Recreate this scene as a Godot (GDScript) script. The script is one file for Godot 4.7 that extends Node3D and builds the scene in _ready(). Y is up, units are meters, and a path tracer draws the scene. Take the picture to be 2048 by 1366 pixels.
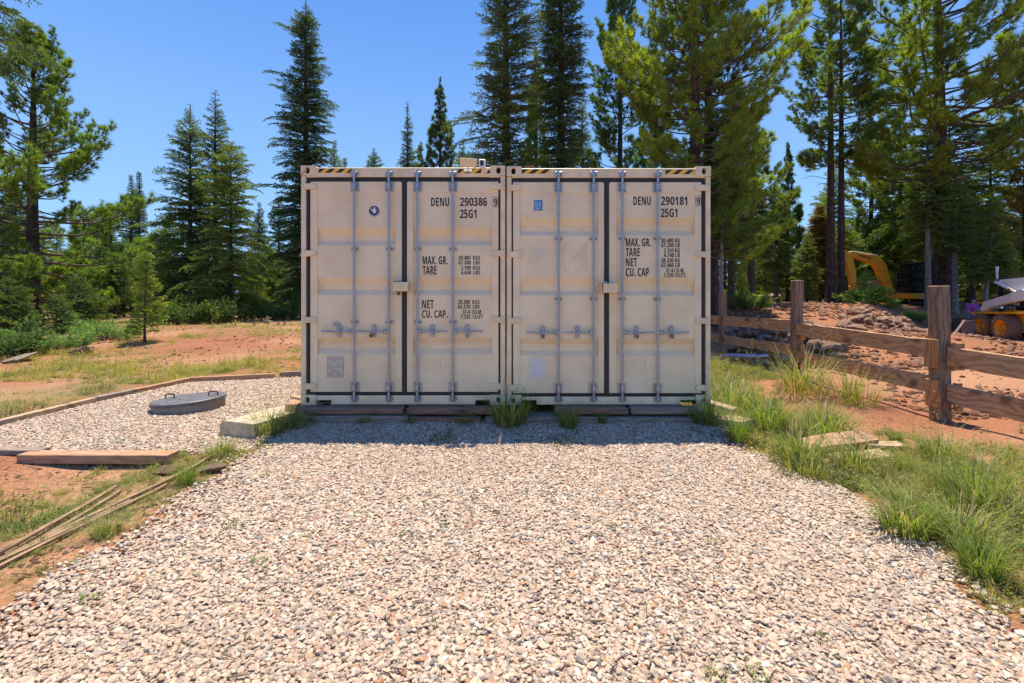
extends Node3D
# Two beige shipping containers on a gravel drive at the edge of a conifer forest.
# World: camera at the origin in plan, 1.5 m above the drive, looking along -z. "d" is the distance ahead (-z).

const F := 960.0
const CX := 1024.0
const HY := 600.0
const EYE := 1.5
const FRONT := 5.73
const K := FRONT / F

var rng := RandomNumberGenerator.new()
var nz := FastNoiseLite.new()
var nz2 := FastNoiseLite.new()
var M := {}
var used := {}
var BR := {}


class MB:
	var v := PackedVector3Array()
	var n := PackedVector3Array()
	var uv := PackedVector2Array()
	var c := PackedColorArray()
	var idx := PackedInt32Array()
	var xf := Transform3D()
	var col := Color.WHITE
	var uvo := Vector2.ZERO

	func tri(a: Vector3, b: Vector3, d: Vector3, out: Vector3) -> void:
		var nn := (b - a).cross(d - a)
		if nn.dot(out) < 0.0:
			var t := b
			b = d
			d = t
			nn = -nn
		nn = nn.normalized()
		var i := v.size()
		for p in [a, b, d]:
			v.append(xf * p)
			n.append(xf.basis * nn)
			uv.append(Vector2(p.x, p.y) + uvo)
			c.append(col)
		idx.append(i)
		idx.append(i + 2)
		idx.append(i + 1)

	func quad(a: Vector3, b: Vector3, d: Vector3, e: Vector3, out: Vector3, along := -1) -> void:
		var nn := (b - a).cross(d - a)
		if nn.length_squared() < 1e-14:
			nn = (d - a).cross(e - a)
		if nn.dot(out) < 0.0:
			var t := b
			b = e
			e = t
			nn = -nn
		nn = nn.normalized()
		var i := v.size()
		var an := nn.abs()
		for p in [a, b, d, e]:
			v.append(xf * p)
			n.append(xf.basis * nn)
			var q: Vector2
			if along < 0:
				q = Vector2(p.x, p.y) if an.z > 0.6 else (Vector2(p.x, p.z) if an.y > 0.6 else Vector2(p.z, p.y))
			else:
				var o1 := (along + 1) % 3
				var o2 := (along + 2) % 3
				q = Vector2(p[along], p[o2] if an[o1] > an[o2] else p[o1])
			uv.append(q + uvo)
			c.append(col)
		for k in [0, 2, 1, 0, 3, 2]:
			idx.append(i + k)

	func box(ce: Vector3, size: Vector3, b := 0.0, along := -1) -> void:
		var h := size * 0.5
		if b <= 0.0:
			for a in 3:
				var o1 := (a + 1) % 3
				var o2 := (a + 2) % 3
				for s in [-1.0, 1.0]:
					var q := []
					for k in [[-1, -1], [1, -1], [1, 1], [-1, 1]]:
						var p := Vector3.ZERO
						p[a] = s * h[a]
						p[o1] = k[0] * h[o1]
						p[o2] = k[1] * h[o2]
						q.append(ce + p)
					var o := Vector3.ZERO
					o[a] = s
					quad(q[0], q[1], q[2], q[3], o, along)
			return
		b = minf(b, minf(h.x, minf(h.y, h.z)) * 0.9)
		var g := h - Vector3(b, b, b)
		for a in 3:
			var o1 := (a + 1) % 3
			var o2 := (a + 2) % 3
			for s in [-1.0, 1.0]:
				var q := []
				for k in [[-1, -1], [1, -1], [1, 1], [-1, 1]]:
					var p := Vector3.ZERO
					p[a] = s * h[a]
					p[o1] = k[0] * g[o1]
					p[o2] = k[1] * g[o2]
					q.append(ce + p)
				var o := Vector3.ZERO
				o[a] = s
				quad(q[0], q[1], q[2], q[3], o, along)
			for s1 in [-1.0, 1.0]:
				for s2 in [-1.0, 1.0]:
					var q := []
					for k in [[0, -1.0], [0, 1.0], [1, 1.0], [1, -1.0]]:
						var p := Vector3.ZERO
						p[a] = k[1] * g[a]
						p[o1] = s1 * (h[o1] if k[0] == 0 else g[o1])
						p[o2] = s2 * (g[o2] if k[0] == 0 else h[o2])
						q.append(ce + p)
					var o := Vector3.ZERO
					o[o1] = s1
					o[o2] = s2
					quad(q[0], q[1], q[2], q[3], o, along)
		for sx in [-1.0, 1.0]:
			for sy in [-1.0, 1.0]:
				for sz in [-1.0, 1.0]:
					tri(ce + Vector3(sx * h.x, sy * g.y, sz * g.z), ce + Vector3(sx * g.x, sy * h.y, sz * g.z), ce + Vector3(sx * g.x, sy * g.y, sz * h.z), Vector3(sx, sy, sz))

	# smooth tube along points
	func tube(pts: Array, radii: Array, sides := 8, cap := true, vscale := 1.0) -> void:
		var base := v.size()
		var up := Vector3(0.123, 0.95, 0.31).normalized()
		var t0: Vector3 = (pts[1] - pts[0]).normalized()
		if absf(t0.dot(up)) > 0.9:
			up = Vector3(1, 0.05, 0.1).normalized()
		var run := 0.0
		for i in pts.size():
			var t: Vector3
			if i == 0:
				t = t0
			elif i == pts.size() - 1:
				t = (pts[i] - pts[i - 1]).normalized()
			else:
				t = (pts[i + 1] - pts[i - 1]).normalized()
			if i > 0:
				run += (pts[i] - pts[i - 1]).length()
			var s := (up - t * up.dot(t)).normalized()
			up = s
			var b := t.cross(s)
			for k in sides + 1:
				var a := TAU * k / sides
				var nn := s * cos(a) + b * sin(a)
				v.append(xf * (pts[i] + nn * radii[i]))
				n.append((xf.basis * nn).normalized())
				uv.append(Vector2(run * vscale, float(k) / sides) + uvo)
				c.append(col)
		for i in pts.size() - 1:
			for k in sides:
				var q := base + i * (sides + 1) + k
				var w := q + sides + 1
				for x in [q, w, q + 1, q + 1, w, w + 1]:
					idx.append(x)
		orient(idx.size() - (pts.size() - 1) * sides * 6)
		if cap:
			for e in [0, pts.size() - 1]:
				if radii[e] < 0.002:
					continue
				var o: Vector3 = (pts[0] - pts[1]) if e == 0 else (pts[e] - pts[e - 1])
				for k in sides:
					var q: int = base + e * (sides + 1) + k
					var keep := xf
					var p1: Vector3 = v[q]
					var p2: Vector3 = v[q + 1]
					xf = Transform3D()
					tri(p1, p2, keep * pts[e], keep.basis * o)
					xf = keep

	# makes the triangles from index FROM on clockwise as seen from where their normals point
	func orient(from: int) -> void:
		for i in range(from, idx.size(), 3):
			var a := v[idx[i]]
			var cr := (v[idx[i + 1]] - a).cross(v[idx[i + 2]] - a)
			if cr.length_squared() < 1e-16:
				continue
			if cr.dot(n[idx[i]] + n[idx[i + 1]] + n[idx[i + 2]]) > 0.0:
				var t := idx[i + 1]
				idx[i + 1] = idx[i + 2]
				idx[i + 2] = t

	# profile: array of Vector2(radius, y) turned about the y axis of xf
	func lathe(prof: Array, sides := 24, sharp := true) -> void:
		for i in prof.size() - 1:
			var a: Vector2 = prof[i]
			var b: Vector2 = prof[i + 1]
			var e := (b - a)
			if e.length() < 1e-6:
				continue
			var nr := Vector2(-e.y, e.x).normalized()
			var base := v.size()
			for k in sides + 1:
				var th := TAU * k / sides
				var dirn := Vector3(cos(th), 0, sin(th))
				var nn := dirn * nr.x + Vector3(0, nr.y, 0)
				for p in [a, b]:
					v.append(xf * (dirn * p.x + Vector3(0, p.y, 0)))
					n.append((xf.basis * nn).normalized())
					uv.append(Vector2(th / TAU, p.y) + uvo)
					c.append(col)
			for k in sides:
				var q := base + k * 2
				for x in [q, q + 1, q + 2, q + 1, q + 3, q + 2]:
					idx.append(x)
			orient(idx.size() - sides * 6)

	# a small turned boss whose axis points along +z
	func lathe_at(ce: Vector3, prof: Array, sides := 8) -> void:
		var keep := xf
		xf = xf * Transform3D(Basis(Vector3.RIGHT, PI / 2), ce)
		lathe(prof, sides)
		xf = keep

	# extrude a flat outline (in x, y) from z0 to z1
	func prism(outline: PackedVector2Array, z0: float, z1: float) -> void:
		var t := Geometry2D.triangulate_polygon(outline)
		for i in range(0, t.size(), 3):
			for zz in [z0, z1]:
				tri(Vector3(outline[t[i]].x, outline[t[i]].y, zz), Vector3(outline[t[i + 1]].x, outline[t[i + 1]].y, zz), Vector3(outline[t[i + 2]].x, outline[t[i + 2]].y, zz), Vector3(0, 0, zz - (z0 + z1) * 0.5))
		var area := 0.0
		for i in outline.size():
			var p := outline[i]
			var q := outline[(i + 1) % outline.size()]
			area += p.x * q.y - q.x * p.y
		for i in outline.size():
			var p := outline[i]
			var q := outline[(i + 1) % outline.size()]
			var o := Vector3(q.y - p.y, p.x - q.x, 0) * signf(area)
			quad(Vector3(p.x, p.y, z0), Vector3(q.x, q.y, z0), Vector3(q.x, q.y, z1), Vector3(p.x, p.y, z1), o)

	# one bare triangle for foliage
	func leaf(a: Vector3, b: Vector3, d: Vector3) -> void:
		var i := v.size()
		v.append(xf * a)
		v.append(xf * b)
		v.append(xf * d)
		var nn := (xf.basis * (d - a).cross(b - a)).normalized()
		for k in 3:
			c.append(col)
			n.append(nn)
		idx.append(i)
		idx.append(i + 1)
		idx.append(i + 2)

	# turns the normals of a closed shape round the origin outwards
	func orient_out() -> void:
		for i in range(0, idx.size(), 3):
			var ce := v[idx[i]] + v[idx[i + 1]] + v[idx[i + 2]]
			if n[idx[i]].dot(ce) < 0.0:
				for k in 3:
					n[idx[i + k]] = -n[idx[i + k]]
		orient(0)

	func arrays() -> Array:
		var a := []
		a.resize(Mesh.ARRAY_MAX)
		a[Mesh.ARRAY_VERTEX] = v
		if n.size() == v.size():
			a[Mesh.ARRAY_NORMAL] = n
		if uv.size() == v.size():
			a[Mesh.ARRAY_TEX_UV] = uv
		a[Mesh.ARRAY_COLOR] = c
		a[Mesh.ARRAY_INDEX] = idx
		return a

	func mesh(mat: Material, into: ArrayMesh = null) -> ArrayMesh:
		var m := into if into else ArrayMesh.new()
		m.add_surface_from_arrays(Mesh.PRIMITIVE_TRIANGLES, arrays())
		m.surface_set_material(m.get_surface_count() - 1, mat)
		return m


# ------------------------------------------------------------------ naming
func numbered(called: String) -> String:
	if not used.has(called):
		used[called] = 0
		return called
	used[called] += 1
	return "%s_%03d" % [called, used[called]]


func tag(o: Node, label: String, category := "", group := "", kind := "") -> Node:
	if label:
		o.set_meta("label", label)
	if category:
		o.set_meta("category", category)
	if group:
		o.set_meta("group", group)
	if kind:
		o.set_meta("kind", kind)
	return o


func thing(called: String, label: String, category: String, at := Vector3.ZERO, turn := 0.0, group := "") -> Node3D:
	var o := Node3D.new()
	o.name = numbered(called)
	add_child(o)
	o.position = at
	o.rotation.y = turn
	tag(o, label, category, group)
	return o


func part(called: String, m: Mesh, parent: Node, mat: Material = null) -> MeshInstance3D:
	var o := MeshInstance3D.new()
	o.mesh = m
	if mat:
		o.material_override = mat
	if parent == self:
		o.name = numbered(called)
		add_child(o)
	else:
		var nm := called
		var i := 0
		while parent.has_node(NodePath(nm)):
			i += 1
			nm = "%s_%03d" % [called, i]
		o.name = nm
		parent.add_child(o, true)
	return o


func built(called: String, mb: MB, mat: Material, parent: Node) -> MeshInstance3D:
	return part(called, mb.mesh(mat), parent)


func scatter(called: String, m: Mesh, where: Array, tint: Array, parent: Node) -> MultiMeshInstance3D:
	var mm := MultiMesh.new()
	mm.transform_format = MultiMesh.TRANSFORM_3D
	mm.use_colors = true
	mm.mesh = m
	mm.instance_count = where.size()
	for i in where.size():
		mm.set_instance_transform(i, where[i])
		mm.set_instance_color(i, tint[i])
	var o := MultiMeshInstance3D.new()
	o.multimesh = mm
	var nm := called
	var i := 0
	while parent.has_node(NodePath(nm)):
		i += 1
		nm = "%s_%03d" % [called, i]
	o.name = nm
	parent.add_child(o, true)
	o.set_meta("kind", "stuff")
	return o


func R(a: float, b: float) -> float:
	return rng.randf_range(a, b)


# ------------------------------------------------------------------ terrain
func ss(a: float, b: float, x: float) -> float:
	return smoothstep(a, b, x)


func ground_y(x: float, z: float) -> float:
	var d := -z
	var u := x / maxf(d, 1.0)
	var early := 0.13 * ss(7.5, 10.0, d) + 1.2 * ss(11.0, 20.0, d)
	var late := 0.12 * ss(7.5, 10.0, d) + 1.15 * ss(17.5, 26.0, d)
	var right := lerpf(early, late, ss(0.72, 0.9, u))
	var left := 0.42 * ss(10.5, 18.0, d)
	var h := lerpf(left, right, ss(0.2, 0.42, u)) if d > 1.0 else 0.0
	# worked earth beyond the fence
	h += 0.42 * exp(-(pow((x - 12.0) / 1.9, 2) + pow((d - 13.2) / 1.3, 2)))
	h += 0.15 * exp(-(pow((x - 8.6) / 1.6, 2) + pow((d - 14.2) / 0.9, 2)))
	h -= 0.22 * exp(-(pow((x - 7.2) / 1.3, 2) + pow((d - 11.3) / 1.4, 2)))
	# small hump of soil by the fence
	h += 0.22 * exp(-(pow((x - 4.45) / 0.45, 2) + pow((d - 7.7) / 0.6, 2)))
	# bank on the left between the two gravel beds
	h -= 0.10 * exp(-pow((x + 3.9) / 0.9, 2)) * ss(4.7, 4.2, d)
	# the gravel is banked up a little towards the containers
	h += 0.075 * ss(4.7, 5.6, d) * ss(-3.0, -2.5, x) * ss(2.9, 2.4, x) * ss(12.5, 11.8, d)
	# faint wheel ruts
	h -= 0.022 * (exp(-pow((x - 0.85) / 0.3, 2)) + exp(-pow((x + 0.85) / 0.3, 2))) * ss(5.6, 4.6, d)
	var flat := maxf(drive_mask(x, d), tank_mask(x, d))
	var rough := nz.get_noise_2d(x * 9.0, z * 9.0) * 0.035 + nz.get_noise_2d(x * 1.7, z * 1.7) * 0.16 * ss(6.0, 20.0, d + absf(x) * 0.4)
	rough += nz.get_noise_2d(x * 24.0, z * 24.0) * 0.022 * ss(0.3, 0.5, u) * ss(8.0, 11.0, d)
	return h + rough * (1.0 - flat)


func drive_mask(x: float, d: float) -> float:
	var wob := nz2.get_noise_1d(d * 14.0) * 0.12
	return ss(-2.62, -2.42, x + wob) * ss(2.45, 2.25, x - 0.36 * exp(-pow((d - 3.55) / 0.55, 2)) + nz2.get_noise_1d(d * 14.0 + 300.0) * 0.28 + nz2.get_noise_1d(d * 50.0 + 700.0) * 0.1) * ss(5.9, 5.7, d)


func tank_mask(x: float, d: float) -> float:
	var back := 8.72 + (x + 5.84) * 0.3
	return ss(-6.08, -5.98, x) * ss(-2.5, -2.7, x) * ss(4.62, 4.78, d + nz2.get_noise_1d(x * 20.0) * 0.1 * ss(-3.3, -2.9, x)) * ss(back, back - 0.1, d)


func meadow(x: float, d: float) -> float:
	# how thickly grass grows at a place, 0 to 1
	var p := nz2.get_noise_2d(x * 5.0, d * 5.0) * 0.5 + nz2.get_noise_2d(x * 17.0 + 90.0, d * 17.0) * 0.35
	var w := 0.0
	if x > 2.2 and x < 5.6 and d < 10.5:
		w = 0.47 + p * 1.9
		w -= 0.7 * exp(-(pow((x - 3.2) / 0.55, 2) + pow((d - 4.6) / 0.32, 2)))
		w -= 1.1 * exp(-(pow((x - 4.5) / 0.55, 2) + pow((d - 7.4) / 0.8, 2)))
		w -= 0.75 * ss(4.5, 5.4, x) * ss(4.2, 5.4, d)
		w *= ss(2.2, 2.55, x)
	elif x > 5.6 and d < 5.2:
		w = 0.6 + p
	elif x < -2.35 and x > -3.3 and d < 5.4:
		w = 0.30 + p * 1.5 + 0.35 * ss(4.0, 4.5, d) - 0.25 * ss(-3.0, -2.7, x) * ss(3.8, 3.4, d)
	elif x <= -3.3 and d < 4.5:
		w = 0.02 + p * 1.1 + 0.62 * exp(-pow((d - 3.05 - 0.2 * (x + 4.5)) / 0.42, 2)) + 0.35 * exp(-(pow((x + 3.4) / 0.35, 2) + pow((d - 4.0) / 0.3, 2)))
	elif x < -1.5 and d > 8.0:
		w = 0.40 + p * 1.6 - 0.45 * exp(-pow((d - 14.0) / 1.6, 2)) - 0.35 * ss(24.0, 30.0, d)
	elif x <= -6.0:
		w = 0.45 + p * 1.4
	elif d > 10.0 and x > 4.0:
		w = -0.12 + p * 0.6
	var flat := maxf(drive_mask(x, d), tank_mask(x, d))
	if d < 4.7 and x < -2.5 and x > -3.3:
		w *= 0.6 if x > -3.15 else 0.9
	return clampf(w, 0.0, 1.0) * (1.0 - flat)


func G(x: float, z: float, up := 0.0) -> Vector3:
	return Vector3(x, ground_y(x, z) + up, z)


# a place on the ground at distance d in the direction where the photograph shows it at column px
func W(px: float, d: float, up := 0.0) -> Vector3:
	return G((px - CX) * d / F, -d, up)


func H(py: float, d: float) -> float:
	return EYE - (py - HY) * d / F


# ------------------------------------------------------------------ materials
func std(name_: String, col: Color, rough := 0.8, metal := 0.0) -> StandardMaterial3D:
	var m := StandardMaterial3D.new()
	m.resource_name = name_
	m.albedo_color = col.linear_to_srgb()
	m.roughness = rough
	m.metallic = metal
	return m


func vcol(name_: String, rough := 0.9) -> StandardMaterial3D:
	var m := std(name_, Color.WHITE, rough)
	m.vertex_color_use_as_albedo = true
	return m


func noise_tex(freq: float, oct: int, lo: float, hi: float, seed_: int, size := 512, kind := FastNoiseLite.TYPE_SIMPLEX_SMOOTH) -> NoiseTexture2D:
	var f := FastNoiseLite.new()
	f.seed = seed_
	f.noise_type = kind
	f.frequency = freq
	f.fractal_octaves = oct
	var t := NoiseTexture2D.new()
	t.width = size
	t.height = size
	t.seamless = true
	t.noise = f
	var g := Gradient.new()
	g.set_color(0, Color(lo, lo, lo))
	g.set_color(1, Color(hi, hi, hi))
	t.color_ramp = g
	return t


func tri_tex(m: StandardMaterial3D, t: Texture2D, scale: float, world := false) -> void:
	m.albedo_texture = t
	m.uv1_triplanar = true
	m.uv1_world_triplanar = world
	m.uv1_scale = Vector3.ONE * scale


func bump(m: StandardMaterial3D, t: Texture2D, cm: float) -> void:
	m.heightmap_enabled = true
	m.heightmap_texture = t
	m.heightmap_scale = cm


func wood_tex(seed_: int, light: Color, dark: Color, knots: int, grey := 0.0) -> ImageTexture:
	var w := 512
	var h := 128
	var im := Image.create(w, h, false, Image.FORMAT_RGB8)
	var f := FastNoiseLite.new()
	f.seed = seed_
	f.frequency = 1.0
	var r := RandomNumberGenerator.new()
	r.seed = seed_ * 77 + 5
	var kn := []
	for i in knots:
		kn.append(Vector3(r.randf(), r.randf_range(0.15, 0.85), r.randf_range(0.6, 1.3)))
	for y in h:
		for x in w:
			var u := float(x) / w
			var q := float(y) / h
			var warp := f.get_noise_2d(u * 2.6, q * 1.6) * 0.5 + f.get_noise_2d(u * 9.0 + 40.0, q * 3.0) * 0.06
			var kd := 0.0
			for k in kn:
				var dx: float = (u - k.x) * 22.0 / k.z
				var dy: float = (q - k.y) * 5.5 / k.z
				var rr := dx * dx + dy * dy
				warp += 0.32 * exp(-rr * 0.5) * signf(dy)
				kd += exp(-rr * 5.0)
			var ring := sin((q * 2.2 + warp) * TAU * 3.4)
			ring = pow(0.5 + 0.5 * ring, 2.0)
			var fine := f.get_noise_2d(u * 14.0, q * 90.0) * 0.5 + 0.5
			var t := clampf(0.55 * ring + 0.45 * fine - 0.12, 0.0, 1.0)
			var cc := light.lerp(dark, t)
			var wash := clampf(f.get_noise_2d(u * 3.0 + 9.0, q * 2.0 + 4.0) + 0.35, 0.0, 1.0) * grey
			var lum := cc.get_luminance()
			cc = cc.lerp(Color(lum * 1.04, lum * 0.99, lum * 0.93), wash)
			cc = cc.lerp(dark * 0.6, clampf(kd, 0.0, 0.6))
			im.set_pixel(x, y, cc)
	return ImageTexture.create_from_image(im)


func wood(name_: String, seed_: int, light: Color, dark: Color, knots := 5, grey := 0.3) -> StandardMaterial3D:
	var m := std(name_, Color.WHITE, 0.85)
	var t := wood_tex(seed_, light, dark, knots, grey)
	m.albedo_texture = t
	m.uv1_scale = Vector3(0.36, 1.9, 1)
	bump(m, t, 0.35)
	return m


# chalky paint: soft mottling, a few scratches, rust freckles and faint runs
func paint_tex(seed_: int, low: float) -> ImageTexture:
	var n := 512
	var im := Image.create(n, n, false, Image.FORMAT_RGB8)
	var f := FastNoiseLite.new()
	f.seed = seed_
	f.frequency = 0.006
	f.fractal_octaves = 5
	var soft := f.get_seamless_image(n, n)
	f.seed = seed_ + 1
	f.frequency = 0.03
	var fine := f.get_seamless_image(n, n)
	var r := RandomNumberGenerator.new()
	r.seed = seed_ * 31 + 7
	for y in n:
		for x in n:
			var m := soft.get_pixel(x, y).r
			var v := clampf(lerpf(low, 1.0, clampf(m * 1.5 - 0.1, 0.0, 1.0)) - 0.035 * fine.get_pixel(x, y).r, 0.0, 1.0)
			im.set_pixel(x, y, Color(v, v * lerpf(0.985, 1.0, m), v * lerpf(0.965, 1.0, m)))
	for i in 46:
		var x := r.randi_range(4, n - 5)
		var y := r.randi_range(4, n - 5)
		var c := Color(0.62, 0.36, 0.22) if i % 2 else Color(0.72, 0.66, 0.6)
		var ln := r.randi_range(1, 3) if i % 5 else r.randi_range(8, 30)
		var dx := r.randf_range(-0.4, 0.4) if i % 5 else r.randf_range(-1.0, 1.0)
		for k in ln:
			var q := Vector2i(posmod(x + int(dx * k), n), posmod(y + k, n))
			im.set_pixelv(q, im.get_pixelv(q) * c.lerp(Color.WHITE, 0.25 + 0.6 * k / ln))
	return ImageTexture.create_from_image(im)


func make_materials() -> void:
	var mott := paint_tex(3, 0.95)
	var grit := noise_tex(0.09, 3, 0.0, 1.0, 8, 256)
	var p := std("beige_paint", Color(0.90, 0.71, 0.45), 0.42)
	tri_tex(p, mott, 0.45)
	M.paint = p
	var p2 := std("beige_paint_frame", Color(0.90, 0.71, 0.45), 0.48)
	tri_tex(p2, paint_tex(17, 0.9), 0.8)
	M.paint_worn = p2
	M.rubber = std("black_rubber", Color(0.018, 0.017, 0.018), 0.55)
	M.hole = std("dark_inside", Color(0.02, 0.017, 0.014), 0.9)
	var g := std("galvanised_steel", Color(0.55, 0.57, 0.6), 0.42, 0.75)
	tri_tex(g, noise_tex(0.05, 3, 0.7, 1.0, 21, 256), 3.0)
	M.steel = g
	var gd := std("dull_steel", Color(0.30, 0.31, 0.33), 0.5, 0.6)
	M.steel_dark = gd
	M.brass = std("old_brass", Color(0.16, 0.12, 0.07), 0.45, 0.5)
	M.letter = std("black_lettering", Color(0.012, 0.011, 0.015), 0.6)
	M.black = std("black_print", Color(0.02, 0.02, 0.022), 0.55)
	M.yellow_print = std("yellow_print", Color(0.95, 0.52, 0.01), 0.5)
	M.white = std("white_plastic", Color(0.78, 0.74, 0.66), 0.45)
	M.cream = std("cream_plastic", Color(0.78, 0.62, 0.4), 0.5)
	M.glass_dark = std("dark_glass", Color(0.015, 0.018, 0.03), 0.12)
	M.orange = std("orange_cable", Color(0.62, 0.12, 0.035), 0.5)
	M.navy = std("navy_print", Color(0.015, 0.018, 0.045), 0.5)
	M.sticker_white = std("white_print", Color(0.7, 0.7, 0.72), 0.5)
	M.sticker_blue = std("blue_print", Color(0.02, 0.19, 0.42), 0.45)
	M.plate = std("steel_plate", Color(0.62, 0.52, 0.42), 0.5, 0.1)
	M.plate_print = std("plate_print", Color(0.16, 0.12, 0.1), 0.6)
	M.residue = std("sticker_residue", Color(0.66, 0.6, 0.54), 0.5)
	M.ghost = std("faded_print", Color(0.70, 0.575, 0.41), 0.5)
	M.rust = std("rusty_steel", Color(0.14, 0.055, 0.025), 0.9)
	M.rail = [
		wood("fence_rail_wood", 31, Color(0.82, 0.64, 0.45), Color(0.57, 0.40, 0.26), 6, 0.3),
		wood("fence_rail_wood_worn", 32, Color(0.79, 0.62, 0.45), Color(0.53, 0.38, 0.26), 4, 0.4)]
	M.post = wood("fence_post_wood", 33, Color(0.62, 0.48, 0.36), Color(0.40, 0.28, 0.20), 3, 0.6)
	M.cleat = wood("cleat_wood", 34, Color(0.76, 0.55, 0.35), Color(0.56, 0.37, 0.21), 2, 0.1)
	M.tie = wood("landscape_tie_wood", 35, Color(0.60, 0.43, 0.35), Color(0.40, 0.27, 0.22), 4, 0.4)
	M.plank = wood("pale_plank_wood", 36, Color(0.73, 0.62, 0.49), Color(0.55, 0.44, 0.33), 3, 0.4)
	M.brown_plank = wood("brown_plank_wood", 37, Color(0.72, 0.55, 0.41), Color(0.55, 0.39, 0.27), 3, 0.3)
	M.grey_plank = wood("grey_plank_wood", 38, Color(0.60, 0.52, 0.45), Color(0.42, 0.35, 0.30), 3, 0.5)
	var co := std("pale_concrete", Color(0.68, 0.54, 0.38), 0.9)
	tri_tex(co, noise_tex(0.014, 5, 0.74, 1.0, 41), 1.1)
	bump(co, grit, 0.25)
	M.concrete = co
	var gr := vcol("soil", 1.0)
	tri_tex(gr, noise_tex(0.03, 7, 0.66, 1.0, 51, 1024), 0.6, true)
	bump(gr, noise_tex(0.035, 6, 0.0, 1.0, 52, 1024), 2.6)
	M.soil = gr
	var gb := std("gravel_fines", Color(0.40, 0.31, 0.235), 1.0)
	tri_tex(gb, noise_tex(0.06, 5, 0.4, 1.0, 53), 1.2, true)
	bump(gb, grit, 1.0)
	M.fines = gb
	var stn := vcol("gravel_stone", 0.75)
	tri_tex(stn, noise_tex(0.03, 3, 0.78, 1.0, 54, 256), 9.0)
	M.stone = stn
	var rk := vcol("rock", 0.9)
	tri_tex(rk, noise_tex(0.03, 5, 0.6, 1.0, 55, 256), 2.0)
	bump(rk, grit, 1.2)
	M.rock = rk
	var ne := vcol("needles", 0.55)
	ne.backlight_enabled = true
	ne.backlight = Color(0.95, 1.0, 0.42)
	M.needles = ne
	var gs := vcol("grass_blades", 0.6)
	gs.backlight_enabled = true
	gs.backlight = Color(0.9, 1.0, 0.4)
	M.grass = gs
	M.twig = std("twig_bark", Color(0.105, 0.075, 0.055), 0.95)
	var bark := std("pine_bark", Color(0.155, 0.095, 0.07), 0.95)
	var bt := noise_tex(0.03, 4, 0.35, 1.0, 61, 256, FastNoiseLite.TYPE_CELLULAR)
	bark.albedo_texture = bt
	bark.uv1_scale = Vector3(0.55, 2.0, 1)
	bump(bark, bt, 3.5)
	M.bark = bark
	var bark2 := std("fir_bark", Color(0.14, 0.115, 0.095), 0.95)
	bark2.albedo_texture = bt
	bark2.uv1_scale = Vector3(0.9, 2.0, 1)
	bump(bark2, bt, 1.5)
	M.bark_fir = bark2
	var bark3 := std("pale_bark", Color(0.36, 0.32, 0.28), 0.9)
	bark3.albedo_texture = noise_tex(0.02, 4, 0.55, 1.0, 62, 256)
	bark3.uv1_scale = Vector3(0.9, 1.0, 1)
	M.bark_pale = bark3
	var dy := std("machine_yellow", Color(0.88, 0.40, 0.015), 0.45)
	tri_tex(dy, noise_tex(0.02, 5, 0.84, 1.0, 81, 256), 0.9)
	M.digger_yellow = dy
	M.machine_black = std("machine_black", Color(0.022, 0.022, 0.024), 0.5)
	M.machine_black.metallic_specular = 0.15
	M.machine_grey = std("machine_grey_paint", Color(0.60, 0.60, 0.61), 0.45)
	M.track = std("track_steel", Color(0.07, 0.055, 0.045), 0.8, 0.2)
	var ty := std("dusty_tyre", Color(0.30, 0.19, 0.13), 0.95)
	tri_tex(ty, noise_tex(0.05, 4, 0.5, 1.0, 71, 256), 2.5)
	M.tyre = ty
	var pane := std("cab_glass", Color(0.03, 0.04, 0.035), 0.05)
	pane.transparency = BaseMaterial3D.TRANSPARENCY_ALPHA
	pane.albedo_color.a = 0.5
	pane.metallic_specular = 0.12
	M.pane = pane
	M.hydraulic = std("chrome_rod", Color(0.6, 0.6, 0.6), 0.25, 0.9)
	M.dirt_steel = std("soil_stained_steel", Color(0.32, 0.15, 0.07), 0.85)
	var lidm := std("grey_lid_plastic", Color(0.175, 0.17, 0.18), 0.55)
	tri_tex(lidm, noise_tex(0.02, 5, 0.62, 1.0, 72, 256), 1.6)
	M.lid = lidm
	var ris := std("grey_riser_plastic", Color(0.27, 0.235, 0.215), 0.7)
	tri_tex(ris, noise_tex(0.04, 4, 0.75, 1.0, 73, 256), 2.0)
	M.riser = ris
	M.skin = std("skin", Color(0.45, 0.23, 0.15), 0.6)
	M.hair = std("hair", Color(0.03, 0.018, 0.012), 0.8)
	M.shirt = std("purple_cotton", Color(0.34, 0.07, 0.36), 0.9)
	M.shorts = std("grey_cotton", Color(0.23, 0.21, 0.2), 0.9)
	M.shoe = std("dark_shoe", Color(0.05, 0.045, 0.04), 0.8)
	M.straw = wood("weathered_strip_wood", 39, Color(0.64, 0.51, 0.37), Color(0.44, 0.33, 0.23), 1, 0.4)
	M.lavender = std("pale_panel", Color(0.5, 0.47, 0.6), 0.7)


# ------------------------------------------------------------------ containers
func letters(text: String, x0: float, x1: float, y0: float, y1: float, z: float, parent: Node, mat: Material = null, called := "lettering", bold := 700) -> void:
	var f := SystemFont.new()
	f.font_names = PackedStringArray(["Droid Sans"])
	f.font_weight = bold
	var t := TextMesh.new()
	t.text = text
	t.font = f
	t.font_size = 48
	t.pixel_size = 0.01
	t.depth = 0.02
	t.curve_step = 4.0
	t.horizontal_alignment = HORIZONTAL_ALIGNMENT_LEFT
	var b := t.get_aabb()
	var o := part(called, t, parent, mat if mat else M.letter)
	var sx := (x1 - x0) / b.size.x
	var sy := (y1 - y0) / b.size.y
	o.scale = Vector3(sx, sy, 0.1)
	o.position = Vector3(x0 - b.position.x * sx, y0 - b.position.y * sy, z - b.position.z * 0.1)


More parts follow.
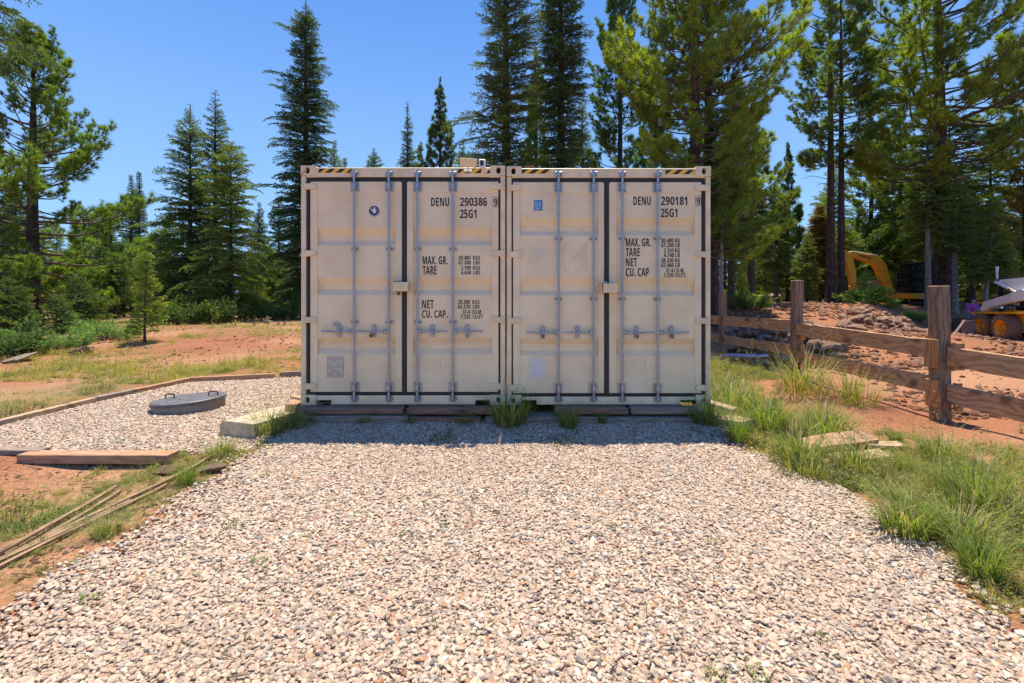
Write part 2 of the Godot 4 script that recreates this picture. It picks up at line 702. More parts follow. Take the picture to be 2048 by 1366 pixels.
# rectangular plate of thickness depth (front face at z = 0) with one slot-shaped hole, backed by a dark recess
func holed_block(mb: MB, x0: float, x1: float, y0: float, y1: float, z: float, depth: float, hx: float, hy: float, hw: float, hh: float) -> void:
	var nseg := 24
	var inner := []
	var outer := []
	var ce := Vector2(hx, hy)
	for i in nseg:
		var a := TAU * (i + 0.5) / nseg
		var dv := Vector2(cos(a), sin(a))
		var q := Vector2(signf(dv.x) * pow(absf(dv.x), 0.7) * hw, signf(dv.y) * pow(absf(dv.y), 0.7) * hh)
		inner.append(ce + q)
		var tx := ((x1 - hx) / dv.x) if dv.x > 0 else ((x0 - hx) / dv.x)
		var ty := ((y1 - hy) / dv.y) if dv.y > 0 else ((y0 - hy) / dv.y)
		outer.append(ce + dv * minf(tx, ty))
	for i in nseg:
		var j := (i + 1) % nseg
		var a := Vector3(inner[i].x, inner[i].y, z)
		var b := Vector3(inner[j].x, inner[j].y, z)
		var cc := Vector3(outer[j].x, outer[j].y, z)
		var d := Vector3(outer[i].x, outer[i].y, z)
		mb.quad(a, b, cc, d, Vector3(0, 0, 1))
		var bk := Vector3(0, 0, -0.05)
		mb.quad(a, b, b + bk, a + bk, Vector3(hx - a.x, hy - a.y, 0))
	# corners of the rectangle that the fan cuts off
	for sx in [x0, x1]:
		for sy in [y0, y1]:
			var best := []
			for p in outer:
				if is_equal_approx(p.x, sx) or is_equal_approx(p.y, sy):
					best.append(p)
			var near := Vector2(sx, sy)
			best.sort_custom(func(p, q): return p.distance_squared_to(near) < q.distance_squared_to(near))
			var ex: Variant = null
			var ey: Variant = null
			for p in best:
				if ex == null and is_equal_approx(p.x, sx):
					ex = p
				if ey == null and is_equal_approx(p.y, sy):
					ey = p
			if ex != null and ey != null:
				mb.tri(Vector3(ex.x, ex.y, z), Vector3(ey.x, ey.y, z), Vector3(sx, sy, z), Vector3(0, 0, 1))
	# sides
	mb.quad(Vector3(x0, y0, z), Vector3(x0, y1, z), Vector3(x0, y1, z - depth), Vector3(x0, y0, z - depth), Vector3(-1, 0, 0))
	mb.quad(Vector3(x1, y0, z), Vector3(x1, y1, z), Vector3(x1, y1, z - depth), Vector3(x1, y0, z - depth), Vector3(1, 0, 0))
	mb.quad(Vector3(x0, y1, z), Vector3(x1, y1, z), Vector3(x1, y1, z - depth), Vector3(x0, y1, z - depth), Vector3(0, 1, 0))
	mb.quad(Vector3(x0, y0, z), Vector3(x1, y0, z), Vector3(x1, y0, z - depth), Vector3(x0, y0, z - depth), Vector3(0, -1, 0))


# s: measurements in photograph pixels on the door plane
func container(s: Dictionary) -> Node3D:
	var left: float = s.left
	var bottom: float = s.bottom
	var fx := func(px: float) -> float: return (px - left) * K
	var fy := func(py: float) -> float: return (bottom - py) * K
	var t := thing("shipping_container", s.label, "shipping container", Vector3((left - CX) * K, EYE - (bottom - HY) * K, -FRONT), 0.0, "pair of beige shipping containers")
	var wid: float = fx.call(s.right)
	var top: float = fy.call(s.top)
	var ln := 6.06
	# corner castings at all eight corners
	var cw := 0.178
	for side in 2:
		for up in 2:
			var mb := MB.new()
			var x0: float = 0.0 if side == 0 else wid - cw
			var y0: float = 0.0 if up == 0 else top - 0.118
			var y1 := y0 + 0.118
			var hx: float = x0 + cw * (0.45 if side == 0 else 0.55)
			holed_block(mb, x0, x0 + cw, y0, y1, 0.022, 0.16, hx, y0 + 0.06, 0.026, 0.038)
			built("corner_casting", mb, M.paint_worn, t)
			var mh := MB.new()
			mh.box(Vector3(hx, y0 + 0.06, -0.05), Vector3(0.12, 0.1, 0.03))
			built("casting_hole", mh, M.hole, t.get_node(NodePath(str(t.get_child(t.get_child_count() - 1).name))))
			var mk := MB.new()
			mk.box(Vector3(x0 + cw * 0.5, y0 + 0.059, -ln + 0.06), Vector3(cw, 0.118, 0.16), 0.008)
			built("corner_casting", mk, M.paint_worn, t)
	# posts
	for side in 2:
		var x0: float = 0.0 if side == 0 else wid
		var sg: float = 1.0 if side == 0 else -1.0
		var mb := MB.new()
		mb.box(Vector3(x0 + sg * 0.029, top * 0.5, -0.034), Vector3(0.056, top - 0.24, 0.1), 0.006)
		mb.box(Vector3(x0 + sg * 0.05, top * 0.5, -0.12), Vector3(0.1, top - 0.24, 0.07), 0.004)
		built("corner_post", mb, M.paint_worn, t)
		var mr := MB.new()
		mr.box(Vector3(x0 + sg * 0.06, top * 0.5, -ln + 0.08), Vector3(0.12, top - 0.24, 0.12), 0.004)
		built("corner_post", mr, M.paint_worn, t)
	# header and sill
	var hd := MB.new()
	var h0: float = fy.call(s.gask_top)
	hd.box(Vector3(wid * 0.5, (h0 + top - 0.02) * 0.5, -0.05), Vector3(wid - cw * 2 + 0.01, top - 0.02 - h0, 0.12), 0.006)
	hd.box(Vector3(wid * 0.5, h0 + 0.022, -0.05), Vector3(wid - 0.12, 0.044, 0.116), 0.004)
	built("door_header", hd, M.paint_worn, t)
	var g0: float = fy.call(s.gask_bot + 6.5)
	var sl := MB.new()
	var pk: Array = s.pockets
	var xs := [cw]
	for q in pk:
		xs.append(fx.call(q[0]))
		xs.append(fx.call(q[1]))
	xs.append(wid - cw)
	for i in range(0, xs.size(), 2):
		sl.box(Vector3((xs[i] + xs[i + 1]) * 0.5, g0 * 0.5, -0.05), Vector3(xs[i + 1] - xs[i], g0, 0.12), 0.004)
	for i in range(1, xs.size() - 1, 2):
		sl.box(Vector3((xs[i] + xs[i + 1]) * 0.5, g0 * 0.5 + 0.027, -0.051), Vector3(xs[i + 1] - xs[i], g0 - 0.054, 0.118))
	sl.box(Vector3(wid * 0.5, g0 - 0.014, -0.052), Vector3(wid - 0.12, 0.028, 0.112), 0.003)
	var sill := built("door_sill", sl, M.paint_worn, t)
	for i in range(1, xs.size() - 1, 2):
		var fp := MB.new()
		fp.box(Vector3((xs[i] + xs[i + 1]) * 0.5, 0.03, -0.14), Vector3(xs[i + 1] - xs[i] + 0.04, 0.05, 0.06))
		built("forklift_pocket", fp, M.hole, sill)
	# corrugated sides, roof, floor and back
	for side in 2:
		var mb := MB.new()
		var x0: float = 0.02 if side == 0 else wid - 0.02
		var sg: float = 1.0 if side == 0 else -1.0
		var zz := -0.16
		while zz > -ln + 0.3:
			var steps := [[0.0, 0.0], [0.07, 0.0], [0.14, 0.036], [0.21, 0.036], [0.28, 0.0]]
			for k in 4:
				var a := Vector3(x0 + sg * steps[k][1], 0.1, zz - steps[k][0])
				var b := Vector3(x0 + sg * steps[k + 1][1], 0.1, zz - steps[k + 1][0])
				var up := Vector3(0, top - 0.2, 0)
				mb.quad(a, b, b + up, a + up, Vector3(-sg, 0, 0))
			zz -= 0.28
		mb.box(Vector3(x0 + sg * 0.03, top - 0.06, -ln * 0.5), Vector3(0.06, 0.06, ln - 0.3))
		mb.box(Vector3(x0 + sg * 0.03, 0.08, -ln * 0.5), Vector3(0.06, 0.14, ln - 0.3))
		built("side_wall", mb, M.paint, t)
	var rf := MB.new()
	var zr := -0.12
	while zr > -ln + 0.2:
		var yy := top - 0.04
		rf.quad(Vector3(0.04, yy, zr), Vector3(wid - 0.04, yy, zr), Vector3(wid - 0.04, yy, zr - 0.1), Vector3(0.04, yy, zr - 0.1), Vector3.UP)
		rf.quad(Vector3(0.04, yy, zr - 0.1), Vector3(wid - 0.04, yy, zr - 0.1), Vector3(wid - 0.04, yy + 0.02, zr - 0.13), Vector3(0.04, yy + 0.02, zr - 0.13), Vector3.UP)
		rf.quad(Vector3(0.04, yy + 0.02, zr - 0.13), Vector3(wid - 0.04, yy + 0.02, zr - 0.13), Vector3(wid - 0.04, yy + 0.02, zr - 0.2), Vector3(0.04, yy + 0.02, zr - 0.2), Vector3.UP)
		rf.quad(Vector3(0.04, yy + 0.02, zr - 0.2), Vector3(wid - 0.04, yy + 0.02, zr - 0.2), Vector3(wid - 0.04, yy, zr - 0.23), Vector3(0.04, yy, zr - 0.23), Vector3.UP)
		zr -= 0.23
	built("roof", rf, M.paint, t)
	var fl := MB.new()
	fl.box(Vector3(wid * 0.5, 0.12, -ln * 0.5), Vector3(wid - 0.14, 0.06, ln - 0.3))
	built("floor", fl, M.hole, t)
	var bk := MB.new()
	bk.box(Vector3(wid * 0.5, top * 0.5, -ln + 0.03), Vector3(wid - 0.14, top - 0.1, 0.04))
	built("end_wall", bk, M.paint, t)
	# warning stripes on the header
	for q in s.stripes:
		var x0: float = fx.call(q[0])
		var x1: float = fx.call(q[1])
		var y0: float = fy.call(q[3])
		var y1: float = fy.call(q[2])
		var mb := MB.new()
		mb.box(Vector3((x0 + x1) * 0.5, (y0 + y1) * 0.5, 0.011), Vector3(x1 - x0, y1 - y0, 0.003))
		var st := built("warning_label", mb, M.yellow_print, t)
		tag(st, "yellow and black diagonal striped warning label")
		var hh := y1 - y0
		var pitch := hh * 2.6
		var x := x0 - hh * 1.0
		while x < x1:
			var poly := PackedVector2Array([Vector2(x, y0), Vector2(x + pitch * 0.5, y0), Vector2(x + pitch * 0.5 + hh * 1.3, y1), Vector2(x + hh * 1.3, y1)])
			var lim := PackedVector2Array([Vector2(x0, y0), Vector2(x1, y0), Vector2(x1, y1), Vector2(x0, y1)])
			for cl in Geometry2D.intersect_polygons(poly, lim):
				if absf(Geometry2D.triangulate_polygon(cl).size()) < 3:
					continue
				var ms := MB.new()
				ms.prism(cl, 0.0125, 0.0145)
				built("stripe", ms, M.black, st)
			x += pitch
	# doors
	var yb: float = fy.call(s.gask_bot)
	var yt: float = fy.call(s.gask_top + 8)
	for di in 2:
		var ds: Dictionary = s.doors[di]
		var x0: float = fx.call(ds.x0)
		var x1: float = fx.call(ds.x1)
		var p0: float = fx.call(ds.p0)
		var p1: float = fx.call(ds.p1)
		var py0: float = fy.call(760)
		var py1: float = fy.call(386)
		var mb := MB.new()
		mb.box(Vector3((x0 + p0) * 0.5, (yb + yt) * 0.5, -0.025), Vector3(p0 - x0, yt - yb, 0.05), 0.004)
		mb.box(Vector3((x1 + p1) * 0.5, (yb + yt) * 0.5, -0.025), Vector3(x1 - p1, yt - yb, 0.05), 0.004)
		mb.box(Vector3((p0 + p1) * 0.5, (yt + py1) * 0.5, -0.0265), Vector3(p1 - p0, yt - py1, 0.047), 0.003)
		mb.box(Vector3((p0 + p1) * 0.5, (yb + py0) * 0.5, -0.0265), Vector3(p1 - p0, py0 - yb, 0.047), 0.003)
		var prof := [Vector2(py1, 0.0)]
		for gq in s.grooves:
			prof.append(Vector2(fy.call(gq[0]), 0.0))
			prof.append(Vector2(fy.call(gq[1]), -0.045))
			prof.append(Vector2(fy.call(gq[2]), -0.045))
			prof.append(Vector2(fy.call(gq[3]), 0.0))
		prof.append(Vector2(py0, 0.0))
		var pz := -0.009
		for i in prof.size() - 1:
			mb.quad(Vector3(p0, prof[i].x, pz + prof[i].y), Vector3(p1, prof[i].x, pz + prof[i].y), Vector3(p1, prof[i + 1].x, pz + prof[i + 1].y), Vector3(p0, prof[i + 1].x, pz + prof[i + 1].y), Vector3(0, 0, 1))
		for e in [p0 + 0.001, p1 - 0.001]:
			for i in range(1, prof.size() - 1, 4):
				mb.quad(Vector3(e, prof[i].x, pz), Vector3(e, prof[i + 1].x, pz - 0.045), Vector3(e, prof[i + 2].x, pz - 0.045), Vector3(e, prof[i + 3].x, pz), Vector3(1 if e < (p0 + p1) * 0.5 else -1, 0, 0))
		var door := built("door", mb, M.paint, t)
		tag(door, "left door leaf" if di == 0 else "right door leaf carrying the black lettering")
		# gasket round the leaf
		var ga := MB.new()
		ga.box(Vector3((x0 + x1) * 0.5, yt + 0.022, -0.012), Vector3(x1 - x0 + 0.06, 0.046, 0.024), 0.008)
		ga.box(Vector3((x0 + x1) * 0.5, yb - 0.019, -0.012), Vector3(x1 - x0 + 0.06, 0.036, 0.024), 0.008)
		var ox: float = x0 - 0.021 if di == 0 else x1 + 0.021
		ga.box(Vector3(ox, (yb + yt) * 0.5, -0.014), Vector3(0.04, yt - yb + 0.1, 0.022), 0.008)
		if di == 0:
			ga.box(Vector3((fx.call(s.mid[0]) + fx.call(s.mid[1])) * 0.5, (yb + yt) * 0.5 + 0.01, 0.002), Vector3(fx.call(s.mid[1]) - fx.call(s.mid[0]), yt - yb + 0.06, 0.022), 0.007)
			ga.box(Vector3((fx.call(s.mid[0]) + fx.call(s.mid[1])) * 0.5, yt + 0.01, 0.004), Vector3(0.075, 0.05, 0.022), 0.006)
		built("gasket", ga, M.rubber, door)
		# hinges
		for hy in s.hinges:
			var hb := MB.new()
			var yc: float = fy.call(hy)
			var a: float = (fx.call(s.left + 2.0) if di == 0 else fx.call(s.right - 2.0))
			var b: float = (fx.call(s.left + 30.0) if di == 0 else fx.call(s.right - 30.0))
			var sg := signf(b - a)
			var pl := PackedVector2Array([Vector2(a, yc - 0.035), Vector2(a + sg * 0.05, yc - 0.037), Vector2(b - sg * 0.02, yc - 0.030), Vector2(b, yc - 0.012), Vector2(b, yc + 0.022), Vector2(b - sg * 0.03, yc + 0.034), Vector2(a, yc + 0.034)])
			hb.prism(pl, 0.001, 0.026)
			hb.tube([Vector3(a + sg * 0.02, yc - 0.045, 0.024), Vector3(a + sg * 0.02, yc + 0.045, 0.024)], [0.013, 0.013], 10)
			built("hinge", hb, M.paint_worn, door)
		# locking gear
		for ri in 2:
			var rp: float = ds.rods[ri]
			var rx: float = fx.call(rp)
			var rod := MB.new()
			var rz := 0.037
			rod.tube([Vector3(rx, fy.call(800), rz), Vector3(rx, fy.call(348), rz)], [0.0145, 0.0145], 14, true, 4.0)
			built("lock_rod", rod, M.steel, door)
			for by in [s.bracket[0], s.bracket[1]]:
				var yc: float = fy.call(by)
				var bb := MB.new()
				bb.box(Vector3(rx - 0.038, yc, 0.006), Vector3(0.026, 0.112, 0.011), 0.003)
				bb.box(Vector3(rx + 0.038, yc, 0.006), Vector3(0.026, 0.112, 0.011), 0.003)
				bb.box(Vector3(rx, yc, 0.031), Vector3(0.044, 0.104, 0.048), 0.01)
				for sx in [-0.04, 0.04]:
					for sy in [-0.038, 0.038]:
						bb.lathe_at(Vector3(rx + sx, yc + sy, 0.0115), [Vector2(0.0, 0.006), Vector2(0.006, 0.005), Vector2(0.007, 0.0)], 8)
				built("rod_bracket", bb, M.steel, door)
				var dots := MB.new()
				for sy in [-0.036, 0.036]:
					dots.lathe_at(Vector3(rx, yc + sy, 0.0555), [Vector2(0.0, 0.0015), Vector2(0.006, 0.001), Vector2(0.006, -0.001)], 8)
				built("bracket_bolt", dots, M.hole, door).set_meta("kind", "stuff")
			for gy in s.guides:
				var yc: float = fy.call(gy)
				var gb := MB.new()
				gb.box(Vector3(rx - 0.034, yc, 0.005), Vector3(0.026, 0.032, 0.009), 0.004)
				gb.box(Vector3(rx + 0.034, yc, 0.005), Vector3(0.026, 0.032, 0.009), 0.004)
				gb.box(Vector3(rx, yc, 0.028), Vector3(0.038, 0.034, 0.052), 0.01)
				for sx in [-0.036, 0.036]:
					gb.lathe_at(Vector3(rx + sx, yc, 0.0095), [Vector2(0.0, 0.006), Vector2(0.006, 0.005), Vector2(0.007, 0.0)], 8)
				built("rod_guide", gb, M.steel, door)
			for cy in [349.0, 796.0]:
				var cb := MB.new()
				var yc: float = fy.call(cy)
				cb.box(Vector3(rx, yc, 0.034), Vector3(0.05, 0.05, 0.04), 0.012)
				cb.box(Vector3(rx + 0.022, yc + (0.016 if cy < 600.0 else -0.012), 0.03), Vector3(0.05, 0.018, 0.05), 0.006)
				cb.box(Vector3(rx - 0.028, yc, 0.024), Vector3(0.02, 0.06, 0.028), 0.005)
				cb.box(Vector3(rx + 0.034, yc, 0.022), Vector3(0.016, 0.056, 0.024), 0.005)
				cb.tube([Vector3(rx, yc - 0.04, 0.034), Vector3(rx, yc + 0.04, 0.034)], [0.02, 0.02], 12)
				built("cam_keeper", cb, M.steel if cy < 600.0 else M.steel_dark, door)
			# handle
			var dirn: float = -1.0 if di == 0 else 1.0
			var hy: float = fy.call(s.handle_y)
			var ends: float = fx.call(ds.handle_end[ri])
			var hl := absf(ends - rx)
			var ha := MB.new()
			ha.box(Vector3(rx + dirn * 0.038, hy, 0.042), Vector3(0.056, 0.05, 0.03), 0.008)
			ha.box(Vector3(rx + dirn * (0.06 + hl * 0.13), hy + 0.002, 0.05), Vector3(hl * 0.34, 0.026, 0.014), 0.005)
			ha.tube([Vector3(rx + dirn * hl * 0.36, hy, 0.05), Vector3(rx + dirn * hl * 0.55, hy - 0.006, 0.054), Vector3(rx + dirn * hl * 0.72, hy, 0.062)], [0.010, 0.012, 0.012], 8)
			ha.box(Vector3(rx + dirn * hl * 0.86, hy + 0.003, 0.066), Vector3(hl * 0.3, 0.024, 0.012), 0.005)
			ha.lathe_at(Vector3(rx + dirn * 0.04, hy, 0.057), [Vector2(0.0, 0.006), Vector2(0.010, 0.005), Vector2(0.011, 0.0)], 10)
			built("handle", ha, M.steel, door)
			var cx: float = fx.call(ds.catch_at[ri])
			var ca := MB.new()
			var cy2: float = hy + 0.01
			ca.box(Vector3(cx, cy2 + 0.03, 0.012), Vector3(0.05, 0.07, 0.018), 0.008)
			ca.box(Vector3(cx, cy2 - 0.045, 0.008), Vector3(0.044, 0.075, 0.010), 0.006)
			ca.box(Vector3(cx, cy2 - 0.012, 0.04), Vector3(0.03, 0.04, 0.05), 0.008)
			ca.lathe_at(Vector3(cx, cy2 + 0.045, 0.021), [Vector2(0.0, 0.005), Vector2(0.012, 0.004), Vector2(0.014, 0.0)], 10)
			if ds.swung[ri]:
				ca.box(Vector3(cx - 0.03, cy2 + 0.075, 0.02), Vector3(0.06, 0.034, 0.012), 0.006)
				ca.lathe_at(Vector3(cx - 0.055, cy2 + 0.07, 0.026), [Vector2(0.0, 0.006), Vector2(0.018, 0.005), Vector2(0.02, 0.0)], 12)
			built("handle_catch", ca, M.steel, door)
		# lettering
		for q in ds.text:
			letters(q[0], fx.call(q[1]), fx.call(q[2]), fy.call(q[4]), fy.call(q[3]), (pz if q[2] < ds.p1 else 0.0) + 0.001, door, M.letter, "lettering", q[5] if q.size() > 5 else 700)
		if ds.has("digit_box"):
			var q: Array = ds.digit_box
			var bx0: float = fx.call(q[0])
			var bx1: float = fx.call(q[1])
			var by0: float = fy.call(q[3])
			var by1: float = fy.call(q[2])
			var db := MB.new()
			for e in [[bx0, (by0 + by1) * 0.5, 0.004, by1 - by0], [bx1, (by0 + by1) * 0.5, 0.004, by1 - by0]]:
				db.box(Vector3(e[0], e[1], 0.002), Vector3(e[2], e[3], 0.004))
			for e in [by0, by1]:
				db.box(Vector3((bx0 + bx1) * 0.5, e, 0.002), Vector3(bx1 - bx0 - 0.005, 0.004, 0.004))
			built("lettering_frame", db, M.letter, door)
	# steel box over the padlock
	var lx0: float = fx.call(s.lock[0])
	var lx1: float = fx.call(s.lock[1])
	var ly0: float = fy.call(s.lock[3])
	var ly1: float = fy.call(s.lock[2])
	var lb := MB.new()
	lb.box(Vector3((lx0 + lx1) * 0.5 + 0.012, (ly0 + ly1) * 0.5 - 0.006, 0.075), Vector3(lx1 - lx0 - 0.016, ly1 - ly0 - 0.008, 0.13), 0.006)
	lb.box(Vector3(lx0 + 0.006, (ly0 + ly1) * 0.5, 0.05), Vector3(0.012, ly1 - ly0 + 0.03, 0.09), 0.003)
	lb.box(Vector3(lx0 + 0.035, ly1 + 0.006, 0.045), Vector3(0.07, 0.012, 0.08), 0.003)
	lb.box(Vector3(lx1 + 0.012, (ly0 + ly1) * 0.5 - 0.03, 0.02), Vector3(0.02, 0.04, 0.03), 0.004)
	var lbx := built("lock_box", lb, M.paint_worn, t)
	tag(lbx, "beige steel box over the lock in the middle of the doors")
	return t


func sticker_disc(ce: Vector3, r: float, parent: Node) -> void:
	var mb := MB.new()
	mb.xf = Transform3D(Basis(Vector3.RIGHT, PI / 2), ce)
	mb.lathe([Vector2(0, 0.0015), Vector2(r, 0.0015), Vector2(r, -0.001)], 36)
	var d := built("round_sticker", mb, M.navy, parent)
	tag(d, "round navy sticker with a pale figure")
	var rg := MB.new()
	rg.xf = Transform3D(Basis(Vector3.RIGHT, PI / 2), ce)
	rg.lathe([Vector2(r * 0.93, 0.002), Vector2(r * 1.0, 0.002)], 36)
	rg.lathe([Vector2(r * 0.76, 0.002), Vector2(r * 0.79, 0.002)], 36)
	built("sticker_ring", rg, M.sticker_white, d)
	# pale figure: a spread wing, a head and a body, and an arc of small print below
	var bird := MB.new()
	var o := Vector2(ce.x, ce.y)
	var wing := PackedVector2Array()
	for q in [[-0.62, 0.5], [-0.2, 0.18], [-0.12, 0.62], [0.12, 0.7], [0.22, 0.3], [0.55, 0.22], [0.3, -0.05], [0.36, -0.42], [0.02, -0.3], [-0.22, -0.5], [-0.2, -0.12], [-0.5, 0.1]]:
		wing.append(o + Vector2(q[0], q[1]) * r)
	bird.prism(wing, ce.z + 0.0018, ce.z + 0.003)
	built("sticker_figure", bird, M.sticker_white, d)
	var pr := MB.new()
	for i in 9:
		var a := deg_to_rad(205.0 + i * 16.0)
		pr.xf = Transform3D(Basis(Vector3.BACK, a - PI / 2), Vector3(ce.x + cos(a) * r * 0.85, ce.y + sin(a) * r * 0.85, ce.z + 0.002))
		pr.box(Vector3.ZERO, Vector3(r * 0.12, r * 0.09, 0.002))
	built("sticker_print", pr, M.sticker_white, d)


func containers() -> void:
	var one := container({
		"label": "left beige shipping container marked DENU 290386 with a round navy sticker", "left": 603.0, "right": 1010.5, "bottom": 809.0, "top": 332.0, "gask_top": 355.0, "gask_bot": 784.0,
		"pockets": [[633, 663], [951, 980]], "stripes": [[638, 704, 338, 346], [916, 982, 339, 347]], "mid": [804.5, 813.0],
		"grooves": [[456, 470, 481, 491], [555, 569, 580, 590], [675, 687, 698, 709]], "hinges": [373.5, 507.0, 639.5, 772.0], "bracket": [373.5, 773.5], "guides": [498.0, 644.0], "handle_y": 662.0,
		"doors": [
			{"x0": 620.5, "x1": 804.0, "p0": 635.0, "p1": 790.0, "rods": [710.0, 779.0], "handle_end": [647.5, 717.5], "catch_at": [679.0, 749.0], "swung": [true, false], "text": []},
			{"x0": 813.5, "x1": 997.0, "p0": 827.0, "p1": 983.0, "rods": [835.6, 906.0], "handle_end": [895.0, 966.0], "catch_at": [865.0, 935.0], "swung": [false, false], "digit_box": [986, 997, 394, 414],
			"text": [["DENU", 862, 898, 395, 412], ["290386", 920, 974, 395, 412], ["9", 988, 995, 397, 412], ["25G1", 920, 953, 419, 436], ["MAX. GR.", 845, 895, 512.5, 529], ["TARE", 845, 873, 532, 549],
				["30.480  KGS", 917, 960, 511.5, 519.5], ["67.200  LBS", 917, 960, 521, 529], ["2.100  KGS", 922, 960, 531.5, 539.5], ["4.630  LBS", 922, 960, 541, 549],
				["NET", 844, 867, 600, 617], ["CU. CAP.", 844, 895, 620.5, 636], ["28.380  KGS", 916, 959, 600, 608], ["62.570  LBS", 916, 959, 609.5, 617.5], ["37.4  CU.M", 925, 962, 620, 628], ["1.322  CU.FT", 921.5, 966, 629.5, 637.5]]}],
		"lock": [789.5, 820.0, 563.0, 582.5]})
	sticker_disc(Vector3((748.0 - 603.0) * K, (809.0 - 422.0) * K, -0.008), 11.6 * K, one.get_node("door"))
	# riveted data plate
	var fx := func(px: float) -> float: return (px - 603.0) * K
	var fy := func(py: float) -> float: return (809.0 - py) * K
	var pl := MB.new()
	pl.box(Vector3(fx.call(670.5), fy.call(734.0), -0.007), Vector3(33.0 * K, 42.0 * K, 0.004), 0.001)
	var dp := built("data_plate", pl, M.plate, one.get_node("door"))
	tag(dp, "small riveted metal data plate")
	var lines := MB.new()
	for e in [[670.5, 714.0, 32.0, 0.6], [670.5, 754.0, 32.0, 0.6], [655.0, 734.0, 0.6, 39.0], [686.0, 734.0, 0.6, 39.0], [670.5, 735.5, 30.0, 0.5]]:
		lines.box(Vector3(fx.call(e[0]), fy.call(e[1]), -0.0045), Vector3(e[2] * K, e[3] * K, 0.0015))
	for e in [[670, 717.5, 24], [670, 720.0, 20], [670, 723, 8], [662, 728, 5], [677, 727, 9], [677, 729.5, 8], [663, 732, 13], [678, 732.5, 12], [662, 738, 10], [670, 741, 20], [670, 744, 12], [662, 746, 11], [676, 746, 8], [662, 748.5, 12], [677, 748.5, 11], [662, 751, 12], [677, 751, 12]]:
		var xx: float = e[0] - e[2] * 0.5
		while xx < e[0] + e[2] * 0.5:
			var wl := R(0.8, 2.6)
			lines.box(Vector3(fx.call(xx + wl * 0.5), fy.call(e[1]), -0.0045), Vector3(wl * K, 0.9 * K, 0.0012))
			xx += wl + 0.7
	built("plate_print", lines, M.plate_print, one.get_node("door"))
	var two := container({
		"label": "right beige shipping container marked DENU 290181 with a square blue sticker", "left": 1013.5, "right": 1420.5, "bottom": 809.0, "top": 333.5, "gask_top": 356.0, "gask_bot": 786.5,
		"pockets": [[1043, 1073], [1360, 1392]], "stripes": [[1043, 1100, 339, 347.5], [1330, 1389, 340.5, 349]], "mid": [1209.0, 1217.5],
		"grooves": [[435, 450.5, 461.5, 471], [555, 570.5, 582, 591], [677.5, 689, 702, 712]], "hinges": [376.0, 509.0, 641.5, 775.0], "bracket": [375.0, 776.0], "guides": [477.5, 598.0], "handle_y": 664.5,
		"doors": [
			{"x0": 1026.0, "x1": 1208.5, "p0": 1040.0, "p1": 1196.0, "rods": [1116.5, 1186.5], "handle_end": [1054.0, 1124.5], "catch_at": [1085.0, 1154.5], "swung": [false, false], "text": []},
			{"x0": 1218.0, "x1": 1403.0, "p0": 1233.0, "p1": 1389.0, "rods": [1243.5, 1314.0], "handle_end": [1304.0, 1374.0], "catch_at": [1272.0, 1342.0], "swung": [false, false], "digit_box": [1391.5, 1402, 392, 412],
			"text": [["DENU", 1267, 1302, 393, 410], ["290181", 1322.5, 1375, 393, 410], ["9", 1393.5, 1400, 395, 410], ["25G1", 1322.5, 1355, 417, 434], ["MAX. GR.", 1252, 1302, 476.5, 493], ["TARE", 1252, 1280, 496, 512.5], ["NET", 1252, 1274, 516, 532.5], ["CU. CAP", 1252, 1298, 536, 553],
				["30.480 KG", 1323, 1360, 476.5, 485], ["67.200 LB", 1323, 1360, 486, 494.5], ["2.150 KG", 1328, 1360, 496.5, 505], ["4.740 LB", 1328, 1360, 506, 514.5], ["28.330 KG", 1323, 1360, 516.5, 525], ["62.460 LB", 1323, 1360, 526, 534.5], ["37.4 CU.M.", 1332, 1370, 536.5, 545], ["1.320 CU.FT.", 1328, 1373, 546, 554.5]]}],
		"lock": [1199.5, 1229.5, 565.5, 585.5]})
	fx = func(px: float) -> float: return (px - 1013.5) * K
	var door2 := two.get_node("door")
	var bs := MB.new()
	bs.box(Vector3(fx.call(1076.5), fy.call(410.5), -0.0075), Vector3(17.5 * K, 21.0 * K, 0.003))
	var sq := built("square_sticker", bs, M.sticker_blue, door2)
	tag(sq, "square blue sticker with white letters")
	letters("LR", fx.call(1074.5), fx.call(1082.5), fy.call(412.5), fy.call(403.5), -0.0065, sq, M.sticker_white, "sticker_lettering", 400)
	var sp := MB.new()
	sp.box(Vector3(fx.call(1072.8), fy.call(408.5), -0.0055), Vector3(0.5 * K, 12.0 * K, 0.001))
	sp.box(Vector3(fx.call(1070.4), fy.call(408.5), -0.0055), Vector3(1.1 * K, 12.0 * K, 0.001))
	for e in [[1075.0, 415.6, 9.0], [1076.0, 417.4, 11.0], [1074.0, 419.2, 7.0]]:
		sp.box(Vector3(fx.call(e[0]), fy.call(e[1]), -0.0055), Vector3(e[2] * K, 0.7 * K, 0.001))
	built("sticker_print", sp, M.sticker_white, sq)
	# marks left by stickers that were pulled off
	var tr := MB.new()
	tr.prism(PackedVector2Array([Vector2(fx.call(1062), fy.call(498)), Vector2(fx.call(1092), fy.call(498)), Vector2(fx.call(1077), fy.call(526))]), -0.0086, -0.0080)
	tag(built("sticker_mark", tr, M.ghost, door2), "faint triangle left by an old sticker")
	var qm := MB.new()
	qm.box(Vector3(fx.call(1151), fy.call(514), 0.0), Vector3(49 * K, 57 * K, 0.001))
	qm.xf = Transform3D()
	var qmi := built("sticker_mark", qm, M.paint_worn, door2)
	qmi.position.z = -0.0083
	tag(qmi, "faint square left by an old sticker")
	var rs := MB.new()
	var pts := PackedVector2Array()
	for q in [[1059, 717], [1064, 715.5], [1076, 716.5], [1084, 715], [1091, 716], [1090.5, 735], [1091, 750], [1088, 759], [1080, 756], [1070, 758], [1060, 757], [1058.5, 740]]:
		pts.append(Vector2(fx.call(q[0]), fy.call(q[1])))
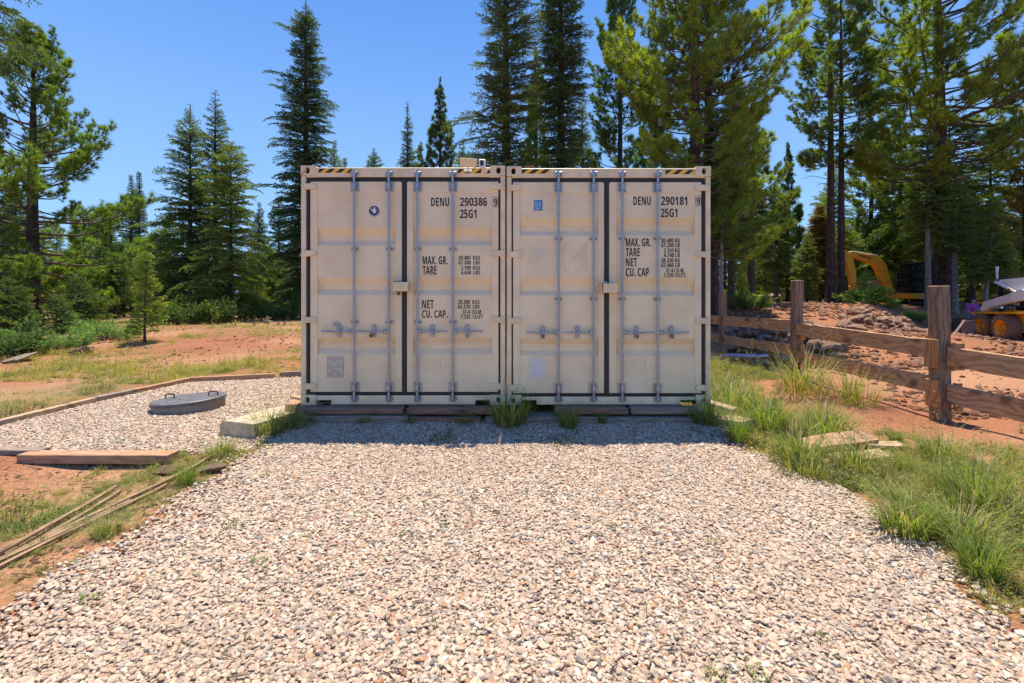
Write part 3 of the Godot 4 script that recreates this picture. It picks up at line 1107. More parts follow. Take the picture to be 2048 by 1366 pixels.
	rs.prism(pts, -0.0086, -0.0078)
	tag(built("sticker_mark", rs, M.residue, door2), "pale papery residue of a torn sticker")
	# padlocks
	padlock("old green padlock hanging under the lock box of the left container", Vector3((799.5 - CX) * K, EYE - (586.0 - HY) * K, -FRONT + 0.05), std("green_padlock", Color(0.07, 0.13, 0.11), 0.4, 0.5), 0.035)
	padlock("brass padlock on the second handle from the left, left container", Vector3((745.0 - CX) * K, EYE - (669.5 - HY) * K, -FRONT + 0.055), M.brass, 0.04)
	padlock("dark padlock on the rightmost handle of the left container", Vector3((935.0 - CX) * K, EYE - (671.0 - HY) * K, -FRONT + 0.055), M.steel_dark, 0.02)
	padlock("brass padlock on the leftmost handle of the right container", Vector3((1085.0 - CX) * K, EYE - (671.5 - HY) * K, -FRONT + 0.055), M.brass, 0.028)
	padlock("brass padlock on the third handle of the right container", Vector3((1272.5 - CX) * K, EYE - (671.5 - HY) * K, -FRONT + 0.055), M.brass, 0.024)
	padlock("dull grey padlock on the rightmost handle of the right container", Vector3((1341.5 - CX) * K, EYE - (672.0 - HY) * K, -FRONT + 0.055), std("grey_padlock", Color(0.2, 0.18, 0.14), 0.4, 0.6), 0.034)


func padlock(label: String, at: Vector3, mat: Material, w: float) -> void:
	var t := thing("padlock", label, "padlock", at)
	var b := MB.new()
	b.box(Vector3(0, -0.005, 0.012), Vector3(w, 0.045, 0.022), 0.005)
	built("lock_body", b, mat, t)
	var s := MB.new()
	var pts := []
	var rr := []
	for i in 9:
		var a := PI * i / 8.0
		pts.append(Vector3(cos(a) * w * 0.3, 0.03 + sin(a) * w * 0.3, 0.012))
		rr.append(0.004)
	pts.push_front(Vector3(w * 0.3, 0.015, 0.012))
	pts.append(Vector3(-w * 0.3, 0.015, 0.012))
	rr.append(0.004)
	rr.append(0.004)
	s.tube(pts, rr, 6)
	built("shackle", s, M.steel, t)


func roof_fittings() -> void:
	# solar panel on a bracket at the container's top edge
	var k := K
	var z := -FRONT + 0.03
	var sp := thing("solar_panel", "small tilted solar panel on a bracket atop the left container", "solar panel", Vector3((938.0 - CX) * k, EYE - (341.0 - HY) * k, z))
	var pm := MB.new()
	pm.xf = Transform3D(Basis(Vector3.BACK, deg_to_rad(-5.0)) * Basis(Vector3.RIGHT, deg_to_rad(28.0)), Vector3(-0.002, 0.075, 0.03))
	pm.box(Vector3.ZERO, Vector3(0.20, 0.105, 0.012), 0.003)
	built("panel_back", pm, M.cream, sp)
	var pc := MB.new()
	pc.xf = pm.xf.translated_local(Vector3(0, 0, -0.0085))
	pc.box(Vector3.ZERO, Vector3(0.186, 0.092, 0.004))
	built("solar_cells", pc, M.glass_dark, sp)
	var br := MB.new()
	br.tube([Vector3(-0.01, -0.01, 0.0), Vector3(-0.01, 0.03, 0.015), Vector3(0.0, 0.062, 0.025)], [0.012, 0.012, 0.01], 8)
	br.box(Vector3(-0.008, -0.012, -0.008), Vector3(0.1, 0.028, 0.016), 0.006)
	built("bracket", br, M.white, sp)
	var lt := thing("sensor_light", "white sensor light with dark face beside the solar panel", "sensor light", Vector3((967.0 - CX) * k, EYE - (342.0 - HY) * k, z))
	var hb := MB.new()
	hb.box(Vector3(-0.01, 0.063, 0.035), Vector3(0.082, 0.11, 0.05), 0.012)
	built("lamp_body", hb, M.white, lt)
	var hf := MB.new()
	hf.box(Vector3(-0.014, 0.072, 0.0605), Vector3(0.042, 0.07, 0.004), 0.001)
	built("lamp_face", hf, M.glass_dark, lt)
	var bs := MB.new()
	bs.xf = Transform3D(Basis(Vector3.RIGHT, PI / 2), Vector3(0.012, -0.008, 0))
	bs.lathe([Vector2(0, 0.02), Vector2(0.034, 0.018), Vector2(0.038, 0.0)], 16)
	bs.xf = Transform3D()
	bs.tube([Vector3(0.008, -0.005, 0.01), Vector3(0.0, 0.02, 0.03)], [0.014, 0.014], 8)
	built("lamp_base", bs, M.cream, lt)
	var rb := MB.new()
	rb.box(Vector3(0, 0.025, 0), Vector3(0.115, 0.05, 0.1), 0.004)
	var rbo := part("steel_block", rb.mesh(M.rust), self)
	rbo.position = Vector3((1059.0 - CX) * k, EYE - (335.5 - HY) * k, -FRONT - 0.14)
	tag(rbo, "small rusty steel block on the right container's roof edge", "block")
	# orange cable from the top casting down the left side
	var cb := MB.new()
	var pts := []
	var rr := []
	var path := [[617, 341, 0.03], [614, 344, 0.045], [608, 347, 0.04], [604, 351, 0.02], [602.5, 362, -0.01], [601, 385, -0.03], [600.0, 410, -0.035], [601.0, 440, -0.03], [600.5, 470, -0.035], [601.5, 500, -0.04], [600.5, 530, -0.035], [601.5, 560, -0.03], [602.5, 590, -0.035], [601.5, 615, -0.03], [600.5, 640, -0.04], [601.0, 690, -0.05], [600.0, 740, -0.05], [599.0, 800, -0.04]]
	for q in path:
		pts.append(Vector3((q[0] - CX) * k, EYE - (q[1] - HY) * k, -FRONT + q[2]))
		rr.append(0.0048)
	cb.tube(pts, rr, 6)
	var co := part("extension_cord", cb.mesh(M.orange), self)
	tag(co, "orange cord hanging down the left container's outer corner", "cord")


# ------------------------------------------------------------------ foliage pieces
# short stiff needles round a twig
func needle_run(mb: MB, p0: Vector3, p1: Vector3, step: float, ln: float, w: float, per: int, c0: Color, c1: Color) -> void:
	var dirn := (p1 - p0).normalized()
	var side := dirn.cross(Vector3.UP).normalized()
	if side.length() < 0.5:
		side = Vector3.RIGHT
	var up := side.cross(dirn)
	var len_ := (p1 - p0).length()
	var s := 0.0
	while s < len_:
		for k in per:
			var a := R(0.0, TAU)
			var rad := side * cos(a) + up * (sin(a) * 0.8 + 0.15)
			var q := p0 + dirn * (s + R(0.0, step))
			var tip := q + (dirn * R(0.45, 0.85) + rad * 0.75).normalized() * ln * R(0.75, 1.25)
			var acr := (tip - q).cross(rad + dirn * 0.3).normalized() * w * 0.5
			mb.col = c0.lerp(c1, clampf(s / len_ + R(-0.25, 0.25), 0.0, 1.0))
			mb.leaf(q - acr, q + acr, tip)
		s += step
	for k in 4:
		var tip := p1 + (dirn + Vector3(R(-0.5, 0.5), R(-0.5, 0.5), R(-0.5, 0.5))).normalized() * ln * 1.2
		var acr := dirn.cross(Vector3(R(-1, 1), R(-1, 1), R(-1, 1))).normalized() * w * 0.6
		mb.col = c1
		mb.leaf(p1 - acr, p1 + acr, tip)


# a flat spray of fir or spruce, reaching L along +x
func spruce_branch(L: float, dense := 1.0, droop := 0.18) -> ArrayMesh:
	var wd := MB.new()
	var nd := MB.new()
	var pts := []
	var rr := []
	var bend := R(-0.06, 0.06)
	for i in 8:
		var t := i / 7.0
		pts.append(Vector3(L * t, L * (0.10 * sin(t * 2.2) - droop * t * t), L * bend * sin(t * 3.0)))
		rr.append(0.004 + 0.016 * (1.0 - t) * minf(L, 1.6))
	wd.tube(pts, rr, 5, false)
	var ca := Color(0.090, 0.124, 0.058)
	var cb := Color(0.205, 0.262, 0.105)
	var step := 0.062 / dense
	var s := 0.10 * L
	var flip := 1.0
	while s < L:
		var t := s / L
		var f := t * 7.0
		var i := mini(int(f), 6)
		var p: Vector3 = pts[i].lerp(pts[i + 1], f - i)
		var ax: Vector3 = (pts[i + 1] - pts[i]).normalized()
		var l := (0.20 + 0.24 * (1.0 - t) * minf(1.3, L * 0.6)) * R(0.55, 1.35) * clampf(t * 5.0, 0.35, 1.0)
		var dirn := (ax * R(0.55, 0.8) + Vector3(0, R(-0.5, 0.2), flip * 0.8)).normalized()
		var e := p + dirn * l + Vector3(0, -0.10 * l, 0)
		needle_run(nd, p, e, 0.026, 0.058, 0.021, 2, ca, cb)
		var u := 0.3
		var fl2 := 1.0
		while u < 0.95 and l > 0.16:
			var q := p.lerp(e, u)
			var d2 := (dirn * 0.75 + ax * 0.35 * fl2 + Vector3(0, R(-0.45, 0.1), 0) - Vector3(0, 0, flip) * 0.25 * fl2).normalized()
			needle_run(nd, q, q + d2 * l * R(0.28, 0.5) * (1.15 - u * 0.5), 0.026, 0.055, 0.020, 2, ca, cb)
			u += 0.09 / l
			fl2 = -fl2
		flip = -flip
		s += step * R(0.7, 1.3)
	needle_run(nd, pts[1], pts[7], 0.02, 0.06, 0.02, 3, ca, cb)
	var m := wd.mesh(M.twig)
	return nd.mesh(M.needles, m)


func tuft(nd: MB, p: Vector3, dirn: Vector3, ln: float, count: int, hue: float) -> void:
	var side := dirn.cross(Vector3(0.31, 0.9, 0.2)).normalized()
	var up := side.cross(dirn)
	for k in count:
		var a := R(0.0, TAU)
		var sp := R(0.15, 1.25)
		var q := p - dirn * R(0.0, 0.13)
		var d := (dirn * cos(sp) + (side * cos(a) + up * sin(a)) * sin(sp)).normalized()
		d = (d + Vector3(0, -0.06, 0)).normalized()
		var tip := q + d * ln * R(0.75, 1.15)
		var acr := d.cross(Vector3(R(-1, 1), R(-1, 1), R(-1, 1))).normalized() * 0.0075
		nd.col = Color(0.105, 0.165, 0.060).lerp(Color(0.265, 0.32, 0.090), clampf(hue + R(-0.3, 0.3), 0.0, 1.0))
		nd.leaf(q - acr, q + acr, tip)


# a limb of long-needled pine reaching L along +x, rising towards its end
func pine_branch(L: float, fill := 1.0) -> ArrayMesh:
	var wd := MB.new()
	var nd := MB.new()
	var pts := []
	var rr := []
	var w1 := R(-0.16, 0.16)
	var w2 := R(0.0, 6.0)
	for i in 9:
		var t := i / 8.0
		pts.append(Vector3(L * t, L * (-0.10 * sin(t * 2.6) + 0.30 * t * t) + 0.03 * sin(w2 + t * 7.0), L * w1 * sin(t * 3.4 + 0.4) + 0.04 * sin(w2 + t * 9.0)))
		rr.append(0.006 + 0.026 * (1.0 - t) * minf(L / 2.0, 1.5))
	wd.tube(pts, rr, 6, false)
	var n := int((4.0 + L * 7.0) * fill)
	for j in n:
		var t := clampf(0.40 + 0.60 * pow((j + R(0.0, 1.0)) / n, 0.8), 0.0, 1.0)
		var f := t * 8.0
		var i := mini(int(f), 7)
		var p: Vector3 = pts[i].lerp(pts[i + 1], f - i)
		var ax: Vector3 = (pts[i + 1] - pts[i]).normalized()
		var l := (0.20 + 0.42 * (1.05 - t)) * R(0.6, 1.3) * minf(1.0, 0.4 + L * 0.35)
		var a := j * 2.4 + R(-0.6, 0.6)
		var out := Vector3(0, sin(a) * 0.75 + 0.2, cos(a))
		var dirn := (ax * 0.75 + out * 0.8).normalized()
		var mid := p + dirn * l * 0.6
		var e := p + (dirn + Vector3(0, 0.32, 0) + ax * 0.25).normalized() * l
		wd.tube([p, mid, e], [0.008, 0.006, 0.004], 4, false)
		var hue := R(0.15, 0.75)
		tuft(nd, e, (e - mid).normalized(), 0.17, 54, hue)
		if l > 0.3:
			tuft(nd, mid, dirn, 0.15, 30, hue - 0.15)
			for k in 2:
				var d2 := (dirn + Vector3(R(-0.8, 0.8), R(-0.2, 0.9), R(-0.8, 0.8))).normalized()
				var e2 := mid + d2 * l * 0.45
				wd.tube([mid, e2], [0.005, 0.003], 4, false)
				tuft(nd, e2, d2, 0.165, 46, hue)
	tuft(nd, pts[8], (pts[8] - pts[7]).normalized(), 0.17, 46, 0.7)
	var m := wd.mesh(M.twig)
	return nd.mesh(M.needles, m)


func make_branches() -> void:
	BR.spruce = [[2.2, spruce_branch(2.2)], [2.2, spruce_branch(2.2, 1.0, 0.30)], [1.35, spruce_branch(1.35)], [1.35, spruce_branch(1.35, 1.0, 0.26)], [0.7, spruce_branch(0.7, 1.1, 0.08)]]
	BR.pine = [[2.5, pine_branch(2.5)], [2.5, pine_branch(2.5)], [1.5, pine_branch(1.5)], [1.5, pine_branch(1.5)], [0.8, pine_branch(0.8)]]
	BR.sparse = [[1.9, spruce_branch(1.9, 0.5, 0.3)], [1.2, spruce_branch(1.2, 0.55, 0.2)], [0.6, spruce_branch(0.6, 0.8, 0.05)]]


# kind: which branches; prof(t): reach of the branches (1 = widest) at height share t from the crown's foot
func crown(t: Node3D, kind: String, y0: float, y1: float, reach: float, gap: float, tint: Color, o := {}) -> void:
	var set_: Array = BR[kind]
	var where := []
	var cols := []
	for s in set_:
		where.append([])
		cols.append([])
	var y := y0
	var az := R(0.0, TAU)
	var power: float = o.get("power", 0.62)
	var up0: float = o.get("up0", -12.0)
	var up1: float = o.get("up1", 40.0)
	var lean: Vector2 = o.get("lean", Vector2.ZERO)
	var spot: float = o.get("yellow", 0.25)
	while y < y1:
		var f := (y - y0) / (y1 - y0)
		az += 2.39996 + R(-0.45, 0.45)
		var prof := pow(1.0 - f, power) * lerpf(o.get("foot", 0.75), 1.0, ss(0.0, 0.25, f))
		var l := maxf(reach * prof * R(0.78, 1.25), 0.22)
		if R(0, 1) < 0.12:
			y += gap
			continue
		l *= clampf(1.0 + 0.9 * nz2.get_noise_3d(sin(az) * 6.0 + t.position.x * 9.0, y * 9.0, cos(az) * 6.0), 0.5, 1.3)
		if R(0, 1) < o.get("arms", 0.0):
			l *= 1.45
		var best := 0
		for k in set_.size():
			if absf(log(set_[k][0] / l)) < absf(log(set_[best][0] / l)) - 0.01 or (is_equal_approx(set_[k][0], set_[best][0]) and R(0, 1) < 0.5):
				best = k
		var sc: float = l / set_[best][0]
		var el := deg_to_rad(lerpf(up0, up1, pow(f, 1.3)) + R(-9, 9))
		var b := Basis(Vector3.UP, az) * Basis(Vector3.BACK, el) * Basis(Vector3.RIGHT, R(-0.35, 0.35))
		b = b.scaled(Vector3.ONE * sc)
		var off := Vector3(lean.x, 0, lean.y) * y
		where[best].append(Transform3D(b, Vector3(0, y, 0) + off))
		var g := R(0.72, 1.25)
		var cc := Color(tint.r * g, tint.g * g, tint.b * g)
		if R(0, 1) < spot:
			cc = cc.lerp(Color(tint.r * 1.4, tint.g * 1.28, tint.b * 0.8), R(0.4, 1.0))
		cols[best].append(cc)
		y += gap * R(0.6, 1.4) * (0.55 + 0.45 * prof)
	for k in set_.size():
		if where[k].size() > 0:
			scatter("crown", set_[k][1], where[k], cols[k], t)


func trunk(t: Node3D, r: float, h: float, mat: Material, o := {}) -> void:
	var mb := MB.new()
	var pts := []
	var rr := []
	var lean: Vector2 = o.get("lean", Vector2.ZERO)
	var wob: float = o.get("wobble", 0.03)
	var ph := R(0, 6)
	var n := 14
	for i in n + 1:
		var f := float(i) / n
		f = pow(f, 1.25)
		var y := f * (h + 0.4) - 0.4
		pts.append(Vector3(lean.x * y + sin(ph + f * 5.0) * wob * f, y, lean.y * y + cos(ph + f * 4.0) * wob * f))
		rr.append(maxf(r * pow(1.0 - f, 0.75) * (1.0 + 0.45 * exp(-maxf(y, 0.0) / (r * 1.6))), 0.012))
	mb.tube(pts, rr, 12, true)
	var stubs: int = o.get("stubs", 0)
	var s0: float = o.get("stub0", 1.0)
	var s1: float = o.get("stub1", h * 0.5)
	for i in stubs:
		var y := R(s0, s1)
		var a := R(0, TAU)
		var l := R(0.25, o.get("stub_len", 1.2))
		var d := Vector3(cos(a), R(-0.35, 0.25), sin(a))
		var p := Vector3(lean.x * y, y, lean.y * y)
		mb.tube([p, p + d * l * 0.6, p + d * l + Vector3(0, -0.15 * l, 0)], [0.022, 0.014, 0.004], 4, false, 1.0)
		if l > 0.5:
			var q := p + d * l * 0.5
			mb.tube([q, q + (d + Vector3(R(-0.7, 0.7), R(-0.6, 0.4), R(-0.7, 0.7))) * l * 0.4], [0.01, 0.003], 4, false)
	var tr := built("trunk", mb, mat, t)
	if o.has("spike"):
		var sp := MB.new()
		sp.tube([Vector3(lean.x * h, h - 0.3, lean.y * h), Vector3(lean.x * h + 0.02, h + o.spike * 0.5, 0), Vector3(lean.x * h, h + o.spike, 0)], [0.035, 0.025, 0.01], 6)
		for i in 4:
			var y: float = h + o.spike * (0.2 + 0.2 * i)
			var d := 1.0 if i % 2 == 0 else -1.0
			sp.tube([Vector3(0, y, 0), Vector3(d * 0.3, y + 0.1, 0.05)], [0.012, 0.003], 4)
		built("dead_top", sp, M.twig, tr)


# kind, column in the photograph, distance, row of the tip, half width of the crown in photograph pixels
func tree(kind: String, label: String, px: float, d: float, top: float, half: float, o := {}) -> Node3D:
	var base := W(px, d)
	var h := H(top, d) - base.y
	var reach := half * d / F
	var t := thing(o.get("name", {"pine": "pine_tree", "spruce": "spruce_tree", "fir": "fir_tree", "sparse": "spruce_tree"}[kind]), label, o.get("category", "tree"), base, R(0, TAU) if not o.has("turn") else o.turn, o.get("group", ""))
	var r: float = o.get("r", clampf(h * 0.014, 0.03, 0.28))
	var mat: Material = o.get("bark", M.bark if kind == "pine" else M.bark_fir)
	trunk(t, r, h, mat, o)
	var foot: float = o.get("crown", 0.06)
	var gap: float = o.get("gap", 0.085 if kind != "pine" else 0.13) * 0.5
	gap *= o.get("thin", 1.0) * clampf(reach / 1.6, 0.45, 1.6)
	var tint: Color = o.get("tint", Color(1, 1, 1))
	var oo := o.duplicate()
	if kind == "pine":
		for q in [["power", 0.62], ["up0", -6.0], ["up1", 55.0], ["foot", 0.7]]:
			if not oo.has(q[0]):
				oo[q[0]] = q[1]
		crown(t, "pine", h * foot, h - 0.15, reach, gap, tint, oo)
	else:
		crown(t, "sparse" if kind == "sparse" else "spruce", h * foot, h - 0.05, reach, gap, tint, oo)
	return t


func shrub(called: String, label: String, px: float, d: float, wide: float, high: float, tint: Color, group := "") -> void:
	var base := W(px, d)
	var t := thing(called, label, "shrub", base, 0.0, group)
	var st := MB.new()
	var where := [[], []]
	var cols := [[], []]
	var n := int(26 + wide * 34)
	for i in n:
		var a := R(0, TAU)
		var rr := sqrt(R(0, 1)) * wide * 0.6
		var p := Vector3(cos(a) * rr, R(0.0, 0.1), sin(a) * rr * 0.8)
		var k := 1 if R(0, 1) < 0.55 else 0
		var l := high * R(0.7, 1.25)
		var ln: float = [1.35, 0.7][k] if k == 0 and wide < 1.0 else [1.2, 0.6][k]
		var b := Basis(Vector3.UP, -a + R(-0.8, 0.8)) * Basis(Vector3.BACK, deg_to_rad(R(22, 75))) * Basis(Vector3.RIGHT, R(-1.0, 1.0))
		where[k].append(Transform3D(b.scaled(Vector3.ONE * l / ln), p))
		var g := R(0.75, 1.3)
		cols[k].append(Color(tint.r * g, tint.g * g, tint.b * g))
		if i % 5 == 0:
			st.tube([Vector3(0, -0.05, 0), p * 0.6 + Vector3(0, 0.12, 0), p + Vector3(0, 0.25, 0)], [0.02, 0.015, 0.008], 5)
	built("stem", st, M.twig, t)
	for k in 2:
		if where[k].size() > 0:
			scatter("foliage", (BR.spruce if k == 0 and wide < 1.0 else BR.sparse)[[2, 4][k] if k == 0 and wide < 1.0 else [1, 2][k]][1], where[k], cols[k], t)


func trees() -> void:
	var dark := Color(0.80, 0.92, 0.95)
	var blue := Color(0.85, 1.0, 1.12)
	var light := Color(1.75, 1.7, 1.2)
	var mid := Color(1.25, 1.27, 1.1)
	# left side
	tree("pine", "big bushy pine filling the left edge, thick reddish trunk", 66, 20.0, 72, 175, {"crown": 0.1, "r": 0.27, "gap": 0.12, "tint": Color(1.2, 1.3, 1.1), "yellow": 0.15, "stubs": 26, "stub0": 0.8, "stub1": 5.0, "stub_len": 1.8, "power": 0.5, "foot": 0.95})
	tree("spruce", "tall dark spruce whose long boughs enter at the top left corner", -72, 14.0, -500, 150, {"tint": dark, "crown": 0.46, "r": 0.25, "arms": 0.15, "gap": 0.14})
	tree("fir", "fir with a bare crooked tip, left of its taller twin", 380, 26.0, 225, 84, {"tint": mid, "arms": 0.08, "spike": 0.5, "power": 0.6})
	tree("fir", "tall pointed fir with two long level boughs high on its right", 430, 28.0, 185, 104, {"tint": Color(0.95, 1.0, 0.95), "arms": 0.06, "power": 0.85})
	tree("fir", "pale green fir in front of the tall pointed fir", 462, 24.5, 285, 78, {"tint": Color(1.4, 1.4, 1.05), "power": 0.5, "crown": 0.03})
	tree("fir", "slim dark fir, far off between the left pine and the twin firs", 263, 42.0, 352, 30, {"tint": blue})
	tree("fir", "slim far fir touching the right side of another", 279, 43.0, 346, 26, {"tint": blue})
	tree("sparse", "small light green fir standing alone on the red bank", 290, 14.3, 512, 36, {"name": "fir_tree", "tint": Color(1.75, 1.7, 0.95), "crown": 0.08, "gap": 0.13, "power": 0.75, "up0": 12.0})
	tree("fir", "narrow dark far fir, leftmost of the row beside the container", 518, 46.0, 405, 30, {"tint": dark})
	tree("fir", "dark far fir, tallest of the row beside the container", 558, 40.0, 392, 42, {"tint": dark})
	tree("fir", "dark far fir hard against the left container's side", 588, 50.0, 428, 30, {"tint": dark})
	tree("fir", "mid green fir below the row of dark far firs", 537, 33.0, 478, 42, {"tint": mid})
	tree("fir", "small fir in the gap right of the pale green fir", 500, 37.0, 500, 30, {"tint": mid})
	tree("spruce", "tall dense dark spruce rising behind the left container", 612, 28.0, 28, 66, {"tint": Color(0.78, 0.88, 0.88), "power": 0.34, "foot": 0.9, "spike": 1.6, "r": 0.28, "gap": 0.06, "arms": 0.08, "up0": -8.0, "up1": 30.0})
	tree("fir", "small fir tip peeking over the left container's roof", 748, 40.0, 297, 52, {"tint": mid})
	tree("sparse", "thin far spruce tip just right of the tall dense spruce", 690, 38.0, 318, 26, {"tint": mid})
	tree("fir", "narrow fir tip leaning on the tall dense spruce", 668, 36.0, 280, 40, {"tint": light})
	tree("sparse", "scraggly thin spruce with bare tip over the left container", 815, 36.0, 213, 40, {"tint": mid, "spike": 0.4, "power": 0.7})
	tree("pine", "low pine top beside the scraggly spruce over the container", 842, 40.0, 282, 50, {"tint": mid})
	tree("pine", "slender pointed pine rising over the left container", 880, 34.0, 155, 62, {"tint": Color(0.85, 0.95, 0.95), "power": 0.7, "gap": 0.11})
	tree("fir", "fir top between the slender pine and the shaggy spruce", 926, 40.0, 278, 50, {"tint": light})
	tree("fir", "young dark fir at the left edge, below the pine", 16, 16.0, 560, 52, {"tint": Color(0.9, 1.0, 0.95)})
	tree("fir", "young bluish fir right of the big pine's trunk", 112, 16.5, 592, 42, {"tint": Color(1.05, 1.2, 1.15)})
	tree("fir", "young dark fir beside the shadowed grove", 158, 18.0, 555, 46, {"tint": Color(0.8, 0.95, 0.9)})
	tree("pine", "mid distance pine behind the big left pine", 168, 30.0, 420, 62, {"tint": light, "crown": 0.25})
	tree("fir", "shaded fir with a bare lower trunk left of the lone small fir", 222, 27.0, 455, 44, {"tint": dark, "crown": 0.2, "r": 0.2})
	tree("fir", "green fir between the far slim firs and the twin firs", 330, 38.0, 452, 34, {"tint": mid})
	tree("pine", "tall pine partly hidden beyond the left edge", -30, 27.0, 210, 90, {"tint": mid, "r": 0.24})
	tree("fir", "mid green fir behind the lone small fir", 303, 32.0, 470, 36, {"tint": mid})
	tree("fir", "low shaded fir at the foot of the twin firs", 352, 25.0, 560, 30, {"tint": dark})
	# behind the containers
	tree("spruce", "shaggy tall spruce with long upturned boughs on the left", 1012, 20.0, -230, 78, {"tint": Color(1.0, 1.0, 0.9), "power": 0.22, "arms": 0.14, "r": 0.26, "gap": 0.095, "up0": 8.0, "foot": 1.0, "yellow": 0.4})
	tree("pine", "thin pine between two tall spruces behind the containers", 1072, 34.0, 95, 32, {"tint": mid, "power": 0.5, "crown": 0.35})
	tree("spruce", "tall bluish columnar spruce behind the gap of the containers", 1122, 21.0, -190, 56, {"tint": Color(0.88, 0.96, 0.98), "power": 0.2, "r": 0.25, "gap": 0.07, "foot": 1.0})
	tree("spruce", "shorter green fir below the bluish columnar spruce", 1165, 25.0, 210, 52, {"tint": mid, "name": "fir_tree"})
	tree("pine", "airy pine with open boughs over the right container", 1240, 25.0, -130, 74, {"tint": Color(0.8, 0.98, 0.85), "power": 0.35, "gap": 0.15, "yellow": 0.1, "r": 0.2})
	tree("pine", "huge yellow-green pine over the right container's top corner", 1390, 15.0, -420, 148, {"tint": Color(1.5, 1.5, 1.0), "power": 0.3, "r": 0.22, "gap": 0.085, "foot": 0.9, "yellow": 0.5, "crown": 0.14, "stubs": 10, "stub0": 2.5, "stub1": 8.0})
	tree("pine", "second trunk close beside the huge yellow-green pine", 1416, 16.2, -250, 95, {"tint": Color(1.2, 1.15, 0.9), "power": 0.35, "r": 0.2, "gap": 0.2, "crown": 0.22, "yellow": 0.4})
	tree("pine", "pine top with dark needles behind the right container", 1310, 27.0, 60, 60, {"tint": Color(0.8, 0.92, 0.8), "gap": 0.16})
	tree("spruce", "dark fir with drooping boughs right of the container", 1462, 18.0, 250, 62, {"tint": Color(0.9, 0.95, 0.8), "name": "fir_tree", "crown": 0.3, "power": 0.45, "r": 0.14})
	tree("pine", "low spreading pine boughs just right of the container's edge", 1500, 21.0, 270, 78, {"tint": Color(1.0, 1.0, 0.8), "crown": 0.42, "power": 0.35, "r": 0.13, "gap": 0.16})
	tree("fir", "pale barked slim trunk right of the container corner", 1443, 14.5, 300, 26, {"tint": Color(0.9, 0.95, 0.85), "crown": 0.5, "bark": M.bark_pale, "r": 0.075})
	tree("fir", "thick trunked fir half hidden by the right container", 1424, 15.5, 200, 40, {"tint": Color(0.8, 0.85, 0.75), "crown": 0.38, "r": 0.25, "bark": M.bark})
	tree("pine", "slim pine against the sky left of the twin trunked pine", 1576, 34.0, 285, 34, {"tint": Color(0.95, 1.05, 0.9), "crown": 0.1})
	tree("fir", "fir with a straight bare trunk behind the second fence post", 1552, 26.0, 380, 42, {"tint": Color(0.95, 1.0, 0.85), "crown": 0.28, "r": 0.13})
	tree("fir", "dark slim trunk with high crown behind the first fence post", 1505, 23.0, 330, 40, {"tint": dark, "crown": 0.34, "r": 0.13})
	tree("fir", "bushy light green young fir behind the first fence post", 1476, 20.0, 545, 30, {"tint": light})
	tree("fir", "small bushy young fir behind the second fence post", 1614, 27.0, 470, 36, {"tint": mid})
	tree("sparse", "dying fir with rusty brown needles left of the twin trunks", 1640, 29.0, 415, 40, {"tint": Color(1.9, 1.1, 0.95), "gap": 0.05, "thin": 0.6, "yellow": 0.1})
	tree("pine", "left stem of the twin trunked pine", 1661, 24.0, -90, 100, {"tint": Color(1.15, 1.2, 1.02), "crown": 0.40, "power": 0.4, "r": 0.21, "gap": 0.21, "stubs": 16, "stub0": 5.0, "stub1": 9.0, "stub_len": 2.0, "yellow": 0.3})
	tree("pine", "right stem of the twin trunked pine", 1682, 24.4, -60, 78, {"tint": Color(1.2, 1.22, 1.02), "crown": 0.42, "power": 0.4, "r": 0.19, "gap": 0.22, "stubs": 12, "stub0": 5.0, "stub1": 9.0, "yellow": 0.3})
	tree("pine", "pale pine in the middle distance right of the twin trunks", 1742, 32.0, 195, 56, {"tint": Color(1.25, 1.2, 0.95), "crown": 0.1, "gap": 0.13})
	tree("fir", "fir behind the digger's boom", 1716, 36.0, 400, 52, {"tint": light})
	tree("fir", "dark fir between the digger and the twin trunks", 1755, 31.0, 430, 60, {"tint": mid})
	tree("fir", "broad fir just behind the digger's cab", 1812, 33.0, 380, 64, {"tint": Color(1.2, 1.2, 0.9)})
	tree("pine", "great wide crowned pine at the upper right", 1886, 24.0, -230, 172, {"lean": Vector2(-0.02, 0.0), "turn": 0.0, "tint": Color(1.35, 1.35, 1.05), "crown": 0.30, "power": 0.3, "r": 0.40, "gap": 0.135, "foot": 0.9, "yellow": 0.35, "stubs": 14, "stub0": 3.0, "stub1": 8.0, "stub_len": 2.0})
	tree("spruce", "dark spreading fir under the great wide crowned pine", 1898, 25.5, 215, 105, {"tint": Color(0.78, 0.92, 0.72), "crown": 0.30, "power": 0.5, "r": 0.17, "name": "fir_tree", "gap": 0.09})
	tree("spruce", "green fir with level boughs over the skid loader", 1980, 28.0, 250, 95, {"tint": Color(0.95, 1.08, 0.8), "crown": 0.30, "power": 0.5, "name": "fir_tree", "r": 0.15})
	tree("pine", "yellow-green pine boughs reaching in at the right edge", 2105, 24.0, 60, 150, {"tint": Color(1.5, 1.3, 0.85), "crown": 0.42, "power": 0.4, "yellow": 0.5, "gap": 0.17})
	tree("fir", "pale slim trunk left of the thick dark one behind the tall post", 1856, 23.2, 250, 40, {"tint": mid, "crown": 0.45, "bark": M.bark_pale, "r": 0.15})
	tree("fir", "pale slim trunk right of the thick dark one behind the tall post", 1910, 22.8, 330, 36, {"tint": mid, "crown": 0.42, "bark": M.bark_pale, "r": 0.14})
	tree("fir", "pale leaning trunk between the person and the skid loader", 1966, 21.5, 400, 40, {"tint": mid, "crown": 0.35, "bark": M.bark_pale, "r": 0.10, "lean": Vector2(0.11, 0.0), "turn": 0.0})
	tree("fir", "slender dark trunk above the person in purple", 1945, 26.0, 380, 44, {"tint": mid, "crown": 0.30, "r": 0.14})
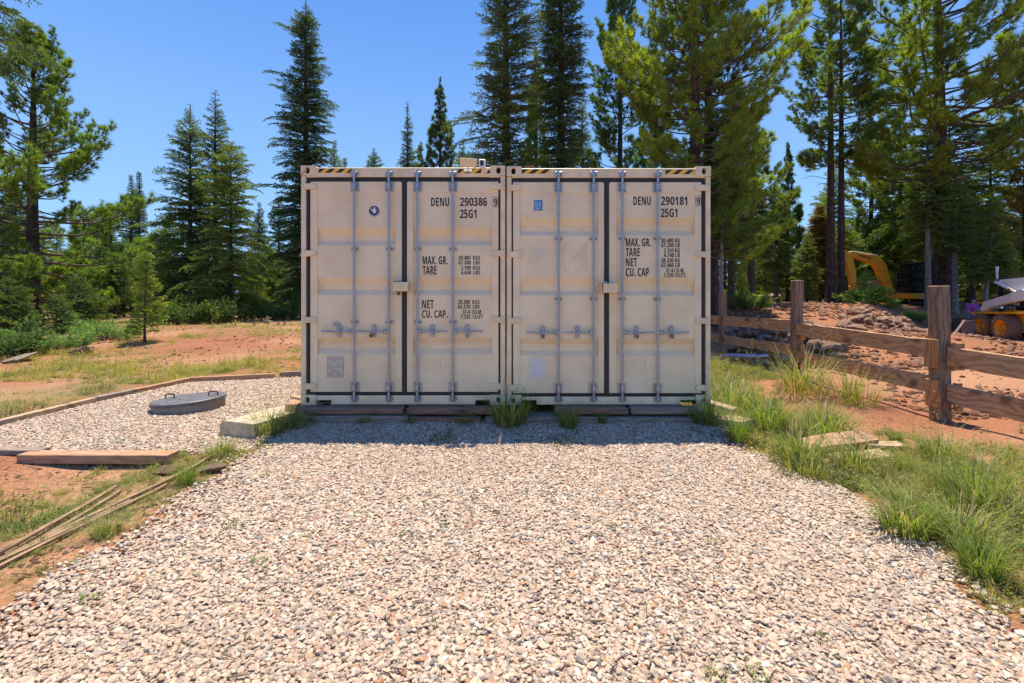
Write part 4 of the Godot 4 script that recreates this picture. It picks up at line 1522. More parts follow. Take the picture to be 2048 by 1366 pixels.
	tree("fir", "light green young fir behind the skid loader", 2020, 27.0, 455, 60, {"tint": light})
	tree("pine", "pine with browning needles at the far right edge", 2050, 24.0, 260, 60, {"tint": Color(1.9, 1.2, 0.9), "gap": 0.2})
	# middle distance filling
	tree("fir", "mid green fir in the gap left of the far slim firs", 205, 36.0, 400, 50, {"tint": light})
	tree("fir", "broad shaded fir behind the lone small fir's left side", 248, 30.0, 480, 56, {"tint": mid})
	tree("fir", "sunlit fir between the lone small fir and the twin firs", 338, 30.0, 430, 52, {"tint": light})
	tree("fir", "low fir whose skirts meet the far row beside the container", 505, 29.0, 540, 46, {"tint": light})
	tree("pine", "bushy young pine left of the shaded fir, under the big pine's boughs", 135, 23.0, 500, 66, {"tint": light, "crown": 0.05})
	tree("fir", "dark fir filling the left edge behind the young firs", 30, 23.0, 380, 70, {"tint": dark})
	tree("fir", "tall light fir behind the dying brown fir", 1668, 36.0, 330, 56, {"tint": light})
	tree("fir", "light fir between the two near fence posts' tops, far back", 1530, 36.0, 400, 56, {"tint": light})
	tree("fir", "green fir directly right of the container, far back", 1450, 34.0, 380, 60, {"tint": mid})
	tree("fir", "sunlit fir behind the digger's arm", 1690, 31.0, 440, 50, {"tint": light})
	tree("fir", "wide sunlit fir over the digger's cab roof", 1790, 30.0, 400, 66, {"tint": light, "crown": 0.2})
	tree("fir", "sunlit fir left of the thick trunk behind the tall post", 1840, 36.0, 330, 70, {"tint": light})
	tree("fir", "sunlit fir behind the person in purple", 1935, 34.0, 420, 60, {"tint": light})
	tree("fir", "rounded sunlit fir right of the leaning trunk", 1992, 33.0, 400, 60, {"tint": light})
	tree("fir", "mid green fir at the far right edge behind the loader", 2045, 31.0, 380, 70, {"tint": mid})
	tree("pine", "tall pale pine between the wide crowned pine and the pale one", 1800, 30.0, 210, 70, {"tint": mid, "crown": 0.2})
	# shrubs and saplings
	for q in [[1744, 20.5, 590, 40, "bushy sapling in front of the digger's bucket"], [1712, 20.0, 600, 32, "smaller sapling left of the one before the digger"], [1782, 21.5, 618, 16, "right-hand sapling before the digger's body"]]:
		tree("fir", q[4], q[0], q[1], q[2] - 16, q[3] * 0.95, {"tint": Color(1.9, 1.95, 1.3), "name": "fir_sapling", "category": "sapling", "crown": 0.02, "power": 0.6, "gap": 0.05, "up0": 15.0})
	tree("fir", "taller light sapling under the digger's arm", 1733, 22.0, 545, 30, {"tint": Color(1.8, 1.95, 1.4), "name": "fir_sapling", "category": "sapling", "crown": 0.05})
	shrub("shrub", "small bright shrub beneath the digger's body", 1836, 20.0, 0.5, 0.36, Color(2.2, 2.3, 1.4))
	shrub("shrub", "small green shrub at the foot of the first fence post's trees", 1500, 17.5, 0.7, 0.5, Color(1.4, 1.45, 1.0))
	shrub("shrub", "grey-green juniper, leftmost, beside the flat rock", 52, 12.6, 0.8, 0.45, Color(1.6, 1.8, 1.9))
	shrub("shrub", "grey-green juniper right of the flat rock", 124, 13.2, 0.9, 0.42, Color(1.75, 1.95, 2.0))
	shrub("shrub", "grey-green juniper just left of the lone small fir", 215, 14.8, 1.1, 0.5, Color(1.8, 2.0, 2.0))
	shrub("shrub", "dark low bush in the corner of the left edge", -10, 12.2, 1.0, 0.7, Color(0.8, 1.0, 1.0))
	shrub("shrub", "dark low bush under the twin firs", 395, 22.0, 2.2, 0.9, Color(0.8, 0.9, 0.75))
	shrub("shrub", "low bush on the rise behind the twin firs", 545, 26.0, 1.8, 0.8, Color(1.2, 1.3, 0.95))
	# the forest beyond, tree by tree
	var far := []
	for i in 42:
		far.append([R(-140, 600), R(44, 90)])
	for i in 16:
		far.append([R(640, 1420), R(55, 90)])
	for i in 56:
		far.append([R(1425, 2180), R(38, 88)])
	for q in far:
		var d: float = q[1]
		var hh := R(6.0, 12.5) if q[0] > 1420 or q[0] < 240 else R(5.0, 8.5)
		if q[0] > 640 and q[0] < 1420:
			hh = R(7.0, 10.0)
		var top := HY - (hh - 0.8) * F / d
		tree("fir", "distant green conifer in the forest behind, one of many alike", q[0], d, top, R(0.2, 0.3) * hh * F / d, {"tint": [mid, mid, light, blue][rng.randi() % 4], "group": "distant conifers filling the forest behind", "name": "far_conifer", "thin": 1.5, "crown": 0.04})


# ------------------------------------------------------------------ ground
func axis(list: Array) -> PackedFloat32Array:
	var a := PackedFloat32Array()
	for q in list:
		var x: float = q[0]
		while x < q[1] - 1e-4:
			a.append(x)
			x += q[2]
	a.append(list[-1][1])
	return a


func ground_col(x: float, d: float) -> Color:
	var n := nz2.get_noise_2d(x * 4.5, d * 4.5) * 1.3
	var n2 := nz.get_noise_2d(x * 16.0 + 50.0, d * 16.0) * 1.4
	var red := Color(0.44, 0.175, 0.078).lerp(Color(0.55, 0.285, 0.155), clampf(0.45 + n * 0.9 + n2 * 0.4, 0.0, 1.0))
	red = red.lerp(Color(0.30, 0.115, 0.055), clampf(n2 * 0.8 - n * 0.5, 0.0, 0.6))
	var u := x / maxf(d, 1.0)
	# trodden pale track beyond the fence
	if d > 5.0 and x > 5.6:
		red = red.lerp(Color(0.57, 0.30, 0.155), 0.55 * exp(-pow((d - 8.6 + (x - 8.0) * 0.2) / 1.5, 2)))
		red = red.lerp(Color(0.42, 0.165, 0.07), 0.55 * ss(10.5, 12.5, d))
	var g := meadow(x, d)
	var thatch := Color(0.33, 0.27, 0.13).lerp(Color(0.17, 0.19, 0.06), clampf(0.5 + n2, 0.0, 1.0))
	var c := red.lerp(thatch, g * 0.72)
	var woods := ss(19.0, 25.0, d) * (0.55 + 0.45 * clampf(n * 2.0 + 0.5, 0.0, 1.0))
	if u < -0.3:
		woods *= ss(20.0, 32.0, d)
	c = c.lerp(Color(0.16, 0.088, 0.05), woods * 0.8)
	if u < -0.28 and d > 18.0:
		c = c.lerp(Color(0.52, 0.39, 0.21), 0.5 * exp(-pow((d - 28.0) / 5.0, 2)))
	return Color(c.r * 1.12, c.g * 1.1, c.b * 1.08)


func ground() -> void:
	var xs := axis([[-420, -60, 40], [-60, -24, 4.0], [-24, -8, 0.8], [-8, 8, 0.14], [8, 20, 0.24], [20, 40, 1.0], [40, 80, 5.0], [80, 420, 40]])
	var ds := axis([[-420, -20, 40], [-20, 0, 2.0], [0, 1.4, 0.2], [1.4, 9.5, 0.13], [9.5, 20, 0.24], [20, 40, 0.8], [40, 100, 5], [100, 540, 40]])
	var mb := MB.new()
	var nx := xs.size()
	for j in ds.size():
		for i in nx:
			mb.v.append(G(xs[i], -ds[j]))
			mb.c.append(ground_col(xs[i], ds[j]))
	mb.n.resize(mb.v.size())
	for j in ds.size():
		for i in nx:
			var a := mb.v[j * nx + maxi(i - 1, 0)]
			var b := mb.v[j * nx + mini(i + 1, nx - 1)]
			var c := mb.v[maxi(j - 1, 0) * nx + i]
			var d := mb.v[mini(j + 1, ds.size() - 1) * nx + i]
			var nn := (b - a).cross(d - c).normalized()
			mb.n[j * nx + i] = nn if nn.y > 0 else -nn
	for j in ds.size() - 1:
		for i in nx - 1:
			var q := j * nx + i
			for k in [q, q + nx, q + 1, q + 1, q + nx, q + nx + 1]:
				mb.idx.append(k)
	mb.orient(0)
	tag(part("ground", mb.mesh(M.soil), self), "", "", "", "structure")
	# beds of fines under the gravel
	for bed in 2:
		var m2 := MB.new()
		var bx := axis([[-2.75, 2.55, 0.12]]) if bed == 0 else axis([[-6.1, -2.5, 0.12]])
		var bd := axis([[-1.5, 5.95, 0.15]]) if bed == 0 else axis([[4.5, 9.8, 0.15]])
		var id := {}
		for j in bd.size():
			for i in bx.size():
				var w := drive_mask(bx[i] - 0.55 * ss(4.7, 3.9, bd[j]), bd[j]) if bed == 0 and bx[i] < 0.0 else (drive_mask(bx[i], bd[j]) if bed == 0 else tank_mask(bx[i], bd[j]))
				id[Vector2i(i, j)] = m2.v.size() if w > 0.05 else -1
				if w > 0.05:
					m2.v.append(G(bx[i], -bd[j], 0.012 * w + 0.002))
					m2.n.append(Vector3.UP)
					m2.c.append(Color.WHITE)
		for j in bd.size() - 1:
			for i in bx.size() - 1:
				var q := [id[Vector2i(i, j)], id[Vector2i(i + 1, j)], id[Vector2i(i + 1, j + 1)], id[Vector2i(i, j + 1)]]
				if q.min() >= 0:
					for k in [0, 1, 2, 0, 2, 3]:
						m2.idx.append(q[k])
		m2.orient(0)
		tag(part(["gravel_driveway", "gravel_bed"][bed], m2.mesh(M.fines), self), "", "", "", "structure")


func rock_mesh(seed_: int, flat: float, rough: float, sub: int, mat: Material, facets := false) -> ArrayMesh:
	# an icosahedron split SUB times, pushed in and out
	var f := FastNoiseLite.new()
	f.seed = seed_
	f.frequency = 0.9
	var p := (1.0 + sqrt(5.0)) / 2.0
	var vs: Array = []
	for q in [[-1, p, 0], [1, p, 0], [-1, -p, 0], [1, -p, 0], [0, -1, p], [0, 1, p], [0, -1, -p], [0, 1, -p], [p, 0, -1], [p, 0, 1], [-p, 0, -1], [-p, 0, 1]]:
		vs.append(Vector3(q[0], q[1], q[2]).normalized())
	var fs: Array = [[0, 11, 5], [0, 5, 1], [0, 1, 7], [0, 7, 10], [0, 10, 11], [1, 5, 9], [5, 11, 4], [11, 10, 2], [10, 7, 6], [7, 1, 8], [3, 9, 4], [3, 4, 2], [3, 2, 6], [3, 6, 8], [3, 8, 9], [4, 9, 5], [2, 4, 11], [6, 2, 10], [8, 6, 7], [9, 8, 1]]
	for s in sub:
		var mid := {}
		var nf := []
		for t in fs:
			var e := []
			for k in 3:
				var a: int = t[k]
				var b: int = t[(k + 1) % 3]
				var key := Vector2i(mini(a, b), maxi(a, b))
				if not mid.has(key):
					mid[key] = vs.size()
					vs.append(((vs[a] + vs[b]) * 0.5).normalized())
				e.append(mid[key])
			nf.append_array([[t[0], e[0], e[2]], [t[1], e[1], e[0]], [t[2], e[2], e[1]], [e[0], e[1], e[2]]])
		fs = nf
	var mb := MB.new()
	# a few flat chips cut off, as broken stone has
	var cuts := []
	var r := RandomNumberGenerator.new()
	r.seed = seed_ * 13 + 1
	for i in 7:
		cuts.append([Vector3(r.randf_range(-1, 1), r.randf_range(-1, 1), r.randf_range(-1, 1)).normalized(), r.randf_range(0.55, 0.88)])
	for q in vs:
		var w: Vector3 = q * (1.0 + rough * f.get_noise_3d(q.x * 1.3, q.y * 1.3, q.z * 1.3) + rough * 0.5 * f.get_noise_3d(q.x * 3.0 + 9.0, q.y * 3.0, q.z * 3.0))
		for ct in cuts:
			var ex: float = w.dot(ct[0]) - ct[1]
			if ex > 0.0:
				w -= ct[0] * ex * 0.85
		mb.v.append(Vector3(w.x, w.y * flat, w.z * r.randf_range(0.96, 1.04)))
		mb.c.append(Color.WHITE)
		mb.n.append(Vector3.ZERO)
	for t in fs:
		var nn: Vector3 = (mb.v[t[1]] - mb.v[t[0]]).cross(mb.v[t[2]] - mb.v[t[0]])
		if nn.dot(mb.v[t[0]]) < 0:
			nn = -nn
		for k in t:
			mb.n[k] += nn
			mb.idx.append(k)
	for i in mb.n.size():
		mb.n[i] = mb.n[i].normalized()
	mb.orient(0)
	if facets:
		var fm := MB.new()
		for i in range(0, mb.idx.size(), 3):
			var a := mb.v[mb.idx[i]]
			fm.leaf(a, mb.v[mb.idx[i + 1]], mb.v[mb.idx[i + 2]])
		fm.orient_out()
		return fm.mesh(mat)
	return mb.mesh(mat)


func stone_col() -> Color:
	var k := R(0, 1)
	var c: Color
	if k < 0.46:
		c = Color(0.64, 0.505, 0.385)
	elif k < 0.67:
		c = Color(0.60, 0.43, 0.32)
	elif k < 0.78:
		c = Color(0.68, 0.61, 0.53)
	elif k < 0.88:
		c = Color(0.50, 0.34, 0.25)
	elif k < 0.93:
		c = Color(0.40, 0.34, 0.29)
	elif k < 0.965:
		c = Color(0.24, 0.22, 0.21)
	else:
		c = Color(0.50, 0.27, 0.14)
	var g := R(0.78, 1.16)
	return Color(minf(c.r * g, 0.75), minf(c.g * g * 0.975, 0.70), minf(c.b * g * 0.92, 0.64))


func gravel() -> void:
	var shapes := []
	for i in 7:
		shapes.append(rock_mesh(100 + i * 7, [0.62, 0.7, 0.5, 0.75, 0.58, 0.66, 0.8][i], 0.62, 1 if i % 2 else 2, M.stone, i % 2 == 1))
	for bed in 2:
		var holder := thing(["driveway_gravel", "tank_gravel"][bed], ["loose crushed gravel covering the driveway before the containers", "loose gravel around the round tank lid on the left"][bed], "gravel")
		holder.set_meta("kind", "stuff")
		var where := []
		var cols := []
		for i in 7:
			where.append([])
			cols.append([])
		var x0 := -3.0 if bed == 0 else -6.1
		var x1 := 2.6 if bed == 0 else -2.5
		var d0 := 1.2 if bed == 0 else 4.55
		var d1 := 5.9 if bed == 0 else 9.6
		var cell := 0.0150 if bed == 0 else 0.0205
		var d := d0
		while d < d1:
			var x := x0
			while x < x1:
				var px := x + R(-0.6, 0.6) * cell
				var pd := d + R(-0.6, 0.6) * cell
				var w := drive_mask(px, pd) if bed == 0 else tank_mask(px, pd)
				if bed == 0 and px < -2.0 and pd < 4.6:
					var thin := ss(-3.1, -1.95, px + nz2.get_noise_2d(px * 20.0, pd * 20.0) * 0.4)
					w = maxf(w, 0.25 * ss(-3.0, -2.6, px)) * lerpf(1.0, pow(thin, 1.5), ss(4.6, 4.0, pd))
				if bed == 0 and px > 2.2 and px < 2.62:
					w = maxf(w, 0.10 * ss(2.62, 2.3, px) + 0.06)
				if w > 0.12 and R(0, 1) < w * 1.1:
					var k := rng.randi() % 7
					var sz := (0.0055 + 0.008 * sqrt(R(0, 1)) + 0.009 * pow(R(0, 1), 7.0)) * (1.0 if bed == 0 else 1.15)
					var b := Basis(Vector3.UP, R(0, TAU)) * Basis(Vector3.RIGHT, R(-0.45, 0.45)) * Basis(Vector3.BACK, R(-0.45, 0.45))
					b = b * Basis.from_scale(Vector3(sz * R(1.05, 1.5), sz, sz * R(0.75, 1.0)))
					where[k].append(Transform3D(b, Vector3(px, ground_y(px, -pd) + 0.006 + R(0.0, 0.016), -pd)))
					var sc0 := stone_col()
					var dust := clampf(nz2.get_noise_2d(px * 9.0 + 40.0, pd * 9.0) * 1.4, 0.0, 0.3)
					cols[k].append(sc0.lerp(Color(0.53, 0.39, 0.275), dust))
				x += cell
			d += cell
		for i in 7:
			scatter("stones", shapes[i], where[i], cols[i], holder)


# ------------------------------------------------------------------ grass
func blade(mb: MB, p: Vector3, az: float, ln: float, w: float, bend: float, lean0: float, c0: Color, c1: Color) -> void:
	var out := Vector3(cos(az), 0, sin(az))
	var acr := Vector3(-sin(az), 0, cos(az))
	var segs := 3
	var last := p
	var lw := w
	for i in segs:
		var t := (i + 1.0) / segs
		var an := lean0 + bend * t * t
		var nxt := last + (Vector3.UP * cos(an) + out * sin(an)) * ln / segs
		var nw := w * (1.0 - t * t) + 0.0004
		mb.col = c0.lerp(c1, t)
		if i < segs - 1:
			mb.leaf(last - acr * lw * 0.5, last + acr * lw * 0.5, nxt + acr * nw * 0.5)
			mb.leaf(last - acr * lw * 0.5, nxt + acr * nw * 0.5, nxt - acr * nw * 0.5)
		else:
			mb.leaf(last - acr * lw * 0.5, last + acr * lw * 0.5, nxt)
		last = nxt
		lw = nw


func grass_clump(n: int, spread: float, ln: float, w: float, bend: float, lush: float, seeds := 0) -> ArrayMesh:
	var mb := MB.new()
	for i in n:
		var a := R(0, TAU)
		var rr := sqrt(R(0, 1)) * spread
		var az := a + R(-0.9, 0.9)
		var dry := R(0, 1) > lush
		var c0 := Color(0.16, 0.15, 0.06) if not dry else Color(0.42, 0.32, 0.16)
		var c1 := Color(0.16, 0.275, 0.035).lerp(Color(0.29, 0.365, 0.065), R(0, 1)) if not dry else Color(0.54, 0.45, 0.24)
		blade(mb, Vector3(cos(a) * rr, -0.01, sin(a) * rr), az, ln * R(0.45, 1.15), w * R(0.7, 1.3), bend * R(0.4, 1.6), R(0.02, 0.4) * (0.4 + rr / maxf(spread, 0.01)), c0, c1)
	for i in seeds:
		var a := R(0, TAU)
		var rr := R(0, 1) * spread
		var p := Vector3(cos(a) * rr, 0, sin(a) * rr)
		var l := ln * R(1.2, 1.75)
		blade(mb, p, a, l, 0.003, R(0.2, 0.8), R(0.05, 0.3), Color(0.25, 0.22, 0.09), Color(0.34, 0.25, 0.13))
		for k in 10:
			var t := R(0.75, 1.02)
			var q := p + Vector3(cos(a) * l * 0.25 * t * t, l * 0.93 * t, sin(a) * l * 0.25 * t * t)
			mb.col = Color(0.36, 0.26, 0.14)
			var e := Vector3(R(-1, 1), R(0.2, 1), R(-1, 1)) * 0.018
			mb.leaf(q, q + e + Vector3(0.003, 0, 0), q + e * 0.6 + Vector3(-0.002, 0.004, 0.003))
	return mb.mesh(M.grass)


# low leafy weed; bloom: share of yellow heads
func weed(n: int, spread: float, high: float, bloom: float, grey := 0.0) -> ArrayMesh:
	var mb := MB.new()
	for i in n:
		var a := R(0, TAU)
		var rr := sqrt(R(0, 1)) * spread
		var p := Vector3(cos(a) * rr, 0, sin(a) * rr)
		var h := high * R(0.5, 1.1) * (1.15 - 0.5 * rr / spread)
		var tip := p * 1.2 + Vector3(R(-0.04, 0.04), h, R(-0.04, 0.04))
		blade(mb, p, a, h, 0.004, 0.3, 0.1, Color(0.16, 0.15, 0.06), Color(0.15, 0.19, 0.05))
		var g := Color(0.12, 0.185, 0.04).lerp(Color(0.21, 0.25, 0.06), R(0, 1)).lerp(Color(0.30, 0.34, 0.27), grey)
		for k in 9:
			var t := R(0.15, 1.0)
			var q := p.lerp(tip, t)
			var b := R(0, TAU)
			var dirn := Vector3(cos(b), R(0.1, 0.9), sin(b)).normalized()
			var l := R(0.02, 0.045)
			var acr := dirn.cross(Vector3.UP).normalized() * 0.006
			mb.col = g
			mb.leaf(q - acr * 0.3, q + dirn * l * 0.5 + acr, q + dirn * l)
			mb.leaf(q - acr * 0.3, q + dirn * l, q + dirn * l * 0.5 - acr)
		if R(0, 1) < bloom:
			for k in 7:
				var q := tip + Vector3(R(-0.022, 0.022), R(-0.012, 0.014), R(-0.022, 0.022))
				mb.col = Color(0.55, 0.43, 0.03)
				var e := Vector3(R(-1, 1), R(-0.2, 1), R(-1, 1)).normalized() * 0.010
				var e2 := e.cross(Vector3(0.3, 0.8, 0.2)).normalized() * 0.008
				mb.leaf(q - e2, q + e2, q + e)
	return mb.mesh(M.grass)


func grasses() -> void:
	var fine := [grass_clump(34, 0.09, 0.15, 0.0042, 1.9, 0.5), grass_clump(40, 0.12, 0.13, 0.004, 2.2, 0.3), grass_clump(26, 0.06, 0.20, 0.0045, 1.2, 0.6, 2), grass_clump(46, 0.11, 0.08, 0.004, 1.4, 0.75)]
	var wd := [weed(12, 0.08, 0.10, 0.0), weed(16, 0.11, 0.15, 0.5)]
	var holder := thing("grass", "mixed green and dry grass growing over the red soil", "grass")
	holder.set_meta("kind", "stuff")
	var where := []
	var cols := []
	for i in 6:
		where.append([])
		cols.append([])
	var put := func(x: float, d: float, k: int, sc: float, cc: Color) -> void:
		var b := Basis(Vector3.UP, R(0, TAU)).scaled(Vector3(sc, sc * R(0.75, 1.2), sc))
		where[k].append(Transform3D(b, G(x, -d, -0.004)))
		cols[k].append(cc)
	for i in 84000:
		var zone := R(0, 1)
		var x: float
		var d: float
		if zone < 0.21:
			x = R(2.2, 5.7)
			d = R(1.6, 10.5)
		elif zone < 0.29:
			x = R(5.6, 10.0)
			d = R(3.0, 6.5)
		elif zone < 0.38:
			x = R(-3.4, -2.3)
			d = R(1.6, 5.6)
		elif zone < 0.64:
			x = R(-13.0, -1.8)
			d = R(8.6, 16.0)
		elif zone < 0.74:
			x = R(-7.0, -3.3)
			d = R(2.0, 4.9)
		elif zone < 0.94:
			x = R(-22.0, -1.8)
			d = R(5.0, 24.0)
		else:
			x = R(4.0, 24.0)
			d = R(10.0, 22.0)
		var w := meadow(x, d)
		if R(0, 1) > w * 1.1 - 0.06:
			continue
		var n := nz2.get_noise_2d(x * 8.0 + 20.0, d * 8.0)
		var k := rng.randi() % 4
		if R(0, 1) < 0.10:
			k = 4 + rng.randi() % 2
		var sc := R(0.5, 1.0) * (0.7 + 0.3 * w)
		if x < -2.2 and d < 5.6:
			sc *= 0.62
		if x < -6.0 or d > 8.0:
			sc *= 0.85
		var g := R(0.8, 1.2)
		var dry := clampf(0.45 + n * 1.4 + (0.35 if x < -1.5 and d > 8.0 else 0.0), 0.0, 1.0)
		var cc := Color(1.0, 1.0, 1.0).lerp(Color(1.55, 1.25, 1.15), dry)
		if x < -1.5 and d > 8.0 and R(0, 1) < 0.12:
			k = 2
			sc *= 1.9
		put.call(x, d, k, sc, Color(cc.r * g, cc.g * g, cc.b * g))
	# sprigs that push up through the gravel
	for i in 900:
		var x := R(-2.6, 2.4)
		var d := R(1.7, 5.75)
		if i % 3 == 0:
			x = R(-6.0, -2.6)
			d = R(4.8, 9.0)
		var n := nz.get_noise_2d(x * 30.0, d * 30.0)
		if n < 0.22:
			continue
		put.call(x, d, [3, 4, 1][rng.randi() % 3], R(0.35, 0.6), Color(1.1, 1.1, 0.9))
	for i in 6:
		if where[i].size() > 0:
			scatter("blades" if i < 4 else "leaves", (fine + wd)[i], where[i], cols[i], holder)
	# fallen twigs, bark bits and dry needles
	var lm := MB.new()
	lm.tube([Vector3(-0.5, 0, 0), Vector3(0.05, 0.03, 0.04), Vector3(0.5, 0, -0.02)], [0.03, 0.035, 0.018], 5)
	var lw := []
	var lc := []
	for i in 1500:
		var x := R(-6.0, 5.6)
		var d := R(1.6, 9.5)
		if d > 5.6 and x > -2.6 and x < 2.5:
			continue
		var l := R(0.03, 0.16) * (0.6 if absf(x) < 2.3 else 1.0)
		var b := Basis(Vector3.UP, R(0, TAU)) * Basis(Vector3.BACK, R(-0.1, 0.1))
		lw.append(Transform3D(b * Basis.from_scale(Vector3(l, R(0.05, 0.13), R(0.05, 0.13))), G(x, -d, 0.03 if absf(x) < 2.4 else 0.012)))
		lc.append([Color(0.30, 0.2, 0.12), Color(0.42, 0.32, 0.22), Color(0.2, 0.12, 0.08)][rng.randi() % 3])
	scatter("twigs", lm.mesh(M.grass), lw, lc, holder)
	# single clumps that stand out
	var lush := [grass_clump(300, 0.13, 0.46, 0.0062, 1.0, 0.85, 5), grass_clump(320, 0.15, 0.42, 0.0052, 1.5, 0.6, 8), grass_clump(220, 0.11, 0.50, 0.0058, 0.8, 0.93)]
	var tawny := grass_clump(240, 0.2, 0.5, 0.005, 0.9, 0.35, 14)
	var clumps := [
		[-0.02, 5.46, 0, 0.84, "tall green grass clump between the two containers"], [0.63, 5.36, 2, 0.52, "sparse bright grass tuft before the right container's first rod"], [1.03, 5.52, 2, 0.36, "small dark grass tuft before the middle of the right container"],
		[2.20, 5.50, 0, 0.72, "dark green grass clump at the right container's corner"], [-2.65, 5.28, 1, 0.75, "grass clump growing over the end of the concrete slab"], [-2.42, 5.42, 1, 0.62, "shaded grass clump at the left container's corner"],
		[-1.70, 5.55, 1, 0.36, "low shaded grass clump under the left container's left door"], [-1.16, 5.56, 1, 0.34, "low shaded tuft under the left container's middle"], [-0.55, 5.52, 1, 0.4, "low shaded tuft below the left container's third rod"],
		[2.90, 5.45, 0, 0.98, "big sunlit grass clump just right of the right container"], [3.35, 5.15, 1, 0.95, "leaning grass clump beside the big sunlit one"], [2.35, 5.0, 2, 0.58, "bright short grass clump on the gravel's right edge near the container"],
		[2.62, 4.36, 0, 0.78, "bright green clump at the gravel edge before the scrap boards"], [3.05, 4.25, 1, 0.7, "pale trailing clump below the scrap boards"], [4.05, 4.5, 1, 0.75, "wide pale green clump right of the scrap boards"],
		[2.5, 3.05, 0, 0.6, "deep green grass clump bulging over the gravel on the right"], [2.8, 2.98, 1, 0.62, "trailing clump behind the deep green one"], [2.55, 2.6, 2, 0.52, "bright upright clump nearest the lower right corner"], [3.3, 3.4, 2, 0.7, "thin upright tuft in the right meadow"],
		[4.35, 7.2, 3, 1.15, "tawny seeding grass clump by the middle fence post"], [4.9, 6.9, 3, 0.9, "smaller tawny clump under the lower rail"], [3.05, 6.6, 1, 1.1, "rounded green clump between the container and the fence"],
		[-2.8, 4.6, 1, 0.45, "grass tuft left of the driveway below the slab"], [-2.68, 3.95, 2, 0.34, "grass tuft on the left edge of the driveway"], [-2.62, 3.1, 1, 0.3, "dry tuft near the wooden strips on the left"], [-6.2, 4.9, 1, 0.6, "grass tuft by the left end of the brown timber"]]
	# more tufts of the meadow, much alike
	var tries := 0
	var have := 0
	while have < 60 and tries < 4000:
		tries += 1
		var x := R(2.45, 5.3)
		var d := R(1.9, 9.8)
		if R(0, 1) > meadow(x, d) or nz.get_noise_2d(x * 16.0, d * 16.0) < 0.02:
			continue
		have += 1
		var o := part("grass_clump", lush[rng.randi() % 3] if R(0, 1) < 0.55 else tawny, self)
		o.position = G(x, -d, -0.005)
		o.rotation.y = R(0, TAU)
		var sc := R(0.32, 0.75)
		o.scale = Vector3(sc * R(0.9, 1.3), sc * R(0.8, 1.1), sc * R(0.9, 1.3))
		tag(o, "grass tuft among the low meadow grass right of the driveway", "grass clump", "tufts of the right meadow")
	for q in clumps:
		var m: Mesh = lush[q[2]] if q[2] < 3 else tawny
		var o := part("grass_clump", m, self)
		o.position = G(q[0], -q[1], 0.0)
		o.rotation.y = R(0, TAU)
		var big: float = q[3] * 1.4
		o.scale = Vector3(big * R(0.95, 1.15), big, big)
		tag(o, q[4], "grass clump", "grass clumps standing out")
	var bloom := [weed(90, 0.34, 0.34, 0.5), weed(80, 0.3, 0.3, 0.12), weed(70, 0.26, 0.34, 0.0, 0.8)]
	var weeds := [
		[3.15, 8.2, 0, 1.0, "yellow-green bushy weed beside the right container"], [4.0, 8.6, 0, 1.1, "yellow-green bushy weed at the foot of the middle post"], [3.5, 7.6, 2, 1.0, "grey leaved weed with pale heads near the container"], [4.55, 8.3, 1, 1.0, "leafy green weed left of the middle post"],
		[2.9, 7.1, 1, 1.0, "leafy weed in the sun by the container's edge"], [5.6, 4.55, 1, 0.9, "leafy weed in front of the tall right post"], [5.1, 4.1, 0, 0.8, "yellow flowered weed at the right edge of the meadow"], [6.0, 5.3, 1, 1.0, "leafy weed behind the right hand rails"],
		[-6.5, 6.0, 0, 0.85, "round yellow-green weed left of the timber edging"], [-6.6, 6.5, 0, 0.7, "smaller yellow-green weed behind the timber edging"], [-3.9, 3.7, 0, 0.6, "yellow tinged weed mat below the brown timber"], [-6.9, 8.1, 0, 0.6, "yellow-green weed on the slope beyond the gravel"],
		[-2.8, 10.2, 0, 0.7, "bright weed beyond the gravel by the left container"], [-4.9, 3.1, 1, 0.7, "dark green weed patch at the lower left"], [-3.5, 3.35, 1, 0.6, "green weed patch by the wooden strips"]]
	for q in weeds:
		var o := part("weed", bloom[q[2]], self)
		o.position = G(q[0], -q[1], -0.01)
		o.rotation.y = R(0, TAU)
		o.scale = Vector3.ONE * q[3]
		tag(o, q[4], "weed", "bushy weeds standing out")
	# two little weeds in the gravel
	for q in [[-0.72, 5.08, "small green weed growing out of the gravel, left of centre"], [0.5, 4.98, "small green weed growing out of the gravel, right of centre"]]:
		var o := part("weed", bloom[1], self)
		o.position = G(q[0], -q[1], 0.0)
		o.scale = Vector3(0.5, 0.32, 0.5)
		tag(o, q[2], "weed", "bushy weeds standing out")


# ------------------------------------------------------------------ timber and small things
func plank(called: String, a: Vector3, b: Vector3, w: float, h: float, mat: Material, parent: Node, bev := 0.006, roll := 0.0) -> MeshInstance3D:
	var mb := MB.new()
	mb.uvo = Vector2(R(0, 3), R(0, 3))
	mb.box(Vector3.ZERO, Vector3((b - a).length(), h, w), bev, 0)
	var o := built(called, mb, mat, parent)
	var x := (b - a).normalized()
	var z := x.cross(Vector3.UP).normalized()
	var y := z.cross(x)
	o.transform = Transform3D(Basis(x, y, z) * Basis(Vector3.RIGHT, roll), (a + b) * 0.5)
	return o


